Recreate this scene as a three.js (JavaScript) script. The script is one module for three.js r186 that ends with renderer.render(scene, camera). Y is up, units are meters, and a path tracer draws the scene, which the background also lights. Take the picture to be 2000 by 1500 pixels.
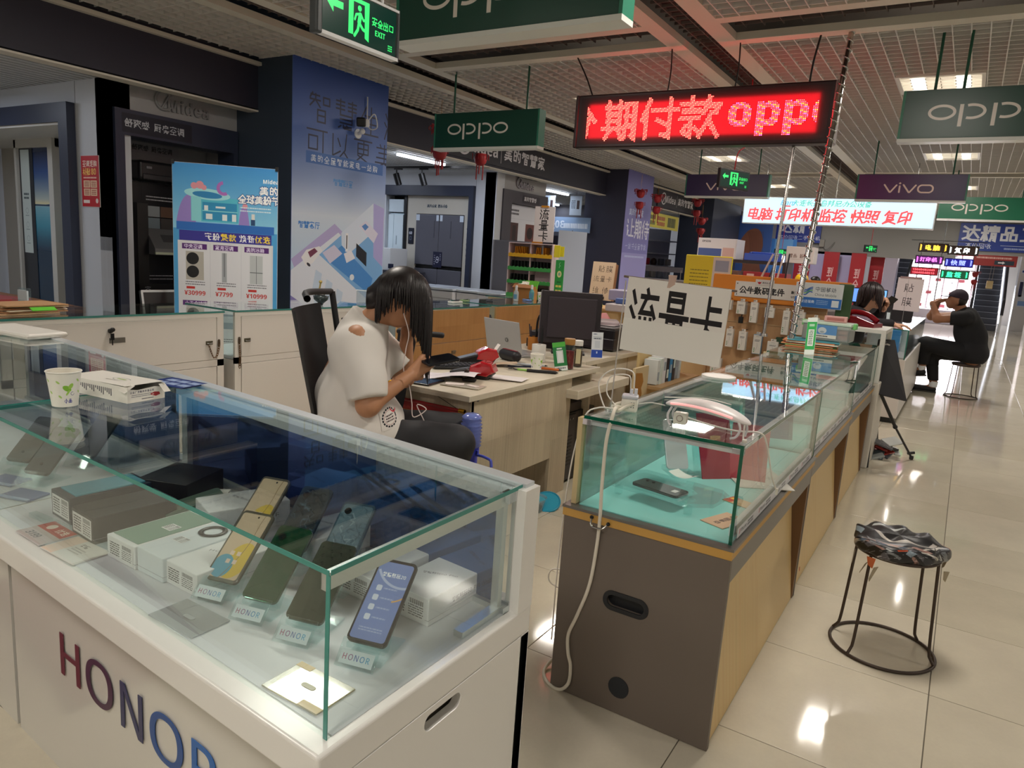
import * as THREE from 'three';
import { mergeGeometries } from 'three/addons/utils/BufferGeometryUtils.js';
import { RoundedBoxGeometry } from 'three/addons/geometries/RoundedBoxGeometry.js';
import { TextGeometry } from 'three/addons/geometries/TextGeometry.js';
import { FontLoader } from 'three/addons/loaders/FontLoader.js';
import { MarchingCubes } from 'three/addons/objects/MarchingCubes.js';
import { RectAreaLightUniformsLib } from 'three/addons/lights/RectAreaLightUniformsLib.js';
// ---------- camera, light levels, exposure ----------
const scene = new THREE.Scene();
const camera = new THREE.PerspectiveCamera(56.2868, 4 / 3, 0.05, 120);
camera.position.set(0, 1.35, 0);
camera.rotation.order = 'YXZ';
camera.rotation.set(-0.181042, 0.553447, 0.0678824);
const renderer = new THREE.WebGLRenderer({ antialias: true });
renderer.toneMapping = THREE.LinearToneMapping;
renderer.toneMappingExposure = 1.4;
renderer.shadowMap.enabled = true;
RectAreaLightUniformsLib.init();
scene.background = new THREE.Color(0x0a0b0d);
const CEIL = 2.9;
const LAMP = { panel: 24, panelColor: 0xfff6ea, shop: 60, shopColor: 0xe4edff, led: 16, day: 9 };
const LAMP_X = [-6.6, -3.3, -0.44, 3.6], LAMP_Z = [4.6, 0.85, -2.95, -6.87, -10.75, -14.25, -18, -21.8];
function areaLight(color, intensity, w, h, pos, rx, ry = 0) {
const l = new THREE.RectAreaLight(color, intensity, w, h); l.position.set(...pos); l.rotation.order = 'YXZ'; l.rotation.set(rx, ry, 0); l.castShadow = true; scene.add(l); return l;
}
for (const x of LAMP_X) for (const z of LAMP_Z) if (!(x < -5 && z < 0)) areaLight(LAMP.panelColor, LAMP.panel, 0.54, 0.54, [x, CEIL - 0.02, z], -Math.PI / 2);
areaLight(0xeef3ff, LAMP.day, 4.2, 2.3, [-0.6, 1.5, -30.6], 0, Math.PI);
// ---------- helpers ----------
const PI = Math.PI, rnd = (() => { let s = 7; return () => ((s = (s * 16807) % 2147483647) / 2147483647); })();
const rr = (a, b) => a + (b - a) * rnd();
const V = (x, y, z) => new THREE.Vector3(x, y, z);
const count = {};
const numbered = (n) => { const k = count[n] || 0; count[n] = k + 1; return k ? n + '_' + String(k).padStart(3, '0') : n; };
const M = (color, roughness = 0.6, metalness = 0, extra = {}) => new THREE.MeshPhysicalMaterial({ color, roughness, metalness, ...extra });
const glow = (color, k, base = 0x000000) => new THREE.MeshStandardMaterial({ color: base, emissive: color, emissiveIntensity: k, roughness: 0.6 });
function flat(g) { g = g.index ? g.toNonIndexed() : g; for (const k of Object.keys(g.attributes)) if (!['position', 'normal', 'uv'].includes(k)) g.deleteAttribute(k); if (!g.attributes.uv) g.setAttribute('uv', new THREE.BufferAttribute(new Float32Array(g.attributes.position.count * 2), 2)); return g; }
const tf = (g, x = 0, y = 0, z = 0, rx = 0, ry = 0, rz = 0) => g.applyMatrix4(new THREE.Matrix4().compose(V(x, y, z), new THREE.Quaternion().setFromEuler(new THREE.Euler(rx, ry, rz, 'YXZ')), V(1, 1, 1)));
function metric(g, w, h, d) { // uv in metres on a box
const p = g.attributes.position, n = g.attributes.normal, u = g.attributes.uv;
for (let i = 0; i < p.count; i++) { const ax = Math.abs(n.getX(i)), ay = Math.abs(n.getY(i)); if (ax > 0.7) u.setXY(i, p.getZ(i), p.getY(i)); else if (ay > 0.7) u.setXY(i, p.getX(i), p.getZ(i)); else u.setXY(i, p.getX(i), p.getY(i)); }
return g;
}
const box = (w, h, d, x = 0, y = 0, z = 0, rx = 0, ry = 0, rz = 0) => tf(metric(new THREE.BoxGeometry(w, h, d)), x, y, z, rx, ry, rz);
const B = (x0, x1, y0, y1, z0, z1) => box(Math.abs(x1 - x0), Math.abs(y1 - y0), Math.abs(z1 - z0), (x0 + x1) / 2, (y0 + y1) / 2, (z0 + z1) / 2);
const rbox = (w, h, d, r, x = 0, y = 0, z = 0, rx = 0, ry = 0, rz = 0, s = 2) => tf(metric(new RoundedBoxGeometry(w, h, d, s, Math.min(r, w / 2.01, h / 2.01, d / 2.01))), x, y, z, rx, ry, rz);
const cyl = (r0, r1, h, x = 0, y = 0, z = 0, rx = 0, ry = 0, rz = 0, n = 20) => tf(new THREE.CylinderGeometry(r1, r0, h, n), x, y, z, rx, ry, rz);
const lathe = (pts, n = 28, x = 0, y = 0, z = 0) => tf(new THREE.LatheGeometry(pts.map((p) => new THREE.Vector2(p[0], p[1])), n), x, y, z);
const tube = (pts, r, seg = 40, n = 8, closed = false, tension = 0.5) => new THREE.TubeGeometry(new THREE.CatmullRomCurve3(pts.map((p) => (p.isVector3 ? p : V(...p))), closed, 'catmullrom', tension), seg, r, n, closed);
const torus = (R, r, x = 0, y = 0, z = 0, rx = 0, ry = 0, n = 40) => tf(new THREE.TorusGeometry(R, r, 8, n), x, y, z, rx, ry);
const ball = (r, x = 0, y = 0, z = 0, sx = 1, sy = 1, sz = 1, n = 16) => { const g = new THREE.SphereGeometry(r, n, n * 0.7 | 0); g.scale(sx, sy, sz); return tf(g, x, y, z); };
const bar = (a, b, r, n = 8) => { a = V(...a); b = V(...b); const d = b.clone().sub(a), g = new THREE.CylinderGeometry(r, r, d.length(), n); g.applyQuaternion(new THREE.Quaternion().setFromUnitVectors(V(0, 1, 0), d.clone().normalize())); return tf(g, ...a.clone().add(b).multiplyScalar(0.5).toArray()); };
function ext(pts, depth, bevel = 0, holes = []) { // prism of an outline in xy, thickness along +z
const s = pts instanceof THREE.Shape ? pts : new THREE.Shape(pts.map((p) => new THREE.Vector2(p[0], p[1]))); for (const h of holes) s.holes.push(h);
return new THREE.ExtrudeGeometry(s, { depth: depth - 2 * bevel, bevelEnabled: bevel > 0, bevelThickness: bevel, bevelSize: bevel, bevelSegments: 2, curveSegments: 12 }).translate(0, 0, bevel);
}
function capsulePath(cx, cy, L, r) { const h = new THREE.Path(); h.moveTo(cx - L / 2 + r, cy - r); h.lineTo(cx + L / 2 - r, cy - r); h.absarc(cx + L / 2 - r, cy, r, -PI / 2, PI / 2, false); h.lineTo(cx - L / 2 + r, cy + r); h.absarc(cx - L / 2 + r, cy, r, PI / 2, 1.5 * PI, false); return h; }
function roundRect(w, h, r, x = 0, y = 0) { const s = new THREE.Shape(); const a = x - w / 2, b = y - h / 2; s.moveTo(a + r, b); s.lineTo(a + w - r, b); s.absarc(a + w - r, b + r, r, -PI / 2, 0); s.lineTo(a + w, b + h - r); s.absarc(a + w - r, b + h - r, r, 0, PI / 2); s.lineTo(a + r, b + h); s.absarc(a + r, b + h - r, r, PI / 2, PI); s.lineTo(a, b + r); s.absarc(a + r, b + r, r, PI, 1.5 * PI); return s; }
function obj(name, geos, mat, parent = scene, label) { // ONE named mesh
geos = Array.isArray(geos) ? geos.flat(9) : [geos];
const g = geos.length > 1 ? mergeGeometries(geos.map(flat)) : geos[0];
const m = new THREE.Mesh(g, mat); m.name = parent === scene ? numbered(name) : name; m.castShadow = m.receiveShadow = true;
if (label) m.userData.label = label;
parent.add(m); return m;
}
function tag(o, label, category, group) { o.userData.label = label; o.userData.category = category; if (group) o.userData.group = group; return o; }
function thing(name, label, category, p = [0, 0, 0], ry = 0, group) { const o = new THREE.Group(); o.name = numbered(name); scene.add(o); o.position.set(...p); o.rotation.y = ry; return tag(o, label, category, group); }
function struct(name, geos, mat) { const m = obj(name, geos, mat); m.userData.kind = 'structure'; return m; }
function structGroup(name) { const o = new THREE.Group(); o.name = numbered(name); scene.add(o); o.userData.kind = 'structure'; return o; }
function dup(o, label, p, ry, group) { const c = o.clone(); c.name = numbered(o.name.replace(/_\d{3}$/, '')); c.userData = { ...o.userData }; if (label) c.userData.label = label; if (group) c.userData.group = group; if (p) c.position.set(...p); if (ry !== undefined) c.rotation.y = ry; scene.add(c); return c; }
function print(name, w, h, mat, parent, x, y, z, rx = 0, ry = 0, rz = 0) { return obj(name, tf(new THREE.PlaneGeometry(w, h), x, y, z, rx, ry, rz), mat, parent); }
// ---------- textures ----------
function ctex(w, h, draw, srgb = true, rep) { const c = document.createElement('canvas'); c.width = w; c.height = h; const g = c.getContext('2d'); draw(g, w, h); const t = new THREE.CanvasTexture(c); if (srgb) t.colorSpace = THREE.SRGBColorSpace; if (rep) { t.wrapS = t.wrapT = THREE.RepeatWrapping; t.repeat.set(...rep); } return t; }
const pm = (w, h, draw, rough = 0.55, extra = {}) => new THREE.MeshPhysicalMaterial({ map: ctex(w, h, draw), roughness: rough, ...extra });
function noiseTex(size, base, amp, streak, seed, rep) { // coloured grain
return ctex(size, size, (g) => {
const im = g.createImageData(size, size); let s = seed; const r = () => ((s = (s * 16807) % 2147483647) / 2147483647);
const lat = [4, 9, 23, 61].map((n) => ({ n, v: Array.from({ length: n * n }, r) }));
const col = Array.from({ length: size }, r), row2 = Array.from({ length: 16 }, r);
for (let y = 0; y < size; y++) for (let x = 0; x < size; x++) {
let v = 0, a = 0.5;
for (const L of lat) { const fx = (x / size) * L.n, fy = (y / size) * L.n * (streak ? 0.25 : 1), ix = fx | 0, iy = fy | 0, tx = fx - ix, ty = fy - iy, at = (i, j) => L.v[(i % L.n) + (j % L.n) * L.n]; v += a * ((at(ix, iy) * (1 - tx) + at(ix + 1, iy) * tx) * (1 - ty) + (at(ix, iy + 1) * (1 - tx) + at(ix + 1, iy + 1) * tx) * ty - 0.5); a *= 0.6; }
if (streak) v += (col[x] - 0.5) * streak; v += (r() - 0.5) * 0.15;
const o = (y * size + x) * 4; for (let k = 0; k < 3; k++) im.data[o + k] = Math.max(0, Math.min(255, base[k] + v * amp * (k === 2 ? 0.85 : 1))); im.data[o + 3] = 255;
}
g.putImageData(im, 0, 0);
}, true, rep);
}
// ---------- Chinese lettering as strokes on a 16 x 16 grid (a = 0 ... p = 15; "X@abcd" sets component X into a box) ----------
const G = {
一: 'biohoi', 二: 'ccnc boon', 口: 'ccncnncncc', 日: 'dbmbmododb dhmh', 目: 'dbmbmododb dfmf djmj', 田: 'bcocoobobc bioi icio', 木: 'bfof iaip ifbm ifom', 禾: 'kadc bfof ibip ifbm ifom', 米: 'ebgf lbjf bhoh iaip hhbo jhoo', 王: 'bbob chmh bnon ibin', 石: 'bbob gbbl 口@egop',
女: 'hadkmp mekkbp bgog', 心: 'dibn fgfmgomoml igjj migk', 力: 'cfnfmoko iagjbp', 几: 'dbdjbp dblblopopl', 贝: 'dbmbml dbdl hegkbp ikop', 宀: 'hajc bgbdodog', 厂: 'cbob cbckbp', 户: 'iajb ddndnidi dddkbp', 攵: 'gabh dfof lfhlbp fhop', 欠: 'fabg dfofmj ieigcp igop',
亻: 'kabi gfgp', 彳: 'kabf kebk ghgp', 氵: 'ebke bghi cpkj', 扌: 'beoe iaipfn bmok', 讠: 'ebid bghghonk', 忄: 'iaip cfdj lemi', 纟: 'iacfjf jfckok bpoo', 礻: 'gaid bdldbk hgip jikk', 月: 'dbdjbp dbmbmpjo dgmg dkmk', 艹: 'bfof eaei lali', 阝: 'dadp dakahfmjgm', 辶: 'bbed bgfgfmbo fnjppp', 灬: 'dkbo fkgn jkkn mkoo',
至: 'bbob hbdgmg kdng cjmj igip apop', 占: 'iaih ieoe 口@bgop', 矢: 'ebbg cdnd bioi icihbp iiop', 尸: 'cbnbngcg cbckbp', 云: 'ccnc ahph hhdnnn kkoo', 舌: 'nafc fgpg iail 口@cjnp',
流: '氵@aaep jakc gcpc jcghnh mfoi gjgmep jjjp mjmoopom', 量: 'eamamfefea ecmc ahph eimimmemei ekmk iiip dnnn apop', 卡: 'iaip idod ahph ijnm', 智: '矢@aaih 口@jbpg 日@einp', 慧: 'abgb adgd afgf dadh jbpb jdpd jfpf mamh dimimm dkmk dmmm 心@bmop', 生: 'eaah dfnf djmj iaip apop', 活: '氵@aaep 舌@fapp',
可: 'abpb mbmpjo 口@adjn', 以: 'bbbnhk fdhh maljfp kkpp', 更: 'abpb ddmdmjdjdd dgmg ibijap dkpp', 美: 'ebfd lbkd bdod dgmg bjoj ibij amom ijimbp imop', 的: 'dacc bcgcgnbnbc bhgh kaig jdodonmo jhll', 全: 'iaai iapi dimi dlml bpop iiip', 屋: '尸@aapp ehoh jhfkmk kinl jkjp emom cppp', 能: 'eaafgf fdhg 月@ahhp jajgpgpe jdnb jijopopm jlnj',
家: '宀@aapg cfnf ifbk hhjjiplo hjbm ikbp kgmi jjpp', 电: 'ccmcmlclcc chmh iaiopopm', 站: 'dafc aehe bhcm ggfm aohn 占@happ', 购: '贝@aahp kaig jdpdooln lgjlnk mimn', 卧: 'abib abaoio afgfgjaj dbdf djdo mamp mgpj', 室: '宀@aapf 至@cfnp', 客: '宀@aapg hfcl hhlhck hjom 口@dknp', 厅: '厂@aapp fgog kgkpio', 舒: 'eaag eaig bgig eeek aiii 口@ajip jboblf kdng ihphnk mhmpjo',
爽: 'abpb iaigbp iipp bdfh fdbh bifm fibm kdoh odkh', 感: 'bdod bdbiak defe 口@dgij jakgpk ofkk nanc 心@bkop', 厨: '厂@aapp dfif 口@dhij dkel hkgl dnin kgpg nenplo lilk', 房: '户@aapj ijjk elpl ilhnep jnnnmpkp', 空: '宀@aapf gfbj jfoi dkmk ikio bpop', 调: '讠@aaep gbgkep gbobopmo hdnd kbkg hgng 口@hhnn', 分: 'gaai japi dhmhlojn ghgkbp', 期: 'bcic cacl hahl cfhf cihi alil dmbp hmip 月@japp', 付: '亻@aafp fepe mampjo hilk', 款: 'acic eaef bfhf aihi eiepco clbn gmhn lajg kdpdog mgljip mkpp',
安: '宀@aapf 女@aepp', 出: 'iaio cbchnhnb bjbpopoj', 贴: '贝@aagp 占@gapp', 膜: '月@aagp hcpc jaje nane igngnkikig iini hlpl lkip lmpp', 维: '纟@aagp kahg ifip ifpf iioi ilol iopo mfmo lbmd', 修: '亻@aafp gdgm lahf jcnchi jcpi lhij nhhn okhp', 脑: '月@aagp kald hdpd jfnl nfjl hhhopoph', 打: '扌@aagp hcpc lclpjo', 印: 'haccbnhk chhh jcncnklk jcjp', 机: '木@aahp 几@happ', 监: 'cbch fafi kahf jdpd lgmh cjcp cjnj njnp gjgp kjkp apop', 控: '扌@aagp 空@gapp', 快: '忄@aagp hdod odoi gipi kakihp kipp', 照: '日@aahk jbpbofmg lbih 口@ifpl 灬@ajpp', 复: 'eabf ecoc 日@ceml gkbp gkmkbp fmop',
大: 'bfof iaihbp ihop', 连: '辶@aapp gbpb jagfof gjpj keko', 长: 'lagf ahph eaenil ihpp', 兴: 'cbee haie nbkf aipi ekbp kkop', 岛: 'hafb dbmbmg dbdioioimp fehf bkbpjpjk fkfp', 邦: 'achc afhf aihi dadjbp 阝@japp', 尼: '尸@aapp fgfopopm nhfk', 办: '力@capp bhal phnl', 公: 'gaai japi hhcomn kjop', 设: '讠@aaep iaifgh iananfpg gioikngp hipp', 备: 'gabf fbmbbi fcoi 田@cimp', 让: '讠@aaep kako kgpg fopo', 待: '彳@aafp hcoc kalg ggpg gjpj mhmpkp hljn', 中: 'bcocojbjbc iaip', 国: 'bbobopbpbb dfmf dimi dmmm ifim', 移: '禾@aahp lahf kcpcgj jdki lhgo kkpkgp', 动: 'bchc aghg dgbngm fkhn 力@happ',
牛: 'eabh dfnf ajpj iaip', 数: 'babd gafd aehe eaei ehah ehhi djbnhp hkap ajhl 攵@happ', 码: '石@aahp ibobnh kcjhphpomo hlnl', 配: 'abib bdhdhobobd dbdg fbfg bkhk jcochh ohjhjopopm', 件: '亻@aafp 牛@fapp', 达: '辶@aapp gepe kakfgm kgpm', 精: '米@aagp hbpb hdpd gfpf lalf 月@ihop', 品: '口@dalh 口@ahhp 口@ihpp', 手: 'macc cfnf ajpj ibipfo', 高: 'iaic acpc 口@edlh bjbp bjojopmp 口@ejlp', 价: '亻@aafp kafh kaph ihimgp nhnp', 回: 'bbobopbpbb 口@efln', 收: 'bbbkgj gagp 攵@happ', 补: 'cbdc bfgfal eiep gkhm lalp lgpj', 球: '王@aagp hepe lalpjp hhjj hoim mkpp nbod', 粉: '米@aagp 分@gapp', 节: '艹@aapg chnhnmln ihip',
宠: '宀@aapf chph jfiklp kikooom', 爆: 'eaembp acbf fchf elgo 日@habf 日@haof jgoh gjpj hlpp', 焕: 'eaekbp acbf gcff eleo kahe jcncmf igogolil ljkohp lkpp', 新: 'bcic dade gaff ahih eeep flho mbkcjp jgpg nfnp', 优: '亻@aafp fepe jejigp lelopom mbnc', 选: '辶@aapp haff gdod kaki fhph jhgm mhmmpm', 央: 'dcmc dcdh mcmh bhoh iahjbp ijop', 用: 'dbdkbp dbnbnpko dfnf djnj ibip', 冰: 'bbde cndj jajpho fghfbm nelh lhpn', 箱: 'bafc jamc aeoe 木@aehp 目@iepp', 小: 'iaipfn dfbk mfok', 天: 'cbnb ahph ibihap ihpp', 洗: '氵@aaep gdod kaki fhph jhgp mhmopo', 衣: 'iaic bcoc ichhbm hhhpkn hiop', 热: '扌@aaik jamhoi hdohd lgj 灬@akpp', 水: 'iaipfn bfgfbn mdih ihop', 送: '辶@aapp hafd oalc gdod fhph kdgm khpm',
神: '礻@aagp 田@gbpl lalp', 到: '至@aajp lbll panplo', 荣: '艹@aapf bgbfogof 木@djmp', 耀: 'dadg abbf gbff ahhh dhbp fhfohohm ibkb lbob 田@iipp', 畅: '日@aahk dadp ibobkg igogopmp lgip', 玩: '王@aagp ibob hgpg jgip mgmopopm', 广: 'iajb cbob cbckbp', 式: 'bdod cipi fihn lamiop nanc', 上: 'iaio ifof bobo aopo', 车: 'abob ebdhoh iepe apop iaip', 专: 'ccnc bfof hacknk jkgp', 司: 'bbobonln cfkf 口@cgjo', 人: 'iahhbp ihop', 授: '扌@aagp nahc hdhg jelf oglj hgpg ihohhp jjpp', 权: '木@aahp hcochp jeop', 经: '纟@aagp hbobhh jcoh hjoj ljlo gppp', 销: 'eabe cdgd bhgh dhdo dohm lalf hbie pbne 月@hgpp', 商: 'iaic bcoc fdge leke bfbp bfofop fgfj lgli 口@ehlo',
};
function strokesOf(ch, out = [], X = 0, Y = 0, W = 1, H = 1, d = 0) {
for (const t of (G[ch] || '').split(' ')) {
if (t[1] === '@') { const q = [...t.slice(2)].map((c) => (c.charCodeAt(0) - 97) / 15); if (d < 4) strokesOf(t[0], out, X + q[0] * W, Y + q[1] * H, (q[2] - q[0]) * W, (q[3] - q[1]) * H, d + 1); } else if (t) { const s = []; for (let i = 0; i + 1 < t.length; i += 2) s.push([X + ((t.charCodeAt(i) - 97) / 15) * W, Y + ((t.charCodeAt(i + 1) - 97) / 15) * H]); if (s.length > 1) out.push(s); }
}
return out;
}
function write(g, text, x, y, s, color, { lw = 0.1, sp = 1.12, bold = false, sx = 1, cap = 'butt', vertical = false, skew = 0, outline } = {}) {
const chars = [...text];
for (const c of chars) {
if (G[c]) {
const pass = (col, w) => { g.strokeStyle = col; g.lineWidth = w; g.lineCap = cap === 'butt' ? 'square' : cap; g.lineJoin = cap === 'butt' ? 'miter' : 'round'; g.miterLimit = 3; for (const st of strokesOf(c)) { g.beginPath(); st.forEach(([u, v], i) => { const px = x + (0.04 + u * 0.92) * s * sx + skew * (0.5 - v) * s, py = y + (0.04 + v * 0.92) * s; i ? g.lineTo(px, py) : g.moveTo(px, py); }); g.stroke(); } };
if (outline) pass(outline, s * (lw + 0.12)); pass(color, s * lw);
if (vertical) y += s * sp; else x += s * sp * sx;
} else if (c === ' ') { if (vertical) y += s * 0.5; else x += s * 0.5 * sx; } else {
g.fillStyle = color; g.font = (bold ? 'bold ' : '') + s * 1.15 + 'px sans-serif'; g.textBaseline = 'alphabetic';
g.save(); g.translate(x, y + s * 0.9); g.scale(sx, 1); g.fillText(c, 0, 0); g.restore();
if (vertical) y += s * sp; else x += (g.measureText(c).width + s * 0.03) * sx;
}
}
return x;
}
const lines = (g, x, y, w, n, step, color, lw = 2) => { g.fillStyle = color; for (let i = 0; i < n; i++) for (let u = 0; u < w;) { const k = 3 + ((i * 7 + u * 13) % 11); g.fillRect(x + u, y + i * step, Math.min(k, w - u), lw); u += k + 2; } };
function ringWord(g, x, y, h, color) { // h = height of a ring
const w = h * 1.52, t = h * 0.17; g.strokeStyle = color; g.fillStyle = color; g.lineWidth = t;
const ring = (cx) => { g.beginPath(); g.ellipse(cx, y + h / 2, w / 2 - t / 2, h / 2 - t / 2, 0, 0, 2 * PI); g.stroke(); };
ring(x + w / 2); for (const k of [1, 2]) { const a = x + k * w * 1.13 - w * 0.02; g.beginPath(); g.ellipse(a + w * 0.42, y + h / 2, w / 2 - t / 2, h / 2 - t / 2, 0, -PI * 0.62, PI * 0.62); g.stroke(); g.fillRect(a - t * 0.1, y + h * 0.02, t * 1.25, h * 1.42); } ring(x + w * 3.75);
}
function vivoWord(g, x, y, h, color) { // h = letter height
g.strokeStyle = color; g.lineWidth = h * 0.19; g.lineCap = 'round'; g.lineJoin = 'round';
const p = (pts) => { g.beginPath(); pts.forEach(([a, b], i) => (i ? g.lineTo(x + a * h, y + b * h) : g.moveTo(x + a * h, y + b * h))); g.stroke(); };
p([[0, 0], [0.62, 0.94], [0.72, 0.94], [1.28, 0.04]]); p([[1.62, 0.16], [1.62, 0.95]]); p([[2.0, 0], [2.62, 0.94], [2.72, 0.94], [3.28, 0.04]]);
g.fillStyle = color; g.beginPath(); const cx = x + 1.62 * h, cy = y - 0.2 * h, r = 0.15 * h; g.moveTo(cx, cy - r); g.lineTo(cx + r, cy); g.lineTo(cx, cy + r); g.lineTo(cx - r, cy); g.fill();
g.beginPath(); g.roundRect(x + 3.55 * h, y + 0.02 * h, 1.5 * h, 0.93 * h, 0.42 * h); g.stroke();
}
// ---------- materials ----------
const tileTex = ['#cfc7b4', '#cbc3af', '#d2cab8'].map((c, i) => { const k = parseInt(c.slice(1), 16); return noiseTex(128, [k >> 16, (k >> 8) & 255, k & 255], 16, 0, 11 + i, [1.3, 1.3]); });
const MT = {
tile: tileTex.map((t) => new THREE.MeshPhysicalMaterial({ map: t, roughness: 0.07, ior: 1.52 })),
grout: M('#6d6659', 0.9), crate: M('#d9d6d2', 0.45), strip: M('#d9d3c6', 0.5), plenum: M('#4a4644', 0.95), bandback: M('#2a2423', 0.9), bandgrid: M('#6a5e5b', 0.7),
navy: M('#2b3247', 0.42), fascia: M('#2b2b3a', 0.55), facade: M('#cfd3da', 0.45), facade2: M('#a9a9ab', 0.5), white: M('#e9eaec', 0.45), grey: M('#6a6a6c', 0.5), dark: M('#17181c', 0.35), black: M('#0d0d0f', 0.4), blackgloss: M('#0b0b0d', 0.08),
chrome: M('#c9c9c9', 0.14, 1), steel: M('#a8a8a6', 0.32, 1), alu: M('#cfd4d6', 0.35, 0.8), green: M('#19453c', 0.32), red: M('#a3131a', 0.55), acryl: new THREE.MeshPhysicalMaterial({ color: '#f4fbfb', roughness: 0.03, transmission: 1, thickness: 0, ior: 1.49 }), paper: M('#e8e6e0', 0.85), cord: M('#e6dfcf', 0.5), blackcord: M('#161616', 0.5),
glass: new THREE.MeshPhysicalMaterial({ color: '#fafefd', roughness: 0.01, transmission: 1, thickness: 0, ior: 1.52 }), glassEdge: M('#2c6f62', 0.12), wood: null,
};
// ---------- floor: tiles one by one where they can be told apart ----------
{
const f = structGroup('floor'), P = 0.6, g = 0.003, base = box(17.2, 0.06, 41, -1.4, -0.032, -13.6);
obj('grout', base, MT.grout, f);
const geo = metric(new RoundedBoxGeometry(P - g, 0.012, P - g, 1, 0.0012)), near = [], far = [];
for (let i = -16; i <= 12; i++) for (let j = -14; j <= 54; j++) {
const x = 0.09 + P * (i + 0.5), z = -2.616 - P * (j + 0.5) + 0.0, inView = x > -2.6 && x < 2.2 && z < -0.9 && x < 0.9 - z * 0.08;
(inView ? near : far).push([x, z]);
}
near.sort((a, b) => Math.hypot(a[0], a[1]) - Math.hypot(b[0], b[1]));
far.push(...near.splice(250));
near.forEach(([x, z], i) => { const m = obj('tile' + (i ? '_' + String(i).padStart(3, '0') : ''), geo, MT.tile[(rnd() * 3) | 0], f); m.position.set(x, -0.0062, z); m.rotation.y = ((rnd() * 4) | 0) * PI / 2; });
const low = new THREE.BoxGeometry(P - g, 0.012, P - g), all = far.map(([x, z]) => low.clone().translate(x, -0.0062, z)); obj('tile_field', all, MT.tile[0], f).userData.kind = 'stuff';
}
// ---------- ceiling: egg-crate panels, plain strips, dark slots ----------
{
const c = structGroup('ceiling'), h = 0.05, t = 0.007;
obj('slab', box(17.6, 0.2, 41.4, -1.4, 3.6, -13.6), MT.plenum, c);
const crate = (x0, x1, z0, z1, p = 0.1033, y = CEIL, hh = h, tt = t) => { const a = []; for (let x = x0 + p / 2; x < x1; x += p) a.push(box(tt, hh, z1 - z0, x, y + hh / 2, (z0 + z1) / 2)); for (let z = z0 + p / 2; z < z1; z += p) a.push(box(x1 - x0, hh * 0.96, tt, (x0 + x1) / 2, y + hh / 2, z)); return a; };
const xs = [[-5.68, -4.81], [-4.28, -2.13], [-1.63, 2.4], [3.05, 7.1]], zs = [[-20.0, -13.0], [-12.4, -5.39], [-4.8, 2.2], [2.8, 6.6], [-33.8, -20.6]];
xs.forEach(([x0, x1], i) => { for (const [z0, z1] of i ? zs : [[-33.8, 6.6]]) obj('grid_panel', crate(x0, x1, z0, z1), MT.crate, c).userData.kind = 'stuff'; });
for (const [x0, x1] of [[-4.81, -4.7], [-4.4, -4.28], [-2.13, -2.01], [-1.76, -1.63], [2.4, 2.52], [2.93, 3.05]]) obj('strip', box(x1 - x0, 0.05, 40.4, (x0 + x1) / 2, CEIL + 0.024, -13.6), MT.strip, c);
for (const [a, b] of [[-4.8, -4.9], [-5.28, -5.39], [-12.4, -12.5], [-12.9, -13.0], [2.8, 2.7], [2.3, 2.2], [-20, -20.1], [-20.5, -20.6]]) for (const [x0, x1] of xs.slice(1)) obj('strip', box(x1 - x0, 0.05, Math.abs(a - b), (x0 + x1) / 2, CEIL + 0.024, (a + b) / 2), MT.strip, c);
for (const [x0, x1] of [[-4.7, -4.4], [-2.01, -1.76], [2.52, 2.93]]) { obj('slot_back', box(x1 - x0, 0.02, 40.4, (x0 + x1) / 2, 3.02, -13.6), MT.bandback, c); obj('slot_grid', crate(x0, x1, -20.6, 2.8, 0.09, 2.975, 0.02, 0.006), MT.bandgrid, c).userData.kind = 'stuff'; }
for (const [a, b] of [[-4.9, -5.28], [-12.5, -12.9], [2.3, 2.7]]) for (const [x0, x1] of xs.slice(1)) { obj('slot_back', box(x1 - x0, 0.02, Math.abs(a - b), (x0 + x1) / 2, 3.02, (a + b) / 2), MT.bandback, c); obj('slot_grid', crate(x0, x1, Math.min(a, b), Math.max(a, b), 0.125, 2.975, 0.02, 0.006), MT.bandgrid, c).userData.kind = 'stuff'; }
}
// ---------- outer walls ----------
struct('wall_left', box(0.2, 3.7, 41.4, -10.1, 1.8, -13.6), MT.facade);
struct('wall_right', box(0.2, 3.7, 41.4, 7.3, 1.8, -13.6), M('#dadde2', 0.5));
struct('wall_front', box(17.6, 3.7, 0.2, -1.4, 1.8, 7.0), M('#d6d3cc', 0.6));
struct('wall_back', [B(-10.2, -2.9, 0, 3.6, -33.9, -33.7), B(1.6, 7.4, 0, 3.6, -33.9, -33.7), B(-2.9, 1.6, 2.7, 3.6, -33.9, -33.7)], M('#c9c9cc', 0.6));
{ // bright glazed entrance at the far end
const w = structGroup('window_1'); const pane = glow('#f4f6ff', 2.6, 0xffffff), fr = M('#d8d8dc', 0.4);
for (let i = 0; i < 6; i++) for (let k = 0; k < 3; k++) obj('pane', box(0.7, 0.84, 0.02, -2.5 + i * 0.75, 0.47 + k * 0.9, -33.8), pane, w);
for (let i = 0; i < 7; i++) obj('mullion', box(0.06, 2.7, 0.1, -2.88 + i * 0.75, 1.35, -33.76), fr, w);
for (let k = 0; k < 4; k++) obj('transom', box(4.5, 0.06, 0.1, -0.65, 0.03 + k * 0.9, -33.75), fr, w);
}
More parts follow.
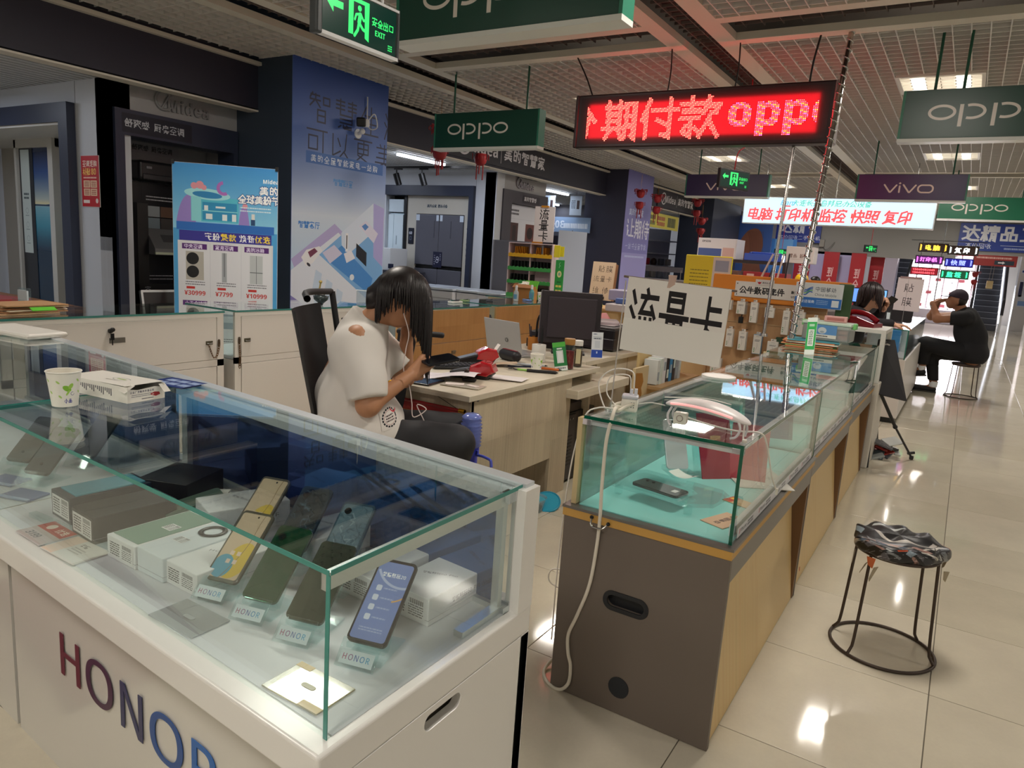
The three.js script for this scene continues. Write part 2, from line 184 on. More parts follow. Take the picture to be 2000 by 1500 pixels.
// ---------- left shop front ----------
const FX = -5.7;
{
struct('wall_fascia', [B(FX - 0.12, FX, 2.475, 2.9, -4.52, 6.9), B(FX - 0.12, FX, 2.455, 2.9, -11.95, -5.74), B(FX - 0.12, FX, 2.45, 2.9, -19, -13.15)], MT.fascia);
const tr = (a, b) => struct('trim_' + (++trimN), [B(FX, FX + 0.05, 2.84, 2.87, b, a), B(FX - 0.13, FX + 0.006, 2.448, 2.462, b, a)], MT.strip); let trimN = 0; tr(6.9, -4.52); tr(-5.74, -11.95); tr(-13.15, -19);
const slats = (x0, x1, z0, z1, n) => { const a = [B(x0, x1, 2.56, 2.58, z0, z1)]; for (let x = x0; x < x1; x += 0.1) a.push(B(x, x + 0.055, 2.5, 2.55, z0, z1)); const c = struct('ceiling_slats', a, M('#c3c7ca', 0.5)); };
slats(-9.9, FX - 0.12, -3.32, 6.8); slats(-9.9, FX - 0.12, -8.9, -5.75); slats(-9.9, FX - 0.12, -14.9, -10.3); slats(-9.9, FX - 0.12, -19.4, -15.1);
const fin = (n, g, m) => struct(n, g, m);
fin('wall_bay_front', [B(-6.5, -6.0, 0, 2.5, -3.5, -3.32), B(-9.9, -6.5, 2.32, 2.5, -3.5, -3.32)], MT.facade);
fin('wall_bay_joint', [B(-6.492, -6.486, 0, 2.5, -3.33, -3.3185)], M('#8d9198', 0.6));
fin('trim_niche', [B(-9.9, -6.5, 2.17, 2.325, -3.5, -3.25), B(-6.64, -6.5, 0, 2.17, -3.5, -3.25)], MT.navy);
fin('trim_niche_lining', [B(-9.9, -6.645, 2.15, 2.17, -4.2, -3.27), B(-6.66, -6.642, 0, 2.15, -4.2, -3.27)], M('#cfcbc2', 0.5));
fin('wall_niche_back', [B(-9.9, -6.64, 0, 2.5, -4.3, -4.2)], M('#b3aea4', 0.6));
fin('wall_display', [B(-6.18, -6.0, 2.28, 2.5, -4.6, -3.32), B(-6.18, -6.0, 0, 2.28, -3.36, -3.32), B(-6.18, -6.0, 0, 2.28, -4.6, -4.505), B(-6.18, -6.0, 0, 0.3, -4.505, -3.36)], MT.facade2);
fin('trim_display', [B(-6.2, -5.965, 2.08, 2.28, -4.505, -3.355), B(-6.2, -5.965, 0.3, 2.08, -3.43, -3.355), B(-6.2, -5.965, 0.3, 2.08, -4.505, -4.46)], MT.navy);
fin('wall_display_back', [B(-6.52, -6.46, 0, 2.3, -4.52, -3.33), B(-6.5, -6.1, 2.1, 2.3, -4.52, -3.33), B(-6.5, -6.1, 0, 2.3, -3.36, -3.33), B(-6.5, -6.1, 0, 2.3, -4.56, -4.52)], M('#8b8b8f', 0.5));
const Z2 = -8.9;
fin('wall_bay_fridge', [B(-6.35, -5.98, 0, 2.5, Z2 - 0.2, Z2), B(-9.9, -6.35, 2.26, 2.5, Z2 - 0.2, Z2), B(-9.9, -8.1, 0, 2.26, Z2 - 0.2, Z2)], MT.facade);
fin('wall_bay_joint', [B(-6.352, -6.346, 0, 2.5, Z2 - 0.01, Z2 + 0.0015)], M('#8d9198', 0.6));
fin('trim_fridge', [B(-8.1, -6.35, 2.12, 2.27, Z2 - 0.2, Z2 + 0.06), B(-6.43, -6.35, 0, 2.12, Z2 - 0.2, Z2 + 0.06)], MT.navy);
fin('wall_fridge_panel', [B(-7.7, -7.51, 0, 2.12, Z2 - 0.2, Z2 - 0.06), B(-6.575, -6.43, 0, 2.12, Z2 - 0.2, Z2 - 0.06), B(-7.51, -6.575, 1.85, 2.12, Z2 - 0.2, Z2 - 0.06)], M('#cbc6ba', 0.5));
fin('trim_fridge_slot', [B(-7.745, -7.7, 0, 2.12, Z2 - 0.2, Z2 - 0.04)], MT.dark);
fin('wall_display', [B(-6.18, -6.0, 2.24, 2.47, -10.35, -8.9), B(-6.18, -6.0, 0, 2.24, -9.06, -8.9), B(-6.18, -6.0, 0, 0.5, -10.35, -9.06)], MT.facade2);
fin('trim_display', [B(-6.18, -5.96, 0.5, 2.26, -9.3, -9.06), B(-6.18, -5.96, 2.08, 2.26, -10.37, -9.3)], M('#45424c', 0.45));
fin('wall_display_back', [B(-6.2, -6.1, 0, 2.3, -10.36, -9.06)], M('#dcdfe6', 0.45));
fin('wall_bay_back', [B(-9.9, -6.2, 0, 2.5, -15, -14.9)], M('#3a3a42', 0.6));
fin('wall_shop_divider', [B(-9.9, -6.3, 0, 2.5, -10.6, -10.4)], MT.facade);
fin('wall_shop_back', [B(-9.9, -9.8, 0, 2.6, -19.5, -13)], M('#e3e3ea', 0.5));
}
const colBlue = M('#3a4657', 0.5), colDark = M('#3a3a4c', 0.5);
struct('column', B(-6.1, -5.25, 0, 3.5, -5.74, -4.52), colBlue);
struct('column', B(-6.1, -5.3, 0, 3.5, -13.13, -11.95), colDark);
struct('column', B(-6.1, -5.3, 0, 3.5, -19.3, -16.95), M('#343c52', 0.5));
const colWhite = M('#d9d6d3', 0.35);
struct('column', B(1.19, 2.1, 0, 3.5, -27.8, -26.83), colWhite);
struct('column', B(1.19, 2.1, 0, 3.5, -20.6, -19.6), colWhite);
struct('column', B(0.55, 1.3, 0, 3.5, -31.2, -30.2), colWhite);
struct('column', B(-2.4, -1.9, 0, 3.5, -24.6, -24.0), M('#b9b3c6', 0.5));
struct('beam', [B(-3.62, -0.4, 1.84, 3.5, -20.4, -20), B(-0.4, 3.4, 2.03, 3.5, -20.4, -20)], M('#8e8e8e', 0.6));
// ---------- ceiling lamps ----------
{
const hot = glow('#fffaf0', 9, 0xffffff), warm = glow('#fff2da', 2.1, 0xffffff), fr = M('#e6e3dc', 0.4);
const t = thing('ceiling_lamp', 'square recessed ceiling lamp above the right end of the long white print-shop signboard, nearest row', 'lamp', [0, CEIL, 0], 0);
obj('frame', [B(-0.3, 0.3, -0.015, 0.06, -0.3, -0.275), B(-0.3, 0.3, -0.015, 0.06, 0.275, 0.3), B(-0.3, -0.275, -0.015, 0.06, -0.3, 0.3), B(0.275, 0.3, -0.015, 0.06, -0.3, 0.3)], fr, t);
obj('reflector', B(-0.28, 0.28, 0.05, 0.06, -0.28, 0.28), warm, t);
for (const x of [-0.14, 0.14]) obj('tube', bar([x, 0.03, -0.26], [x, 0.03, 0.26], 0.017, 10), hot, t);
obj('louvre', [-2, -1, 0, 1, 2].map((k) => box(0.55, 0.02, 0.004, 0, 0.0, k * 0.1)), M('#efeee8', 0.3), t);
const names = { '-0.44_-6.87': 'square recessed ceiling lamp right above the green hanging sign at the right edge of the photo', '-0.44_-10.75': 'square recessed ceiling lamp over the aisle, seen between the green sign and the purple sign below it', '-0.44_-14.25': 'square recessed ceiling lamp just right of the right-hand purple sign', '-3.3_-6.87': 'square recessed ceiling lamp half hidden behind the top left corner of the red LED board', '-3.3_-10.75': 'square recessed ceiling lamp above the left-hand purple sign, under the red LED board', '-3.3_-14.25': 'square recessed ceiling lamp just right of the left-hand purple sign' };
let first = true;
for (const x of LAMP_X) for (const z of LAMP_Z) { if (x < -5 && z < 0) continue; const n = names[x + '_' + z] || 'square recessed ceiling lamp outside the photo'; if (first) { t.position.set(x, CEIL, z); t.userData.label = n; first = false; t.userData.group = 'recessed square lamps of the egg-crate ceiling'; } else dup(t, n, [x, CEIL, z], 0); }
}
{
const lit = glow('#f3f6ff', 7, 0xffffff);
const lin = (label, x, z0, z1) => { const t = thing('linear_lamp', label, 'lamp', [x, 2.475, (z0 + z1) / 2]); obj('diffuser', box(0.05, 0.03, z1 - z0, 0, 0, 0), lit, t); obj('housing', box(0.06, 0.02, z1 - z0 + 0.02, 0, 0.025, 0), MT.alu, t); areaLight(LAMP.shopColor, LAMP.shop, 0.05, z1 - z0, [x, 2.45, (z0 + z1) / 2], -PI / 2, 0); };
lin('white linear lamp under the slatted ceiling in front of the grey refrigerator', -6.38, -8.15, -7.2);
lin('white linear lamp behind the vertical white sign, nearer of the two there', -6.6, -12.2, -11.4);
lin('white linear lamp behind the vertical white sign, farther and shorter one', -8.2, -14.75, -14.2);
lin('white linear lamp hidden above the small-appliance shelves', -8.2, -18.5, -16.5);
lin('second white linear lamp deep in the refrigerator bay', -8.4, -8.2, -7.0);
lin('white linear lamp in the bay with the lake picture, behind the fascia', -7.6, -2.6, -1.2);
const tr = thing('track_rail', 'black lighting track in front of the refrigerator wall', 'lighting track', [-6.8, 2.46, -8.28]); obj('rail', box(2.2, 0.03, 0.035), MT.black, tr);
const sp = thing('track_spotlight', 'black track spotlight, the one nearer the blue banner column', 'lamp', [-7.35, 2.44, -8.28], 0, 'track spotlights over the refrigerator');
obj('adapter', box(0.14, 0.03, 0.035, 0.03, 0.0, 0), MT.black, sp); obj('stem', bar([0, 0, 0], [0, -0.07, 0], 0.01), MT.black, sp); obj('can', tf(cyl(0.045, 0.045, 0.17, 0, 0, 0), 0.02, -0.15, 0, 0.2, 0, 0.25), MT.black, sp);
dup(sp, 'black track spotlight, the one nearer the long linear lamp', [-6.87, 2.44, -8.28], 0);
}
// ---------- green and purple hanging signs ----------
function hangSign(name, label, group, x0, z, w, h, yb, art, face, rods) {
const t = thing(name, label, 'sign', [x0 + w / 2, yb, z], 0, group), side = M(face, 0.35);
obj('panel', [B(-w / 2, w / 2, 0.012, h, -0.05, 0.05)], side, t);
obj('rail', [B(-w / 2 - 0.004, w / 2 + 0.004, -0.006, 0.016, -0.054, 0.054)], M('#dadcd8', 0.35), t);
obj('end_cap', [B(w / 2 - 0.012, w / 2 + 0.004, 0.016, h, -0.052, 0.052)], M('#2c7a62', 0.4), t); obj('end_cap', [B(-w / 2 - 0.004, -w / 2 + 0.012, 0.016, h, -0.052, 0.052)], M('#2c7a62', 0.4), t);
print('print', w - 0.03, h - 0.03, art, t, 0, h / 2 + 0.008, 0.0512);
for (const k of rods) obj('rod', bar([k, h, 0], [k, CEIL - yb + 0.05, 0], 0.009), M('#1d5b45', 0.5), t);
return t;
}
const greenArt = (base) => pm(1024, 288, (g, w, h) => { g.fillStyle = base; g.fillRect(0, 0, w, h); ringWord(g, 128, 88, 96, '#e3dad2'); }, 0.3);
const ga = greenArt('#17453a');
hangSign('hanging_sign', 'green hanging sign with a pale rounded word, cut off by the top of the photo', 'green hanging signs', -2.385, -2.7, 1.12, 0.318, 2.245, ga, '#17453a', [-0.38, 0.38]);
hangSign('hanging_sign', 'green hanging sign with a pale rounded word between the blue banner column and the red LED board', 'green hanging signs', -4.41, -5.52, 1.12, 0.318, 2.24, ga, '#17453a', [-0.38, 0.4]);
hangSign('hanging_sign', 'green hanging sign with a pale rounded word below the nearest bright ceiling lamp, cut off at right', 'green hanging signs', -0.556, -5.6, 1.14, 0.318, 2.243, ga, '#17453a', [-0.4, -0.24, 0.4]);
hangSign('hanging_sign', 'bright green hanging sign half covered by the right-hand purple sign', 'green hanging signs', -0.55, -12.2, 1.14, 0.318, 2.22, greenArt('#0f6a4c'), '#0f6a4c', [-0.4, 0.4]);
const purpleArt = (a, b) => pm(1024, 288, (g, w, h) => { const q = g.createLinearGradient(0, 0, w, 0); q.addColorStop(0, a); q.addColorStop(1, b); g.fillStyle = q; g.fillRect(0, 0, w, h); vivoWord(g, 262, 118, 92, '#eed3c9'); }, 0.35); // colour runs from one tone to the other, left to right
hangSign('hanging_sign', 'purple hanging sign with a rounded pale word, partly behind a small exit sign', 'purple hanging signs', -3.54, -10, 1.12, 0.3, 2.27, purpleArt('#33204f', '#35224f'), '#33204f', [-0.4, 0.4]);
hangSign('hanging_sign', 'purple hanging sign with a rounded pale word, magenta towards its left end', 'purple hanging signs', -1.31, -9.6, 1.12, 0.3, 2.225, purpleArt('#5d1d5c', '#2f2256'), '#35204f', [-0.4, 0.4]);
// ---------- red LED board ----------
{
const w = 1.9, h = 0.4, C = 160, R = 32, px = 8;
const map = ctex(C, R, (g) => { g.fillStyle = '#000'; g.fillRect(0, 0, C, R); g.save(); g.beginPath(); g.rect(5, 0, C - 11, R); g.clip(); write(g, '分', -13, 3, 25, '#fff', { lw: 0.13 }); write(g, '期付款', 17, 3, 26, '#fff', { lw: 0.12, sp: 1.04 }); g.fillStyle = '#fff'; g.font = 'bold 27px sans-serif'; g.textBaseline = 'alphabetic'; g.fillText('oppo', 101, 23); g.restore(); });
const bits = map.image.getContext('2d').getImageData(0, 0, C, R).data;
const dots = ctex(C * px, R * px, (g) => { // lit and unlit diodes
g.fillStyle = '#000'; g.fillRect(0, 0, C * px, R * px);
for (let y = 0; y < R; y++) for (let x = 0; x < C; x++) { const v = bits[(y * C + x) * 4]; if (v > 110) { const hue = x > 98 ? (['#ff2020', '#ff40a0', '#ff8a20', '#ff2050'])[(y + x) % 4 ? ((y * 3 + (x >> 1)) % 4) : 0] : (y + x) % 3 ? '#ff2a2a' : '#ff6a50'; g.fillStyle = hue; g.fillRect(x * px + 1, y * px + 1, px - 2, px - 2); g.fillStyle = '#ffc9b0'; g.fillRect(x * px + 3, y * px + 3, 2, 2); } else { g.fillStyle = '#1b0203'; g.fillRect(x * px + 3, y * px + 3, 2, 2); } }
});
const t = thing('led_board', 'long black LED board with glowing red running letters hanging over the counters', 'led sign', [-1.88, 2.2, -5.35]);
obj('case', rbox(w, h, 0.12, 0.012, 0, h / 2, 0), M('#201014', 0.4), t);
obj('end_cap', rbox(0.03, h, 0.14, 0.012, w / 2 + 0.004, h / 2, 0), M('#8c8280', 0.4, 0.6), t); obj('end_cap', rbox(0.03, h, 0.14, 0.012, -w / 2 - 0.004, h / 2, 0), M('#3a2a2c', 0.4, 0.4), t);
const scr = new THREE.MeshStandardMaterial({ color: '#1a0507', roughness: 0.5, emissive: 0xffffff, emissiveMap: dots, emissiveIntensity: 3.2 });
print('screen', w - 0.06, h - 0.05, scr, t, 0, h / 2, 0.0612); print('screen', w - 0.06, h - 0.05, scr, t, 0, h / 2, -0.0612, 0, PI);
for (const k of [-0.24, 0.26]) obj('cable', tube([[k, h, 0], [k + 0.01, 0.55, 0], [k, 0.75, 0]], 0.005, 12), MT.blackcord, t);
obj('cable', tube([[-0.85, h, 0.02], [-0.93, 0.55, 0], [-1.05, 0.75, 0]], 0.006, 16), MT.blackcord, t); obj('cable', tube([[0.76, h, 0], [0.77, 0.55, 0], [0.8, 0.74, 0]], 0.007, 12), MT.blackcord, t);
areaLight(0xff1626, LAMP.led, w - 0.2, h - 0.15, [-1.88, 2.4, -5.27], 0, PI * 0); areaLight(0xff1626, LAMP.led, w - 0.2, h - 0.15, [-1.88, 2.4, -5.43], 0, PI);
const sil = M('#b9b4b0', 0.2, 1);
const p = thing('support_pole', 'twisted shiny metal pole rising from the glass counter to the ceiling past the right end of the LED board', 'pole', [0, 0, 0]);
obj('shaft', bar([-0.9, 0.9, -4.75], [-0.9, 2.95, -5.36], 0.017, 14), sil, p);
const hx = []; for (let i = 0; i <= 220; i++) { const s = i / 220, a = s * 70 * PI; hx.push([-0.9 + Math.cos(a) * 0.02, 0.9 + s * 2.05, -4.75 - s * 0.61 + Math.sin(a) * 0.02]); } obj('spiral_sleeve', tube(hx, 0.0055, 900, 5), MT.chrome, p);
const q = thing('support_pole', 'thin plain metal pole left of the twisted pole under the LED board', 'pole', [0, 0, 0]); obj('shaft', bar([-1.17, 0.9, -5.2], [-1.17, 2.22, -5.36], 0.011, 10), sil, q); obj('foot', cyl(0.03, 0.025, 0.02, -1.17, 0.9, -5.2), sil, q);
}
// ---------- white print-shop signboard ----------
{
const w = 2.58, h = 0.4, art = ctex(1290, 200, (g, W, H) => { g.fillStyle = '#c2e6ff'; g.fillRect(0, 0, W, H); write(g, '大连长兴岛邦尼办公设备', 352, 14, 46, '#35b08a', { lw: 0.09, sp: 1.08, skew: 0.15 }); g.font = 'italic 54px sans-serif'; g.fillStyle = '#3f9ad8'; g.fillText('Bani', 262, 56); g.fillStyle = '#d8453c'; g.fillRect(300, 58, 42, 10); let x = 28; for (const s of ['电脑', '打印机', '监控', '快照', '复印']) x = write(g, s, x, 80, 98, '#e4423e', { lw: 0.13, sp: 1.0, skew: 0.12, sx: 0.95 }) + 28; });
const t = thing('light_box_sign', 'long pale blue light box sign with red characters for a print shop', 'sign', [-1.83, 2.03, -11.5]);
obj('case', rbox(w, h, 0.1, 0.008, 0, h / 2, 0), MT.alu, t);
print('print', w - 0.03, h - 0.03, new THREE.MeshStandardMaterial({ color: 0x223340, map: art, emissive: 0xffffff, emissiveMap: art, emissiveIntensity: 1.05, roughness: 0.3 }), t, 0, h / 2, 0.0512);
for (const k of [-1, 0, 1]) obj('rod', bar([k, h, 0], [k, 0.9, 0], 0.006), MT.steel, t); areaLight(0xcfe6ff, 1.0, w - 0.1, h - 0.1, [-1.83, 2.23, -11.43], 0, PI * 0);
}
// ---------- exit signs ----------
function exitArt(full) { return ctex(720, 300, (g, W, H) => { g.fillStyle = '#06231b'; g.fillRect(0, 0, W, H); const c = '#38e86b'; g.fillStyle = c; g.strokeStyle = c; g.lineCap = 'round'; g.lineJoin = 'round';
g.beginPath(); g.moveTo(40, 110); g.lineTo(100, 50); g.lineTo(100, 88); g.lineTo(190, 88); g.lineTo(190, 132); g.lineTo(100, 132); g.lineTo(100, 170); g.fill();
g.fillRect(240, 20, 200, 26); g.fillRect(240, 20, 46, 240); g.beginPath(); g.moveTo(392, 30); g.lineTo(440, 20); g.lineTo(440, 275); g.lineTo(400, 258); g.fill();
g.beginPath(); g.arc(345, 78, 19, 0, 2 * PI); g.fill(); g.lineWidth = 34; const p = (a) => { g.beginPath(); a.forEach(([x, y], i) => (i ? g.lineTo(x, y) : g.moveTo(x, y))); g.stroke(); };
p([[352, 118], [342, 168]]); g.lineWidth = 22; p([[342, 170], [380, 205], [424, 214]]); p([[340, 172], [330, 220], [300, 262]]); g.lineWidth = 17; p([[350, 112], [312, 124], [300, 158]]); p([[358, 114], [384, 146], [404, 140]]);
write(g, '安全出口', 468, 96, 54, c, { lw: 0.13, sp: 1.08 }); g.fillStyle = c; g.font = 'bold 52px sans-serif'; g.fillText('EXIT', 498, 212); for (let i = 0; i < 9; i++) g.fillRect(640 + (i % 3) * 16, 240 + ((i / 3) | 0) * 15, 11, 9); }); }
const exitTex = exitArt();
{
const t = thing('exit_sign', 'large green exit sign with running figure and arrow hanging at the top left', 'exit sign', [-2.0, 2.045, -2.02], PI / 2);
obj('case', rbox(0.4, 0.17, 0.024, 0.006, 0, 0.085, 0), M('#0b1d18', 0.3), t);
obj('frame', [B(-0.2, 0.2, -0.006, 0.006, -0.015, 0.015), B(-0.2, 0.2, 0.166, 0.175, -0.015, 0.015)], MT.white, t); obj('side_bracket', [rbox(0.028, 0.2, 0.04, 0.008, -0.2, 0.09, 0), rbox(0.014, 0.19, 0.03, 0.006, 0.2, 0.085, 0)], M('#3a3f42', 0.4), t);
print('print', 0.37, 0.155, new THREE.MeshStandardMaterial({ color: 0x0a2019, map: exitTex, emissive: 0xffffff, emissiveMap: exitTex, emissiveIntensity: 1.1, roughness: 0.2 }), t, 0, 0.086, 0.0125);
obj('hanger', bar([0.12, 0.17, 0], [0.14, 0.9, 0], 0.006), MT.white, t);
const em = new THREE.MeshStandardMaterial({ color: 0x0a2019, map: exitTex, emissive: 0xffffff, emissiveMap: exitTex, emissiveIntensity: 1.1, roughness: 0.3 });
const s = (label, x, y, z, ry, cord) => { const e = thing('exit_sign', label, 'exit sign', [x, y, z], ry); obj('case', rbox(0.36, 0.16, 0.03, 0.005, 0, 0.08, 0), M('#14181a', 0.4), e); print('print', 0.33, 0.13, em, e, 0, 0.08, 0.0155); obj('cable', cord, M('#b01c28', 0.5), e); };
s('small green exit sign on a red cable in front of the left-hand purple sign', -1.83, 2.0, -6.3, 1.1, tube([[0, 0.16, 0], [0.0, 0.3, 0.02], [0.1, 0.42, 0.02], [0.09, 0.9, 0]], 0.005, 24));
s('tiny green exit sign hung under the grey beam above the far red posters', -2.0, 1.88, -18, 0.9, bar([0, 0.16, 0], [0, 1.0, 0], 0.006));
s('small lit exit sign against the far blue poster behind the print boxes', -4.1, 1.72, -19, 0.1, bar([0, 0.16, 0], [0, 1.1, 0], 0.006));
}
// ---------- six little LED panels by the far aisle ----------
{
const z = -13, fr = thing('sign_rack', 'thin black rack hung from the ceiling that carries the six coloured LED panels', 'sign rack', [-0.38, 0, z]);
obj('rail', [B(-0.5, 0.5, 1.955, 1.965, -0.01, 0.01)], MT.black, fr); obj('upright', [bar([-0.06, 0.95, 0], [-0.06, 2.9, 0], 0.008)], MT.chrome, fr); obj('hanger', [bar([-0.34, 1.7, 0], [-0.34, 1.96, 0], 0.004), bar([0.36, 1.7, 0], [0.36, 1.96, 0], 0.004)], MT.black, fr);
const led = (txt, label, col, x, y, w = 0.4, h = 0.14, back = '#140a06') => { const t = thing('led_panel', label, 'led sign', [x, y, z + 0.03]); obj('case', rbox(w, h, 0.04, 0.005, 0, h / 2, 0), MT.black, t); const a = ctex(256, 90, (g) => { g.fillStyle = back; g.fillRect(0, 0, 256, 90); if (txt.length > 6) { g.fillStyle = col; g.font = 'bold 36px sans-serif'; g.fillText(txt.slice(0, 11), 12, 38); g.fillText(txt.slice(11), 12, 80); } else { const s = txt.length > 2 ? 52 : 60; write(g, txt, txt.length > 2 ? 40 : 52, 15, s, col, { lw: 0.16, sp: txt.length > 2 ? 1.08 : 1.25 }); g.strokeStyle = col; g.lineWidth = 7; for (const q of [16, 240]) { g.beginPath(); for (let i = 0; i < 9; i++) g.lineTo(q + (i % 2 ? 5 : -5), 12 + i * 8); g.stroke(); } } }); print('screen', w - 0.02, h - 0.02, new THREE.MeshStandardMaterial({ color: 0x050505, emissive: 0xffffff, emissiveMap: a, emissiveIntensity: 2, roughness: 0.4 }), t, 0, h / 2, 0.021); };
led('电脑', 'small LED panel with two yellow characters, top left of the six', '#ffc23a', -0.57, 1.78); led('复印', 'small LED panel with two white characters, top right of the six', '#f3ffff', -0.17, 1.76);
led('打印机', 'small LED panel with three magenta characters', '#ff6cf2', -0.6, 1.6, 0.38, 0.13, '#2a0632'); led('快照', 'small LED panel with two blue characters', '#7f8cff', -0.2, 1.58, 0.38, 0.13, '#0a0a5a');
led('1504048244515640548510', 'small LED panel with two rows of red digits', '#ff5a62', -0.64, 1.43, 0.38, 0.12, '#5a0712'); led('监控', 'small LED panel with two green characters', '#37ff9c', -0.23, 1.4, 0.38, 0.13, '#04301c');
}
// ---------- lanterns, camera ----------
{
const redL = M('#8e1219', 0.6), gold = M('#b3812c', 0.4, 0.5);
const t = thing('paper_lantern', 'red New Year lantern hanging left of the second green sign', 'lantern', [-4.6, 2.42, -5.8], 0.3, 'red New Year lanterns along the ceiling slot'); t.scale.setScalar(0.62);
obj('body', [0, 1].map((k) => lathe([[0.001, 0.14 - k * 0.3], [0.1, 0.13 - k * 0.3], [0.12, 0.06 - k * 0.3], [0.1, -0.02 - k * 0.3], [0.06, -0.06 - k * 0.3], [0.001, -0.07 - k * 0.3]], 6)), redL, t);
obj('fretwork', [0, 1, 2, 3, 4, 5].flatMap((i) => { const a = i * PI / 3, x = Math.cos(a) * 0.15, z = Math.sin(a) * 0.15; return [box(0.012, 0.13, 0.012, x, 0.09, z), box(0.012, 0.1, 0.012, x * 0.95, -0.22, z * 0.95), bar([0, 0.14, 0], [x * 1.2, 0.16, z * 1.2], 0.008, 5), torus(0.03, 0.006, x * 1.15, 0.12, z * 1.15, 0, a, 10)]; }), redL, t);
obj('tassel', [0, 1, 2, 3, 4].map((i) => bar([Math.cos(i * 1.26) * 0.06, -0.36, Math.sin(i * 1.26) * 0.06], [Math.cos(i * 1.26) * 0.06, -0.5 - (i % 2) * 0.1, Math.sin(i * 1.26) * 0.06], 0.012, 5)), redL, t);
obj('string', bar([0, 0.14, 0], [0, 0.55, 0], 0.003, 5), gold, t);
for (const [l, x, y, z] of [['red New Year lantern whose top shows above the second green sign', -4.6, 2.46, -6.5], ['red New Year lantern before the lilac banner column, left one of the pair', -4.85, 2.42, -11.5], ['red New Year lantern before the lilac banner column, right one of the pair', -4.7, 2.38, -11.9], ['red New Year lantern left of the left-hand purple sign', -4.5, 2.45, -13.4], ['red New Year lantern low in front of the far fascia lettering', -4.55, 2.15, -13.9], ['red glowing-looking lantern between the far red posters and the escalator', -2.5, 1.75, -21.0], ['small red lantern at the left end of the far white shop board', -2.15, 1.6, -21.3], ['small red lantern right of the green LED panel', 0.06, 1.55, -21.2]]) dup(t, l, [x, y, z], x * 3);
const c = thing('security_camera', 'white and black bullet camera on the blue banner column', 'camera', [-5.12, 2.44, -5.32], 0);
obj('mount', [tf(cyl(0.045, 0.045, 0.02), -0.12, -0.06, 0, 0, 0, PI / 2), bar([-0.11, -0.06, 0], [-0.03, -0.05, 0.03], 0.016), ball(0.028, -0.03, -0.045, 0.03)], MT.white, c);
obj('body', tf(rbox(0.075, 0.075, 0.16, 0.02), 0.0, 0.03, 0.04, 0.12, 0.5, 0), MT.white, c); obj('lens_face', tf(rbox(0.085, 0.085, 0.05, 0.015), 0.045, 0.02, 0.125, 0.12, 0.5, 0), MT.black, c);
obj('cable', tube([[-0.03, 0.06, -0.04], [0.02, 0.13, -0.08], [-0.02, 0.02, -0.16], [-0.1, 0.03, -0.12], [-0.1, 0.3, -0.1]], 0.006, 40), MT.white, c);
}
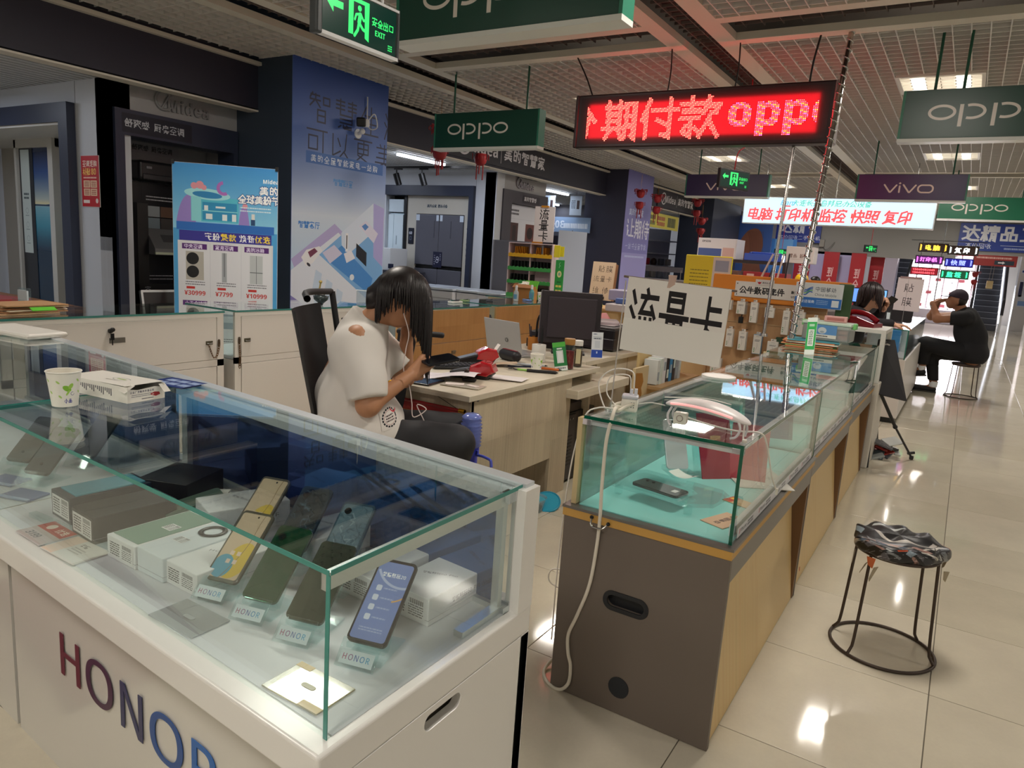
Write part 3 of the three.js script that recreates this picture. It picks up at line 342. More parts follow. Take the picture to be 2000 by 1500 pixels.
// ---------- prints and fittings of the left shops ----------
const fontB = await new FontLoader().loadAsync('fonts/droid/droid_sans_bold.typeface.json'), fontR = await new FontLoader().loadAsync('fonts/droid/droid_sans_regular.typeface.json');
const letters = (s, size, depth, font = fontB) => new TextGeometry(s, { font, size, depth, curveSegments: 5, bevelEnabled: false });
function brandRing(g, x, y, s, c) { g.strokeStyle = c; g.lineWidth = s * 0.1; g.beginPath(); g.arc(x + s * 0.5, y + s * 0.5, s * 0.45, 0.2 * PI, 1.75 * PI); g.stroke(); g.beginPath(); g.moveTo(x + s * 0.3, y + s * 0.85); g.quadraticCurveTo(x + s * 0.5, y + s * 0.6, x + s * 0.7, y + s * 0.28); g.stroke(); return x + s * 0.62; }
{
const t = thing('column_banner', 'tall blue banner with dark characters and a cut-away house, wrapped on the nearest column', 'banner', [-5.242, 0.3, -5.13], PI / 2);
const art = pm(860, 1860, (g, W, H) => { const S = 700, Y = (m) => (2.95 - m) * S, X = (z) => (-4.52 - z) * S;
const q = g.createLinearGradient(0, 0, 0, H); q.addColorStop(0, '#33519f'); q.addColorStop(0.24, '#5473bd'); q.addColorStop(0.4, '#9fb4e2'); q.addColorStop(0.52, '#dce6f6'); q.addColorStop(0.7, '#c3dcf5'); q.addColorStop(1, '#8bb4e6'); g.fillStyle = q; g.fillRect(0, 0, W, H);
write(g, '智慧生活', X(-4.7), Y(2.66), 196, '#2b2f4c', { lw: 0.055, sp: 1.18 }); write(g, '可以更美的', X(-4.68), Y(2.35), 182, '#2b2f4c', { lw: 0.055, sp: 1.15 });
g.fillStyle = '#4573c0'; g.fillRect(X(-4.68), Y(2.13), 1.02 * S, 0.105 * S); write(g, '美的全屋智能家电一站购', X(-4.68) + 40, Y(2.108), 46, '#eef4ff', { lw: 0.09, sp: 1.24 });
write(g, '智慧卧室', X(-5.02), Y(1.92), 44, '#5e9ae0', { lw: 0.12, sp: 1.05 }); write(g, '智慧客厅', X(-4.6), Y(1.5), 44, '#3f86d8', { lw: 0.12, sp: 1.05 });
const poly = (c, a) => { g.fillStyle = c; g.beginPath(); a.forEach(([z, m], i) => (i ? g.lineTo(X(z), Y(m)) : g.moveTo(X(z), Y(m)))); g.fill(); };
poly('#bfb4e4', [[-4.52, 1.15], [-5.05, 1.5], [-5.2, 1.4], [-4.6, 1.0]]); poly('#e9eefb', [[-4.52, 1.05], [-5.1, 1.42], [-5.74, 1.02], [-5.74, 0.35], [-4.52, 0.35]]);
poly('#84b9ee', [[-4.86, 1.2], [-5.6, 1.72], [-5.74, 1.66], [-5.74, 0.75], [-5.5, 0.78]]); poly('#dfe9fb', [[-5.14, 1.42], [-5.58, 1.74], [-5.6, 1.46], [-5.16, 1.16]]); poly('#4f93dd', [[-4.95, 1.16], [-5.15, 1.3], [-5.6, 0.98], [-5.55, 0.82]]); poly('#b9b2ea', [[-5.58, 1.74], [-5.74, 1.7], [-5.74, 1.1], [-5.6, 1.2]]);
poly('#e6e2f6', [[-5.38, 1.5], [-5.48, 1.56], [-5.66, 1.44], [-5.6, 1.34]]); poly('#5b8bd0', [[-5.42, 1.5], [-5.47, 1.53], [-5.52, 1.5], [-5.47, 1.46]]); poly('#ded9f2', [[-4.9, 1.22], [-5.05, 1.3], [-5.16, 1.22], [-5.0, 1.12]]); poly('#f3f1fb', [[-5.18, 1.22], [-5.28, 1.26], [-5.34, 1.18], [-5.22, 1.13]]);
poly('#1d2230', [[-5.35, 1.33], [-5.5, 1.24], [-5.5, 1.1], [-5.35, 1.2]]); poly('#f4f4fb', [[-5.2, 1.42], [-5.235, 1.42], [-5.235, 1.24], [-5.2, 1.24]]); poly('#2a2c3a', [[-5.21, 1.4], [-5.222, 1.4], [-5.222, 1.27], [-5.21, 1.27]]);
for (let i = 0; i < 3; i++) poly('#cfe0f5', [[-4.82 - i * 0.14, 1.06 - i * 0.09], [-4.9 - i * 0.14, 1.02 - i * 0.09], [-4.86 - i * 0.14, 0.84 - i * 0.09], [-4.78 - i * 0.14, 0.88 - i * 0.09]]); g.fillStyle = '#eff3fb'; g.beginPath(); g.arc(X(-5.3), Y(0.99), 22, 0, 7); g.fill();
poly('#8f86c9', [[-4.52, 0.82], [-4.7, 0.72], [-5.2, 0.35], [-4.52, 0.35]]); poly('#5f8fd0', [[-4.52, 0.62], [-4.75, 0.5], [-5.0, 0.35], [-4.52, 0.35]]);
poly('#f6f4f8', [[-4.64, 1.17], [-4.7, 1.24], [-4.86, 1.28], [-4.9, 1.24], [-4.78, 1.12], [-4.7, 1.09]]); poly('#7d3b57', [[-4.72, 1.22], [-4.8, 1.26], [-4.84, 1.23], [-4.75, 1.17]]); g.fillStyle = '#2a2a38'; g.beginPath(); g.ellipse(X(-4.73), Y(1.105), 18, 9, 0.6, 0, 7); g.fill(); }, 0.45);
obj('sheet', box(1.225, 2.652, 0.004, 0, 1.326, -0.002), M('#5572b8', 0.5), t); print('print', 1.22, 2.65, art, t, 0, 1.326, 0.001);
}
{
const t = thing('column_banner', 'lilac banner with white characters on the second column', 'banner', [-5.292, 0.3, -12.54], PI / 2);
obj('sheet', box(1.185, 2.62, 0.004, 0, 1.31, -0.002), M('#8c84c8', 0.5), t);
print('print', 1.18, 2.6, pm(430, 948, (g, W, H) => { g.fillStyle = '#7d7cc0'; g.fillRect(0, 0, W, H); g.fillStyle = '#9a97d3'; g.fillRect(0, H * 0.55, W, H * 0.45); write(g, '美的智慧家', 60, 236, 44, '#c9d4f2', { lw: 0.1, sp: 1.1 }); write(g, '让期待', 40, 300, 122, '#e3e4f6', { lw: 0.1, sp: 1.06 }); write(g, '一站式全屋智能', 40, 455, 42, '#c9d0f0', { lw: 0.07, sp: 1.25 }); lines(g, 46, 538, 330, 1, 10, '#b9c1ea', 12); }, 0.5), t, 0, 1.31, 0.001);
}
const fasciaArt = pm(1100, 190, (g, W, H) => { g.fillStyle = '#26242f'; g.fillRect(0, 0, W, H); const x = brandRing(g, 20, 22, 150, '#e4e2e8'); g.fillStyle = '#e4e2e8'; g.font = 'bold 118px sans-serif'; g.fillText('Midea', x + 10, 138); g.fillRect(505, 20, 4, 150); write(g, '美的智慧家', 545, 42, 96, '#e4e2e8', { lw: 0.13, sp: 1.13 }); }, 0.5);
for (const [z, l, s] of [[-8.6, 'white brand lettering on the dark fascia behind the second green sign', 1], [-15.6, 'white brand lettering on the far dark fascia beside the lilac column', 0.92]]) { const t = thing('fascia_lettering', l, 'sign', [FX, 2.5, z], PI / 2); obj('board', box(2.6 * s, 0.36, 0.02, 0, 0.17, 0.01), M('#26242f', 0.5), t); print('print', 2.3 * s, 0.34 * s, fasciaArt, t, 0, 0.17, 0.0215); }
for (const [z, y, l, c] of [[-3.99, 2.315, 'grey raised brand letters over the first display frame', '#8d8d8f'], [-9.72, 2.29, 'grey raised brand letters over the second display frame', '#a09ca4']]) {
const t = thing('raised_lettering', l, 'sign', [-5.998, y, z], PI / 2), m = M(c, 0.5); obj('letter', tf(letters('Midea', 0.1, 0.02), -0.18, 0.02, 0), m, t); obj('emblem', [tf(new THREE.TorusGeometry(0.075, 0.012, 8, 30, 5.0), -0.2, 0.1, 0.012, 0, 0, 0.6), bar([-0.23, 0.02, 0.012], [-0.15, 0.15, 0.012], 0.01)], m, t);
}
{
const F = thing('display_lettering', 'pale characters on the dark header of the first display frame', 'sign', [-5.964, 2.09, -3.72], PI / 2); print('print', 0.62, 0.15, pm(620, 150, (g, W, H) => { g.fillStyle = '#1d2130'; g.fillRect(0, 0, W, H); write(g, '舒爽感 厨房空调', 22, 40, 66, '#c6cad2', { lw: 0.1, sp: 1.08 }); }, 0.5), F, 0, 0.085, 0.001);
const K = thing('display_lettering', 'dark characters on the grey back panel inside the first display frame', 'sign', [-6.456, 2.0, -3.99], PI / 2); print('print', 0.46, 0.1, pm(460, 100, (g, W, H) => { g.fillStyle = '#85858a'; g.fillRect(0, 0, W, H); write(g, '舒爽感 厨房空调', 14, 26, 48, '#3a3a40', { lw: 0.13, sp: 1.08 }); }, 0.5), K, 0, 0.05, 0.001);
const a = thing('air_conditioner', 'black wall-hung kitchen air conditioner in the first display frame', 'air conditioner', [-6.46, 1.76, -4.05]); obj('body', rbox(0.2, 0.17, 0.66, 0.03, 0.1, 0.085, 0), M('#1a1a1d', 0.35), a); obj('flap', rbox(0.02, 0.05, 0.6, 0.008, 0.2, 0.03, 0), M('#26262a', 0.3), a); obj('badge', box(0.004, 0.02, 0.05, 0.2015, 0.11, 0.24), M('#7a7a80', 0.4), a);
const p = thing('display_panel', 'black product panel with small pictures below the black air conditioner', 'panel', [-6.455, 0.78, -4.06]); obj('board', box(0.05, 0.97, 0.72, 0.03, 0.485, 0), M('#141519', 0.25), p);
obj('side_block', box(0.16, 0.72, 0.1, 0.1, 0.42, 0.31), M('#0c0c0f', 0.3), p);
print('print', 0.56, 0.9, pm(448, 720, (g, W, H) => { g.fillStyle = '#17181c'; g.fillRect(0, 0, W, H); lines(g, 30, 70, 220, 2, 22, '#b9b9bd', 8); for (const [i, c] of [[0, '#9aa0a4'], [1, '#6d5446'], [2, '#7c8a92'], [3, '#4e4a48']]) { g.fillStyle = c; g.fillRect(30 + (i % 2) * 110, 140 + ((i / 2) | 0) * 84, 104, 76); } lines(g, 280, 150, 130, 2, 24, '#a5a5aa', 10); g.fillStyle = '#2c2524'; g.fillRect(276, 200, 140, 96); lines(g, 30, 640, 200, 2, 24, '#8d8d92', 8); }, 0.25), p, 0.0565, 0.49, -0.04, 0, PI / 2);
const hd = thing('range_hood', 'grey slanted kitchen hood on the black product panel', 'range hood', [-6.4, 1.12, -4.08]); obj('body', tf(ext([[0, 0], [0.22, 0], [0.22, 0.05], [0.08, 0.22], [0, 0.22]], 0.56, 0.004), 0, 0, 0.28, 0, 0, 0).translate(0, 0, -0.56), M('#7b7b7d', 0.35, 0.4), hd); obj('lip', box(0.02, 0.02, 0.56, 0.22, 0.01, 0), M('#b9c0a8', 0.3), hd); obj('filter_grille', box(0.006, 0.08, 0.34, 0.15, 0.14, 0, 0, 0, 0.66), M('#5f5f62', 0.4, 0.5), hd);
const sb = thing('display_panel', 'low black panel with white arrows at the foot of the first display frame', 'panel', [-6.3, 0.3, -4.05]); obj('board', box(0.04, 0.55, 0.9, 0, 0.27, 0, 0, 0, 0.15), M('#101114', 0.3), sb); print('print', 0.7, 0.3, pm(420, 180, (g, W, H) => { g.fillStyle = '#121317'; g.fillRect(0, 0, W, H); write(g, '空调厨房', 30, 14, 34, '#a9a9ad', { lw: 0.12, vertical: true }); for (const x of [120, 270]) { g.fillStyle = '#2c3442'; g.beginPath(); g.moveTo(x, 60); g.lineTo(x + 70, 60); g.lineTo(x + 70, 40); g.lineTo(x + 120, 80); g.lineTo(x + 70, 120); g.lineTo(x + 70, 100); g.lineTo(x, 100); g.fill(); } }, 0.3), sb, 0.03, 0.4, 0.0, 0, PI / 2, 0);
const al = thing('display_stand', 'silver-framed tilted dark board leaning at the foot of the first display frame', 'panel', [-6.02, 0.02, -3.92]); obj('board', box(0.02, 0.78, 0.62, 0, 0.39, 0, 0, 0, 0.18), M('#231d1f', 0.3), al); obj('frame', [box(0.03, 0.02, 0.64, -0.07, 0.78, 0, 0, 0, 0.18), box(0.03, 0.8, 0.02, 0, 0.39, 0.315, 0, 0, 0.18), box(0.03, 0.8, 0.02, 0, 0.39, -0.315, 0, 0, 0.18)], MT.alu, al);
const ub = thing('umbrella', 'folded blue umbrella leaning before the first display frame', 'umbrella', [-5.55, 0, -3.95]); obj('canopy', tf(lathe([[0.002, 0.98], [0.02, 0.9], [0.055, 0.55], [0.05, 0.3], [0.01, 0.22]], 9), 0, 0, 0, 0, 0, 0.3), M('#2a4a8e', 0.5), ub); obj('shaft', bar([0.0, 0.0, 0], [-0.3, 1.0, 0], 0.008), MT.chrome, ub);
}
{
const lake = pm(256, 640, (g, W, H) => { const q = g.createLinearGradient(0, 0, 0, H); q.addColorStop(0, '#1a2c55'); q.addColorStop(0.2, '#2f5292'); q.addColorStop(0.47, '#b9c4bd'); q.addColorStop(0.515, '#e6dcae'); q.addColorStop(0.55, '#7fb7c8'); q.addColorStop(0.75, '#3f96b0'); q.addColorStop(1, '#16364f'); g.fillStyle = q; g.fillRect(0, 0, W, H); g.fillStyle = '#1b3a5a'; g.beginPath(); g.moveTo(0, H * 0.525); g.quadraticCurveTo(60, H * 0.505, 100, H * 0.522); g.quadraticCurveTo(150, H * 0.485, 200, H * 0.52); g.lineTo(W, H * 0.525); g.lineTo(W, H * 0.54); g.lineTo(0, H * 0.54); g.fill(); }, 0.25);
const t = thing('display_door', 'framed glass door panel with a printed blue lake in the left bay', 'display', [-8.2, 0, -3.8]); obj('frame', [B(-0.42, -0.38, 0, 2.2, -0.04, 0.03), B(0.33, 0.42, 0, 2.2, -0.04, 0.06), B(-0.42, 0.42, 2.07, 2.2, -0.04, 0.03)], M('#c9c6be', 0.45), t); obj('edge_panel', B(-0.38, -0.1, 0, 2.07, -0.04, 0.0), M('#1c1f27', 0.3), t); obj('picture', B(-0.1, 0.33, 0, 2.07, -0.04, -0.005), lake, t);
print('menu', 0.18, 1.05, pm(120, 700, (g, W, H) => { g.fillStyle = '#cfdad6'; g.fillRect(0, 0, W, H); lines(g, 24, 290, 70, 2, 26, '#46555a', 14); for (let i = 0; i < 3; i++) { g.strokeStyle = '#a8b5b4'; g.lineWidth = 4; g.beginPath(); g.arc(60, 410 + i * 95, 18, 0, 7); g.stroke(); lines(g, 34, 440 + i * 95, 50, 1, 10, '#8c9a9a', 6); } }, 0.5), t, -0.26, 1.53, 0.0015);
const u = thing('display_door', 'second lake picture in the left bay, narrower and beside the navy frame', 'display', [-7.52, 0, -3.95]); obj('frame', [B(-0.25, 0.45, 2.05, 2.14, -0.04, 0.02), B(-0.25, -0.2, 0, 2.05, -0.04, 0.02), B(0.42, 0.45, 0, 2.05, -0.04, 0.02)], M('#1a1c22', 0.4), u); obj('picture', B(-0.2, 0.12, 0, 1.95, -0.04, -0.01), lake, u); obj('white_cabinet', rbox(0.4, 1.0, 0.16, 0.01, 0.35, 1.5, 0.06), M('#d8dad6', 0.45), u);
const d = thing('wooden_table', 'brown table top with papers at the far left edge', 'table', [-5.6, 0, -2.25]); obj('tabletop', rbox(1.5, 0.04, 0.6, 0.006, -0.1, 0.78, 0), M('#8a5a36', 0.45), d); for (const [x, z] of [[-0.75, -0.25], [0.58, -0.25], [-0.75, 0.25], [0.58, 0.25]]) obj('leg', box(0.05, 0.76, 0.05, x, 0.38, z), MT.black, d); obj('modesty_panel', box(1.4, 0.3, 0.02, -0.1, 0.6, -0.25), MT.black, d);
const bk = thing('booklet', 'flat red and white booklet on the brown table', 'booklet', [-5.72, 0.8, -2.25]); obj('cover', box(0.55, 0.012, 0.32, 0, 0.006, 0, 0, 0.15, 0), M('#a8474a', 0.5), bk); obj('leaf', box(0.2, 0.008, 0.28, -0.4, 0.004, 0, 0, 0.1, 0), MT.paper, bk);
const cups = thing('brochure_stand', 'clear brochure stand with white cards on the brown table edge', 'brochure stand', [-5.08, 0.8, -2.28]); obj('holder', [box(0.16, 0.12, 0.004, 0, 0.06, 0.04), box(0.16, 0.05, 0.004, 0, 0.025, 0.08)], MT.acryl, cups); obj('card', box(0.12, 0.1, 0.01, 0, 0.055, 0.05), M('#d9e3e8', 0.6), cups);
}
const poster = (name, label, w, h, p, ry, art, rough = 0.4) => { const t = thing(name, label, 'poster', p, ry); obj('sheet', box(w + 0.004, h + 0.004, 0.004, 0, h / 2, -0.002), MT.paper, t); print('print', w, h, pm(art[0], art[1], art[2], rough), t, 0, h / 2, 0.001); return t; };
poster('wall_poster', 'narrow red poster with gold figures on the white pier', 0.27, 0.41, [-6.29, 1.49, -3.315], 0, [270, 410, (g, W, H) => { g.fillStyle = '#c8202b'; g.fillRect(0, 0, W, H); write(g, '空调连购', 24, 38, 50, '#ffe9d8', { lw: 0.13, sp: 1.1 }); write(g, '补贴', 24, 98, 58, '#ffcf6a', { lw: 0.15, sp: 1.0 }); g.fillStyle = '#ffcf6a'; g.font = 'bold 70px sans-serif'; g.fillText('80', 150, 152); lines(g, 30, 170, 200, 1, 10, '#ffdccb', 12); g.fillStyle = '#f6d7b4'; for (let i = 0; i < 4; i++) { g.fillRect(30 + (i % 2) * 106, 198 + ((i / 2) | 0) * 66, 98, 58); } g.fillStyle = '#c8594a'; for (let i = 0; i < 4; i++) lines(g, 44 + (i % 2) * 106, 208 + ((i / 2) | 0) * 66, 70, 3, 15, '#b8493c', 8); g.fillStyle = '#f4e6df'; g.fillRect(20, 356, 96, 26); g.beginPath(); g.arc(228, 362, 20, 0, 7); g.fill(); }]);
{ // roll-up banner with prices, faces the counters
const t = thing('roll_up_banner', 'standing price banner with a blue house picture above rows of appliances', 'banner', [-4.78, 0.12, -3.5], 0.66), W0 = 0.76, H0 = 1.72;
obj('sheet', box(W0, H0, 0.006, 0, H0 / 2, -0.004), M('#d9dde6', 0.5), t); for (const s of [-1, 1]) { obj('stand_rod', bar([s * W0 * 0.49, H0 + 0.01, -0.015], [0, 0.4, -0.15], 0.005), MT.black, t); obj('clip', box(0.02, 0.03, 0.02, s * W0 * 0.49, H0, 0), MT.black, t); } obj('foot', [bar([0, 0.45, -0.15], [-0.25, -0.12, 0.1], 0.008), bar([0, 0.45, -0.15], [0.25, -0.12, 0.1], 0.008), bar([0, 0.45, -0.15], [0, -0.12, -0.4], 0.008)], MT.black, t);
print('print', W0 - 0.004, H0 - 0.004, pm(640, 1448, (g, W, H) => { g.fillStyle = '#4da3dc'; g.fillRect(0, 0, W, H); const q = g.createLinearGradient(0, 0, 0, 380); q.addColorStop(0, '#3e93d6'); q.addColorStop(1, '#8fd0ee'); g.fillStyle = q; g.fillRect(0, 0, W, 400);
g.fillStyle = '#9b86cf'; g.beginPath(); g.moveTo(20, 360); g.quadraticCurveTo(50, 180, 110, 190); g.lineTo(140, 360); g.fill(); g.beginPath(); g.moveTo(400, 370); g.quadraticCurveTo(410, 220, 450, 230); g.lineTo(470, 370); g.fill();
g.fillStyle = '#57c0d8'; g.fillRect(110, 200, 290, 150); g.fillStyle = '#2f93c4'; g.fillRect(180, 230, 210, 110); g.fillStyle = '#a6e4ec'; g.beginPath(); g.ellipse(210, 182, 140, 34, 0.06, 0, 7); g.fill(); g.fillStyle = '#2d86bf'; g.beginPath(); g.ellipse(210, 186, 90, 20, 0.06, 0, 7); g.fill(); g.fillStyle = '#8fdbe4'; g.fillRect(112, 200, 60, 150); g.fillRect(180, 280, 215, 6); g.fillStyle = '#e9f2f4'; for (const [a, b, c, d] of [[190, 250, 24, 30], [260, 252, 60, 12], [200, 300, 40, 34], [300, 300, 30, 38], [360, 296, 26, 44]]) g.fillRect(a, b, c, d); g.fillStyle = '#e49aa6'; for (const [a, b, r] of [[130, 134, 20], [165, 128, 24], [190, 142, 16], [440, 240, 16]]) { g.beginPath(); g.arc(a, b, r, 0, 7); g.fill(); } g.strokeStyle = '#b06fc0'; g.lineWidth = 20; g.beginPath(); g.arc(310, 140, 34, 1, 4.6); g.stroke();
g.fillStyle = '#2c6fc4'; g.fillRect(20, 358, 600, 50); g.fillStyle = '#e9e7e2'; g.fillRect(480, 285, 20, 50); g.fillStyle = '#274a76'; g.fillRect(476, 320, 26, 36);
g.fillStyle = '#fff'; g.font = 'bold 34px sans-serif'; g.fillText('Midea', 548, 92); write(g, '美的', 530, 110, 54, '#fff', { lw: 0.14, outline: '#2a5aa0' }); write(g, '全球美粉节', 398, 170, 52, '#fff', { lw: 0.15, sp: 0.98, outline: '#27488c' }); lines(g, 410, 245, 190, 2, 20, '#dff0fb', 7);
g.fillStyle = '#3a3598'; g.fillRect(36, 410, 568, 64); write(g, '宠粉', 190, 420, 44, '#fff', { lw: 0.12 }); write(g, '爆款', 290, 420, 44, '#ffe14a', { lw: 0.12 }); write(g, '焕新', 404, 420, 44, '#fff', { lw: 0.12 }); write(g, '优选', 502, 420, 44, '#ffe14a', { lw: 0.12 });
g.fillStyle = '#e3e3e8'; g.fillRect(26, 474, 588, 974); const cell = (i, j, ti, price) => { const x = 40 + i * 192, y = 492 + j * 360; g.fillStyle = '#5b2a78'; g.fillRect(x + 12, y, 152, 34); write(g, ti, x + 24, y + 4, 27, '#f2e9ff', { lw: 0.12, sp: 1.05 }); lines(g, x + 30, y + 238, 120, 2, 15, '#7a7a82', 6); g.fillStyle = '#c9332e'; g.fillRect(x + 36, y + 270, 52, 15); g.font = 'bold 40px sans-serif'; g.fillText(price, x + 22, y + 325); g.fillStyle = '#c9c9d2'; g.fillRect(x + 183, y - 6, 2, 340); };
cell(0, 0, '中央空调', '¥30999'); cell(1, 0, '家用空调', '¥7799'); cell(2, 0, '美的冰箱', '¥10999'); cell(0, 1, '小天全洗衣机', ''); cell(1, 1, '美的电热', ''); cell(2, 1, '智能小电', '¥799');
g.fillStyle = '#b9b4ab'; g.fillRect(74, 540, 110, 180); g.fillStyle = '#16161a'; for (const y of [585, 668]) { g.beginPath(); g.arc(116, y, 38, 0, 7); g.fill(); } g.fillStyle = '#a9adb2'; g.fillRect(296, 540, 30, 186); g.fillStyle = '#74777c'; g.fillRect(308, 540, 6, 150); g.fillStyle = '#c3c7c9'; g.fillRect(470, 545, 80, 180); g.fillStyle = '#6a6f72'; g.fillRect(470, 650, 80, 5); g.fillRect(509, 545, 3, 180); g.fillStyle = '#23232a'; g.fillRect(70, 900, 50, 150); g.fillStyle = '#74a7b2'; g.fillRect(138, 980, 56, 60); g.fillStyle = '#96a3ae'; g.beginPath(); g.roundRect(256, 930, 120, 96, 20); g.fill(); g.fillStyle = '#c3ccd3'; g.fillRect(270, 944, 96, 40); g.fillStyle = '#1d1d22'; g.beginPath(); g.roundRect(478, 896, 56, 70, 14); g.fill(); }, 0.5), t, 0, H0 / 2, 0.0);
}
{
const t = thing('refrigerator', 'large grey four-door refrigerator built into the beige wall panel', 'refrigerator', [-7.042, 0, -9.0]), dm = M('#6c6d78', 0.3, 0.25);
obj('carcass', box(0.925, 1.84, 0.5, 0, 0.92, -0.24), MT.dark, t);
for (const s of [-1, 1]) { const d = obj('door', rbox(0.456, 0.775, 0.05, 0.006, s * 0.231, 1.455, 0.03), dm, t); obj('handle', box(0.012, 0.26, 0.006, s * 0.05 + (s > 0 ? 0.2 : -0.02) - 0.02, 1.62, 0.057), M('#54555f', 0.4), d); const e = obj('drawer', rbox(0.456, 1.0, 0.05, 0.006, s * 0.231, 0.51, 0.03), dm, t); obj('grip', box(0.44, 0.02, 0.02, s * 0.231, 1.03, 0.03), MT.black, e); }
for (const x of [-0.42, -0.02, 0.03, 0.43]) obj('sticker', box(0.07, 0.09, 0.002, x, 1.79, 0.0565), M('#cfdceb', 0.6), t);
obj('price_card', [box(0.17, 0.24, 0.004, 0.0, 1.16, 0.058)], M('#20233f', 0.4), t); print('print', 0.15, 0.22, pm(75, 110, (g) => { g.fillStyle = '#20233f'; g.fillRect(0, 0, 75, 110); g.strokeStyle = '#dfe3f2'; g.lineWidth = 4; g.beginPath(); g.arc(38, 44, 11, 0, 7); g.arc(36, 66, 12, 0, 7); g.stroke(); lines(g, 6, 20, 8, 5, 16, '#aab', 8); lines(g, 62, 10, 8, 4, 14, '#aab', 8); }, 0.4), t, 0, 1.16, 0.061);
const L = thing('wall_lettering', 'small dark characters above the grey refrigerator', 'sign', [-7.08, 1.92, -8.958]); print('print', 0.46, 0.1, pm(460, 100, (g, W, H) => { g.fillStyle = '#cbc6ba'; g.fillRect(0, 0, W, H); write(g, '美的全家 精品设备', 10, 26, 46, '#2f3f4f', { lw: 0.15, sp: 1.02 }); }, 0.5), L, 0, 0.05, 0.001);
const L2 = thing('wall_lettering', 'column of small dark characters right of the grey refrigerator', 'sign', [-6.5, 1.05, -8.958]); print('print', 0.06, 0.62, pm(60, 620, (g, W, H) => { g.fillStyle = '#cbc6ba'; g.fillRect(0, 0, W, H); write(g, '智电一站 可美大人', 10, 10, 38, '#2b3442', { lw: 0.12, sp: 1.9, vertical: true }); }, 0.5), L2, 0, 0.31, 0.001);
const n = thing('price_sign', 'dark number card on the beige panel left of the grey refrigerator', 'sign', [-7.6, 1.5, -8.955]); obj('card', rbox(0.11, 0.25, 0.02, 0.008, 0, 0, 0), M('#161b2c', 0.3), n); print('print', 0.09, 0.22, pm(90, 220, (g) => { g.fillStyle = '#161b2c'; g.fillRect(0, 0, 90, 220); g.fillStyle = '#dfe6f2'; g.font = 'bold 58px sans-serif'; g.fillText('60', 12, 84); g.strokeStyle = '#8f9ab5'; g.lineWidth = 4; g.strokeRect(30, 120, 30, 50); }, 0.4), n, 0, 0, 0.0115);
const w = thing('refrigerator', 'white two-door refrigerator left of the grey one, beside the blue banner', 'refrigerator', [-7.98, 0, -9.0]); obj('body', box(0.4, 1.85, 0.4, 0, 0.92, -0.2), M('#cfe0e8', 0.35), w); for (const s of [-1, 1]) { const d = obj('door', rbox(0.195, 1.05, 0.04, 0.006, s * 0.1, 1.3, 0.02), M('#dfeef4', 0.3), w); obj('handle', box(0.01, 0.14, 0.012, s * 0.1 - 0.03, 1.42, 0.045), M('#b7c4cc', 0.4), d); } obj('top_cabinet', rbox(0.4, 0.2, 0.04, 0.006, 0, 1.96, 0.02), M('#d6e4ec', 0.35), w);
const bn = thing('white_bench', 'low white display block with a black base left of the grey refrigerator', 'display block', [-7.9, 0, -8.6]); obj('block', rbox(0.75, 0.34, 0.4, 0.01, 0, 1.12, 0), M('#dfe3e6', 0.4), bn); obj('base', box(1.25, 0.95, 0.45, 0.1, 0.475, 0), M('#3d3f4a', 0.4), bn); obj('price_tag', [box(0.1, 0.07, 0.01, 0.42, 1.02, 0.23), box(0.1, 0.05, 0.01, 0.42, 0.93, 0.23)], M('#1d2440', 0.4), bn);
for (let i = 0; i < 5; i++) { const c = thing('chest_freezer', ['white chest unit with an open grey-framed front, nearest the seated woman', 'white chest unit second from the seated woman', 'white chest unit in front of the grey refrigerator', 'white chest unit below the white pier', 'white chest unit left of the cardboard box'][i], 'freezer', [-6.35 + i * 0.36, 0, -7.55 - (i % 2) * 0.05], 0, 'low white chest units'); obj('cabinet', rbox(0.345, 0.8, 0.55, 0.015, 0, 0.41, 0), M('#dcdde0', 0.4), c); obj('lid', rbox(0.35, 0.03, 0.56, 0.01, 0, 0.835, 0), M('#cfd8e2', 0.2), c); obj('seam', [box(0.34, 0.005, 0.004, 0, 0.72, 0.276), box(0.005, 0.25, 0.004, 0.12, 0.6, 0.276)], MT.grey, c); if (!i) obj('frame', [box(0.03, 0.16, 0.02, 0.1, 0.72, 0.29), box(0.3, 0.012, 0.02, 0, 0.78, 0.29)], M('#4a4548', 0.4), c); }
}
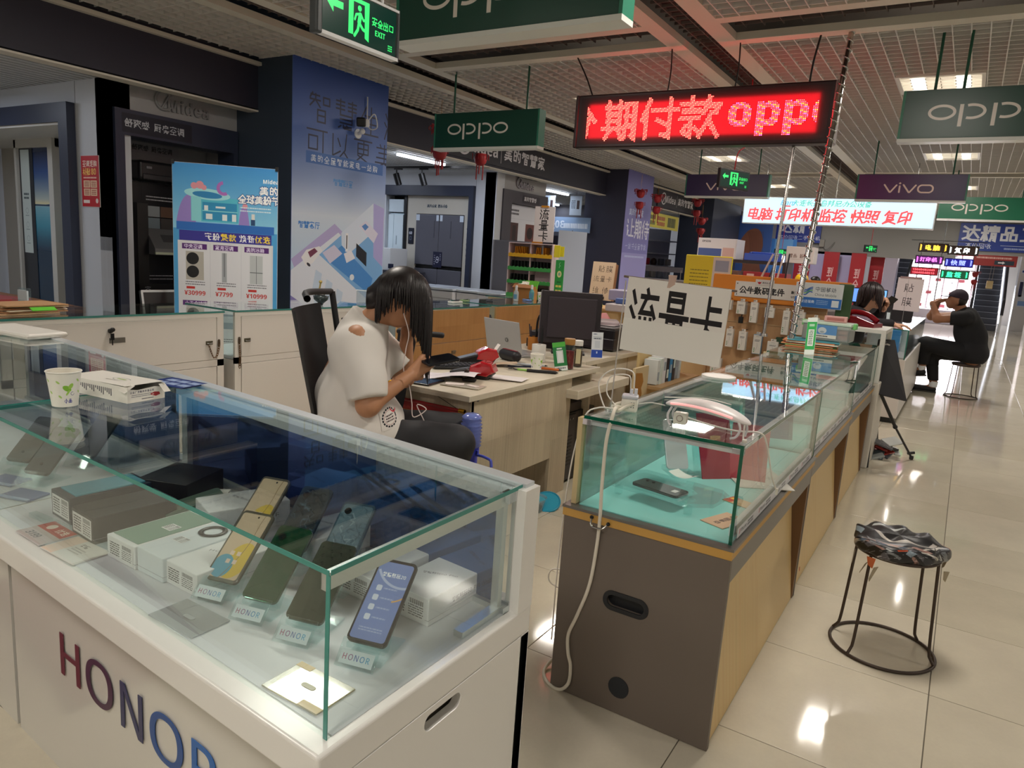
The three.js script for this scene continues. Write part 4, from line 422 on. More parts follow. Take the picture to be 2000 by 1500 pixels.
{
const t = thing('display_board', 'white display board with brown product pictures in the second frame', 'display', [-6.095, 1.5, -9.82], PI / 2); obj('board', box(1.0, 0.58, 0.03, 0, 0.28, 0.02), M('#dfe1ea', 0.4), t); print('print', 0.98, 0.56, pm(490, 280, (g, W, H) => { g.fillStyle = '#e2e4ee'; g.fillRect(0, 0, W, H); lines(g, 40, 30, 130, 2, 26, '#4a4852', 14); g.strokeStyle = '#b9bcca'; g.strokeRect(20, 100, 440, 176); g.fillStyle = '#4a2a2a'; g.fillRect(60, 130, 110, 146); g.fillStyle = '#6e3a34'; g.fillRect(280, 130, 150, 146); g.fillStyle = '#2a1718'; g.fillRect(90, 150, 50, 126); g.beginPath(); g.arc(350, 200, 46, 0, 7); g.fill(); }, 0.4), t, 0, 0.28, 0.0365);
const hd = thing('display_lettering', 'white characters on the dark header of the second display frame', 'sign', [-5.957, 2.11, -9.85], PI / 2); print('print', 0.5, 0.11, pm(300, 66, (g, W, H) => { g.fillStyle = '#35323c'; g.fillRect(0, 0, W, H); write(g, '美的智慧感', 20, 12, 40, '#d8d6dc', { lw: 0.13 }); }, 0.5), hd, 0, 0.055, 0.001);
const g1 = thing('metal_panel', 'tall grey metal cabinet side beside the card rack', 'cabinet', [-5.2, 0, -8.3], 0.2); obj('body', rbox(0.5, 1.5, 0.4, 0.008, 0, 0.75, 0), M('#6c6c74', 0.4, 0.3), g1); obj('edge', box(0.02, 1.5, 0.41, -0.255, 0.75, 0), M('#9a9aa2', 0.4, 0.3), g1);
const bn = thing('hanging_banner', 'pale blue mirrored banner hung inside the shop behind the cardboard sign', 'banner', [-6.4, 1.78, -11.9]); obj('sheet', box(0.95, 0.27, 0.004, 0, 0.135, 0), M('#8fa9c9', 0.5), bn); print('print', 0.94, 0.26, pm(360, 100, (g, W, H) => { g.fillStyle = '#8fa9c9'; g.fillRect(0, 0, W, H); g.save(); g.translate(W, 0); g.scale(-1, 1); write(g, '30天', 200, 20, 60, '#dfe8f2', { lw: 0.16, bold: true }); g.restore(); lines(g, 150, 40, 190, 1, 10, '#dfe8f2', 34); }, 0.5), bn, 0, 0.135, 0.003);
for (const [x, l] of [[-6.75, 'hanging phone-picture card inside the shop, left one'], [-6.2, 'hanging phone-picture card inside the shop, right one']]) { const c = thing('hanging_card', l, 'poster', [x, 2.08, -11.8], 0, 'hanging cards inside the shop'); obj('sheet', box(0.24, 0.34, 0.004, 0, 0.17, 0), M('#a9b7c6', 0.5), c); print('print', 0.23, 0.33, pm(92, 132, (g, W, H) => { g.fillStyle = '#b4c2d0'; g.fillRect(0, 0, W, H); lines(g, 8, 30, 36, 6, 10, '#4c5a68', 6); g.fillStyle = '#3a2a28'; g.fillRect(54, 30, 22, 60); }, 0.5), c, 0, 0.17, 0.003); obj('string', bar([0, 0.34, 0], [0, 0.44, 0], 0.003), MT.black, c); }
const sb = thing('standing_banner', 'white standing banner seen nearly edge-on right of the card rack', 'banner', [-5.0, 0, -9.5], 1.1); obj('sheet', box(0.5, 1.7, 0.01, 0, 0.86, 0), M('#b9c3d6', 0.4), sb); obj('stand_rod', bar([0, 0, -0.02], [0, 1.72, -0.02], 0.008), MT.black, sb);
const bx = thing('appliance_cabinet', 'tall dark appliance block inside the second shop', 'cabinet', [-6.5, 0, -12.6]); obj('body', box(1.1, 1.72, 0.5, 0, 0.86, 0), M('#1d1a22', 0.35), bx); obj('shelf_edge', box(0.9, 0.03, 0.02, 0.1, 1.25, 0.26), M('#9a9aa6', 0.4), bx); obj('label', box(0.08, 0.05, 0.004, -0.2, 1.56, 0.253), M('#e3e3ea', 0.5), bx);
}
// ---------- near phone counter (its plan is a slightly skewed rectangle) ----------
const HB = [-1.34, -1.0]; // base point
function hw(geos) { for (const g of [geos].flat(9)) { const p = g.attributes.position; for (let i = 0; i < p.count; i++) { const lx = p.getX(i), lz = p.getZ(i), F = -0.684 - 0.0665 * lx, K = -1.222 - 0.0975 * lx; p.setX(i, -0.703 - lx - HB[0]); p.setZ(i, F + (K - F) * lz / 0.54 - HB[1]); } g.computeVertexNormals(); } return geos; }
const HF = 0.62, HT = 0.89; // display floor and glass top
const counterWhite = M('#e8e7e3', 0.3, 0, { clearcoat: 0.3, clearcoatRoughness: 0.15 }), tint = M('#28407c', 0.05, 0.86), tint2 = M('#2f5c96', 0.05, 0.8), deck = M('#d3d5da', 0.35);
function phoneCounter(label, a, b, first) {
const t = thing('phone_counter', label, 'counter', [HB[0], 0, HB[1]], 0, 'white phone counters with a glass case'), o = (n, g, m) => obj(n, hw([g].flat(9).map(flat)), m, t);
o('front_panel', B(a + 0.01, b, 0.0, HF - 0.06, 0.035, 0.055), M('#d9d7d0', 0.22, 0.05, { clearcoat: 0.4, clearcoatRoughness: 0.1 }));
o('groove_shade', B(a, b, HF - 0.075, HF - 0.062, 0.02, 0.05), M('#8b8780', 0.5));  // grey strip painting in the shadow below the overhanging rim
o('rim', [tf(rbox(b - a + 0.02, 0.062, 0.6, 0.006), (a + b) / 2 - 0.01, HF - 0.031, 0.265)], counterWhite);
o('deck', B(a, b, HF, HF + 0.002, 0.01, 0.5), deck);
if (first) {
const s = new THREE.Shape([[0.04, 0], [0.56, 0], [0.56, HF - 0.062], [0.04, HF - 0.062]].map((q) => new THREE.Vector2(...q))); const side = ext(s, 0.02, 0.001, [capsulePath(0.265, 0.53, 0.108, 0.0165)]); // outline in (depth, height)
tf(side, 0, 0, 0, 0, -PI / 2, 0); side.translate(0.0, 0, 0); o('side_panel', [tf(side, 0, 0, 0)], counterWhite);
o('handle_slot', B(0.012, 0.03, 0.5, 0.56, 0.19, 0.34), M('#8a8880', 0.6));
o('back_post', [B(-0.022, 0.012, HF, HT - 0.006, 0.505, 0.56), B(-0.02, 0.012, 0, HF - 0.06, 0.53, 0.562)], counterWhite);
o('side_rail', [B(0.009, 0.02, HT - 0.036, HT - 0.009, 0.0, 0.5), B(0.008, 0.03, HF, HF + 0.015, 0.35, 0.5)], MT.alu); o('stile', B(0.012, 0.03, HF, HT - 0.012, 0.475, 0.49), MT.alu);
}
const pane = (x0, x1, y0, y1, z0, z1) => o('glass_pane', B(x0, x1, y0, y1, z0, z1), MT.glass);
pane(a + 0.001, b - 0.001, HT - 0.008, HT, -0.002, 0.53); pane(a + 0.008, b, HF, HT - 0.0085, 0, 0.006); pane(a, a + 0.006, HF, HT - 0.0085, 0.0, 0.5); if (!first) pane(b - 0.006, b, HF, HT - 0.0085, 0.01, 0.5);
o('glass_edge', [B(a, b, HT - 0.008, HT, -0.0035, -0.0022), B(a - 0.0015, a - 0.0002, HT - 0.008, HT, 0, 0.53), B(a - 0.001, a + 0.0075, HF, HT - 0.008, -0.002, -0.0003), B(b - 0.006, b - 0.0005, HT - 0.008, HT, 0, 0.53)], M('#3f8f86', 0.1));
o('top_rail', [B(a, b, HT - 0.03, HT - 0.009, 0.475, 0.54), B(a - 0.01, b, HT - 0.008, HT + 0.002, 0.522, 0.555)], M('#d5dade', 0.3, 0.3));
o('bottom_rail', [B(a, b, HF, HF + 0.014, 0.48, 0.5), B(a, b, HF, HF + 0.02, 0.5, 0.53)], MT.alu);
o('corner_post', [B(b - 0.04, b - 0.01, HF, HT - 0.03, 0.485, 0.535)], MT.alu);
o('sliding_panel', B(a + 0.02, (a + b) / 2 + 0.03, HF + 0.014, HT - 0.03, 0.492, 0.497), tint2); o('sliding_panel', B((a + b) / 2 - 0.03, b - 0.03, HF + 0.014, HT - 0.03, 0.502, 0.507), tint);  // the two blues put the reflected colour shift into the mirror tint
o('back_panel', B(a, b, 0, HF - 0.06, 0.52, 0.54), counterWhite);
if (first) { // coloured letters on the front
const cols = ['#6a2b3c', '#4a2b46', '#33365f', '#1f4f95', '#2566b4']; let x = -1.697; const ch = 'HONOR', at = [-1.697, -1.567, -1.407, -1.285, -1.128];
[...ch].forEach((c, i) => { const g = letters(c, 0.108, 0.0015, fontR); g.computeBoundingBox(); const wd = g.boundingBox.max.x - g.boundingBox.min.x; g.translate(-g.boundingBox.min.x, 0, 0); g.scale([0.098, 0.125, 0.092, 0.125, 0.09][i] / wd, 1, 1); tf(g, at[i] - HB[0], 0.287, -0.684 + 0.0665 * (at[i] + 0.703) - 0.0345 - HB[1] + 0.001, 0, -0.0665, 0); obj('letter', g, M(cols[i], 0.35), t); });
}
return t;
}
phoneCounter('white phone counter with coloured letters on its front and a glass case of phones', 0, 1.28, true);
phoneCounter('second white phone counter at the far left, end to end with the lettered one', 1.29, 2.52, false);
// ---------- row of glass showcases along the aisle ----------
{
const greyb = M('#6e645b', 0.5), cream = pm(256, 256, (g, W, H) => { g.fillStyle = '#dcbf86'; g.fillRect(0, 0, W, H); for (let i = 0; i < 700; i++) { g.fillStyle = `rgba(${150 + rnd() * 60 | 0},${110 + rnd() * 40 | 0},60,0.05)`; g.fillRect(rnd() * W, rnd() * H, 1 + rnd() * 3, 4 + rnd() * 40); } for (let i = 0; i < 14; i++) { g.fillStyle = 'rgba(120,85,40,0.35)'; g.fillRect(rnd() * W, rnd() * H * 0.5, 1 + rnd() * 6, 1 + rnd() * 10); } }, 0.45), woodEdge = M('#c79a4e', 0.5), teal = M('#8fd0cc', 0.35), edgeG = M('#0f5a44', 0.12);
const make = (k, label, x, z) => {
const t = thing('glass_showcase', label, 'showcase', [x, 0, z], 0, 'glass showcases along the aisle');
const W = 0.235, L = 0.598, y0 = 0.612, y1 = 0.89;
if (k === 0) { const e = ext([[-0.263, 0.003], [0.242, 0.003], [0.242, 0.578], [-0.263, 0.578]], 0.02, 0.0015, [capsulePath(-0.04, 0.355, 0.13, 0.024)]); obj('end_panel', tf(e, 0, 0, L), greyb, t); const hb = obj('handle_recess', [tf(ext(roundRect(0.128, 0.046, 0.022, -0.04, 0.355), 0.006), 0, 0, L - 0.004), ...[]], M('#14171c', 0.5), t); obj('ring', tf(ext(roundRect(0.142, 0.06, 0.029, -0.04, 0.355), 0.005, 0.001, [capsulePath(-0.04, 0.355, 0.118, 0.019)]), 0, 0, L + 0.018), M('#1b1e23', 0.35), hb); obj('hole_cap', tf(cyl(0.033, 0.033, 0.004, 0, 0, 0, PI / 2), -0.035, 0.088, L + 0.0205), M('#22262c', 0.5), t); }
obj('far_end_panel', B(-0.26, 0.24, 0.003, 0.578, -L - 0.001, -L + 0.017), greyb, t);
obj('front_band', B(0.2, 0.24, 0.5, 0.578, -L + 0.018, L - 0.001), M('#7d786f', 0.4, 0.2), t);
obj('front_panel', tf(metric(new THREE.BoxGeometry(0.012, 0.5, 2 * L - 0.06)), 0.2, 0.25, 0.0, 0, 0, 0.12), cream, t);
obj('pilaster', B(0.1, 0.238, 0.003, 0.5, -L + 0.018, -L + 0.042), M('#7a5a3c', 0.5), t);
obj('back_panel', B(-0.26, -0.245, 0.003, 0.578, -L, L), M('#b9a27c', 0.5), t);
obj('wood_edge', [B(-0.268, 0.246, 0.578, 0.603, -L, L + 0.024)], woodEdge, t);
obj('metal_rim', [B(-0.27, 0.25, 0.603, 0.611, -L, L + 0.026)], M('#77736f', 0.35, 0.5), t);
obj('deck', B(-W + 0.005, W - 0.005, 0.611, 0.614, -L + 0.006, L - 0.006), teal, t);
const pn = (g) => obj('glass_pane', g, MT.glass, t);
pn(B(-W + 0.002, W + 0.0, y1 - 0.01, y1, -L, L)); pn(B(W - 0.008, W, y0, y1 - 0.0105, -L + 0.001, L - 0.001)); pn(B(-W + 0.01, W - 0.009, y0, y1 - 0.0105, L - 0.008, L)); pn(B(-W + 0.01, W - 0.009, y0, y1 - 0.0105, -L, -L + 0.008));
obj('glass_edge', [B(-W, W, y1 - 0.01, y1, L + 0.0003, L + 0.0015), B(-W, W, y1 - 0.01, y1, -L - 0.0015, -L - 0.0003), B(W + 0.0003, W + 0.0015, y1 - 0.01, y1, -L, L), B(W - 0.0085, W + 0.001, y0, y1 - 0.01, L + 0.0003, L + 0.0015), B(W - 0.0085, W + 0.001, y0, y1 - 0.01, -L - 0.0015, -L - 0.0003)], edgeG, t);
obj('frame', [B(-W + 0.0, W, y1 - 0.028, y1 - 0.0115, L - 0.02, L - 0.009), B(-W - 0.004, -W + 0.022, y1 - 0.028, y1 - 0.0115, -L, L), B(W - 0.03, W - 0.01, y1 - 0.024, y1 - 0.0115, -L, L)], M('#d7cfd2', 0.45), t); obj('corner_stile', B(-W - 0.02, -W - 0.004, y0, y1 - 0.01, L - 0.03, L), M('#cdb98c', 0.5), t);
obj('sliding_door', B(-W, -W + 0.004, y0, y1 - 0.03, -L + 0.01, L - 0.02), new THREE.MeshPhysicalMaterial({ color: '#bfe6e4', roughness: 0.03, transmission: 0.85, thickness: 0 }), t);
const lab = obj('label_strip', B(W - 0.026, W - 0.01, y0, y0 + 0.034, -L + 0.02, L - 0.06), M('#e4e6e8', 0.35), t); return [t, lab];
};
const strip = pm(1024, 36, (g, W, H) => { g.fillStyle = '#e2e4e7'; g.fillRect(0, 0, W, H); for (let x = 30; x < W; x += 205) { g.fillStyle = '#3a3f47'; g.font = 'bold 21px sans-serif'; g.fillText('Phone', x, 25); lines(g, x + 72, 8, 60, 2, 11, '#5a6068', 8); g.fillStyle = '#c43a4a'; g.fillRect(x - 10, 8, 6, 18); } }, 0.35);
[['first glass showcase with a grey end panel, carrying the white charger cube', -0.672, -2.487], ['second glass showcase along the aisle, behind the one with the charger cube', -0.684, -3.69], ['third glass showcase along the aisle, below the twisted metal pole', -0.7, -4.893]].forEach(([l, x, z], k) => { const [t, lab] = make(k, l, x, z); print('lettering', 1.1, 0.03, strip, t, 0.2353, 0.63, 0.0, 0, PI / 2); });
}
// ---------- row of steel cabinets behind the seated woman ----------
{
const wm = M('#dcd7d0', 0.4), line = M('#77716a', 0.7), wood = new THREE.MeshPhysicalMaterial({ map: noiseTex(256, [190, 142, 88], 26, 0.35, 5, [0.9, 0.9]), roughness: 0.45 });
const top = (t, L) => { obj('glass_top', B(-0.5, 0.012, 0.877, 0.888, -L, L), MT.glass, t); obj('glass_edge', [B(0.0122, 0.0132, 0.877, 0.888, -L, L), B(-0.5, 0.012, 0.877, 0.888, L + 0.0002, L + 0.0012)], M('#3f7f77', 0.12), t); obj('end_glass', [B(-0.48, -0.0, 0.6, 0.876, L - 0.005, L), B(-0.48, -0.0, 0.6, 0.876, -L, -L + 0.005)], MT.glass, t); obj('under_deck', B(-0.49, -0.02, 0.58, 0.6, -L + 0.006, L - 0.006), M('#c9d0d2', 0.4), t); obj('front_glass', B(-0.496, -0.49, 0.6, 0.876, -L, L), MT.glass, t); };
const handle = (name, y, z, par) => { const h = obj(name, [box(0.004, 0.022, 0.045, 0.003, y, z)], M('#6f6a58', 0.4, 0.7), par); obj('bail', tube([[0.006, y, z - 0.016], [0.014, y - 0.003, z - 0.014], [0.014, y - 0.003, z + 0.014], [0.006, y, z + 0.016]], 0.0025, 16, 6), MT.steel, h); return h; };
const chain = (t, pts, n) => { const c = new THREE.CatmullRomCurve3(pts.map((p) => V(...p))), a = []; for (let i = 0; i < n; i++) { const p = c.getPointAt((i + 0.5) / n), d = c.getTangentAt((i + 0.5) / n), g = new THREE.TorusGeometry(0.006, 0.0016, 5, 10); g.scale(1, 1.7, 1); g.applyQuaternion(new THREE.Quaternion().setFromUnitVectors(V(0, 1, 0), d)); if (i % 2) g.rotateY(0.0); a.push(tf(g, p.x, p.y, p.z)); } obj('chain', a, M('#6b5138', 0.45, 0.7), t); };
const plate = (t, y, z) => obj('latch_plate', [tf(ext(roundRect(0.016, 0.045, 0.008), 0.004), 0.002, y, z, 0, PI / 2), ball(0.004, 0.008, y + 0.012, z), ball(0.004, 0.008, y - 0.012, z)], M('#75685a', 0.35, 0.8), t);
const white = (label, z, n) => {
const t = thing('steel_cabinet', label, 'cabinet', [-3.77, 0, z], 0, 'cream steel cabinets behind the counters'), L = 0.598;
obj('carcass', B(-0.48, -0.016, 0.06, 0.577, -L, L), wm, t); obj('face_frame', [B(-0.016, 0, 0.555, 0.595, -L, L), B(-0.016, 0, 0.85, 0.876, -L, L), B(-0.016, 0, 0.0, 0.06, -L, L), B(-0.016, 0, 0.06, 0.85, -L, -L + 0.045), B(-0.016, 0, 0.06, 0.85, L - 0.045, L)], wm, t);
const f = obj('flap_door', rbox(0.014, 0.252, 2 * L - 0.098, 0.002, -0.006, 0.7225, 0), wm, t); handle('handle', 0.7, n ? L - 0.09 : -L + 0.1, f); if (!n) { handle('handle', 0.7, L - 0.12, f); }
obj('pull_recess', box(0.003, 0.028, 0.085, 0.0012, 0.752, n ? -0.32 : 0.05), n ? M('#6e3a3c', 0.4) : MT.steel, f); obj('lock', [cyl(0.008, 0.008, 0.012, 0.006, 0.8, n ? -0.3 : 0.09, 0, 0, PI / 2)], MT.black, f);
const d = obj('door', rbox(0.014, 0.488, 0.8, 0.002, -0.006, 0.308, L - 0.05 - 0.4), wm, t), e = obj('door', rbox(0.014, 0.488, 0.29, 0.002, -0.006, 0.308, -L + 0.048 + 0.147), wm, t);
obj('grip', [box(0.006, 0.1, 0.024, 0.003, 0.26, L - 0.8), box(0.008, 0.09, 0.008, 0.004, 0.26, L - 0.796)], MT.steel, d); obj('lock', cyl(0.008, 0.008, 0.012, 0.005, 0.44, -L + 0.31, 0, 0, PI / 2), MT.black, e);
top(t, L);
if (n) { plate(t, 0.7, L - 0.03); chain(t, [[0.006, 0.68, L - 0.03], [0.008, 0.6, L - 0.032], [0.006, 0.53, L - 0.031]], 11); } else { plate(t, 0.695, -L + 0.035); chain(t, [[0.006, 0.675, -L + 0.035], [0.012, 0.615, -L + 0.06], [0.012, 0.61, -L + 0.075], [0.01, 0.69, -L + 0.11]], 12); const k = obj('key', [cyl(0.01, 0.01, 0.02, 0.012, 0.806, 0.09, 0, 0, PI / 2), ball(0.012, 0.022, 0.812, 0.085, 0.5, 1, 1.2), box(0.006, 0.034, 0.018, 0.018, 0.775, 0.085), box(0.002, 0.03, 0.005, 0.018, 0.745, 0.085)], MT.black, t); }
};
white('cream steel cabinet with a key hanging from its lock, left of the chains', -2.145, 0); white('cream steel cabinet with a red-marked pull recess, just left of the seated woman', -3.42, 1);
const brown = (label, z) => { const t = thing('wood_cabinet', label, 'cabinet', [-3.46, 0, z], 0, 'tan wooden cabinets behind the desk'), L = 0.596; obj('carcass', B(-0.48, -0.018, 0.05, 0.577, -L, L), M('#c9b490', 0.5), t); obj('upper_panel', rbox(0.018, 0.262, 2 * L - 0.006, 0.002, -0.009, 0.738, 0), wood, t); const l = obj('lower_panel', rbox(0.018, 0.545, 2 * L - 0.006, 0.002, -0.009, 0.331, 0), wood, t); const h = obj('handle', [box(0.004, 0.03, 0.05, 0.002, 0.52, -0.1)], M('#8f8a80', 0.3, 0.8), l); obj('lip', box(0.012, 0.006, 0.048, 0.007, 0.53, -0.1), MT.steel, h); obj('lock', cyl(0.008, 0.008, 0.01, 0.004, 0.465, -0.08, 0, 0, PI / 2), MT.black, l); obj('plinth', B(-0.45, -0.05, 0, 0.05, -L, L), MT.dark, t); top(t, L); };
brown('tan wooden cabinet directly behind the woman, with a chrome pull above the desk', -4.56); brown('tan wooden cabinet behind the open silver laptop', -5.85);
const pl = thing('plastic_bag', 'crumpled clear plastic stuffed into the gap between the two tan cabinets', 'bag', [-3.5, 0.3, -5.205]); obj('film', tf(ext([[-0.02, 0], [0.02, 0.02], [0.012, 0.25], [0.025, 0.45], [-0.01, 0.5], [-0.02, 0.2]], 0.03, 0.004), 0, 0, 0, 0, PI / 2, 0), M('#6f7480', 0.25, 0, { transmission: 0.4, thickness: 0 }), pl);
const ec = thing('wood_cabinet', 'light wooden cabinet behind the monitor with parcels on its top', 'cabinet', [-2.5, 0, -6.3]); obj('carcass', B(-0.8, 0.85, 0.0, 0.86, -0.4, 0), M('#d6b98a', 0.5), ec); obj('top', rbox(1.7, 0.022, 0.46, 0.004, 0.03, 0.872, -0.2), M('#cfa777', 0.45), ec);
}
// ---------- desk ----------
{
const deskTop = new THREE.MeshPhysicalMaterial({ map: noiseTex(256, [208, 198, 178], 20, 0.2, 9, [1.2, 1.2]), roughness: 0.4 }), deskSide = new THREE.MeshPhysicalMaterial({ map: noiseTex(256, [186, 172, 148], 34, 0.5, 17, [1.6, 1.1]), roughness: 0.55 });
const t = thing('desk', 'pale worn wooden desk with a computer tray, in front of the seated woman', 'desk', [-2.15, 0, -3.3]);
obj('desktop', rbox(0.67, 0.028, 1.36, 0.003, 0, 0.688, 0.035), deskTop, t);
obj('front_panel', box(0.018, 0.44, 0.8, 0.305, 0.454, 0.27), deskSide, t); obj('leg_panel', box(0.018, 0.67, 0.2, 0.306, 0.337, -0.22), deskSide, t); obj('end_panel', box(0.55, 0.67, 0.018, 0.02, 0.337, 0.655), deskSide, t); obj('middle_panel', box(0.56, 0.67, 0.018, 0.0, 0.337, -0.2), deskSide, t); obj('corner_edge', box(0.022, 0.67, 0.02, 0.303, 0.337, 0.656), M('#d8c9a4', 0.5), t); obj('far_leg', box(0.58, 0.67, 0.02, 0.0, 0.337, -0.62), deskSide, t);
const kt = obj('keyboard_tray', rbox(0.4, 0.05, 0.72, 0.003, 0.19, 0.585, -0.62), deskTop, t);
obj('screw', [cyl(0.006, 0.006, 0.006, 0.316, 0.668, 0.62, 0, 0, PI / 2), cyl(0.006, 0.006, 0.006, 0.316, 0.668, 0.2, 0, 0, PI / 2)], MT.grey, t);
const d2 = thing('desk', 'second pale wooden desk behind the first, under the black printer', 'desk', [-2.28, 0, -4.5]); obj('desktop', rbox(0.7, 0.03, 1.05, 0.003, 0, 0.7, 0), deskTop, d2); obj('leg_panel', box(0.6, 0.68, 0.02, 0.02, 0.34, -0.2), deskSide, d2); obj('front_panel', box(0.02, 0.15, 0.8, 0.31, 0.61, -0.1), deskTop, d2); obj('end_panel', box(0.6, 0.68, 0.02, 0, 0.34, -0.51), deskSide, d2); obj('end_panel', box(0.6, 0.68, 0.02, 0, 0.34, 0.5), deskSide, d2);
}
// ---------- farther counter along the aisle ----------
{
const t = thing('glass_showcase', 'farther white-based glass showcase that the man leans on', 'showcase', [-0.62, 0, -8.95]); obj('base', rbox(0.44, 0.56, 2.8, 0.008, 0, 0.33, 0), M('#dcd8d4', 0.35), t); obj('plinth', B(-0.19, 0.19, 0, 0.05, -1.37, 1.37), MT.dark, t); obj('deck', B(-0.2, 0.2, 0.61, 0.625, -1.38, 1.38), M('#b9b2b8', 0.4), t);
obj('glass_pane', [B(-0.21, 0.21, 0.88, 0.89, -1.4, 1.4)], MT.glass, t); obj('glass_pane', B(0.205, 0.21, 0.61, 0.88, -1.4, 1.4), MT.glass, t); obj('glass_pane', B(-0.2, 0.2, 0.61, 0.88, 1.395, 1.4), MT.glass, t); obj('glass_edge', [B(-0.21, 0.21, 0.88, 0.89, 1.4002, 1.4012), B(0.2102, 0.2112, 0.88, 0.89, -1.4, 1.4), B(0.2, 0.21, 0.61, 0.88, 1.4002, 1.4012)], M('#2c6f62', 0.12), t);
obj('divider', [B(-0.2, 0.2, 0.61, 0.88, -0.02, 0.0), B(-0.2, 0.2, 0.61, 0.88, 0.7, 0.72)], MT.alu, t);
for (let i = 0; i < 5; i++) { const b = thing('blue_box', ['blue printed box standing in the far showcase, nearest the white front', 'blue printed box second in the far showcase', 'blue printed box third in the far showcase', 'blue printed box under the elbow of the man', 'blue printed box behind the knee of the man'][i], 'box', [-0.55 + (i % 2) * 0.03, 0.626, -8.1 - i * 0.32], 0.2 * (i % 3), 'blue boxes inside the far showcase'); obj('carton', rbox(0.09, 0.22, 0.16, 0.004, 0, 0.11, 0), M(['#2f7fc4', '#3f5fb4', '#4a9ad0'][i % 3], 0.4), b); obj('label', box(0.002, 0.08, 0.1, 0.046, 0.13, 0), M('#d5e3f0', 0.5), b); }
const c = thing('white_case', 'small white-framed glass case carrying the red telephone', 'display case', [-0.66, 0, -5.82]); obj('body', [B(-0.2, 0.22, 0.965, 0.99, -0.28, 0.24), B(0.19, 0.22, 0.62, 0.965, 0.2, 0.24), B(0.19, 0.22, 0.62, 0.965, -0.28, -0.24), B(-0.2, -0.17, 0.62, 0.965, 0.2, 0.24)], M('#e3e1da', 0.4), c); obj('base', rbox(0.44, 0.62, 0.52, 0.008, 0.01, 0.31, -0.02), M('#d6d0c4', 0.4), c); obj('glass_pane', [B(0.2, 0.206, 0.62, 0.89, -0.24, 0.2)], MT.glass, c); obj('glass_pane', B(-0.17, 0.19, 0.62, 0.89, 0.225, 0.231), MT.glass, c); obj('back', B(-0.2, -0.19, 0.62, 0.89, -0.28, 0.24), M('#b9b7ad', 0.5), c);
}
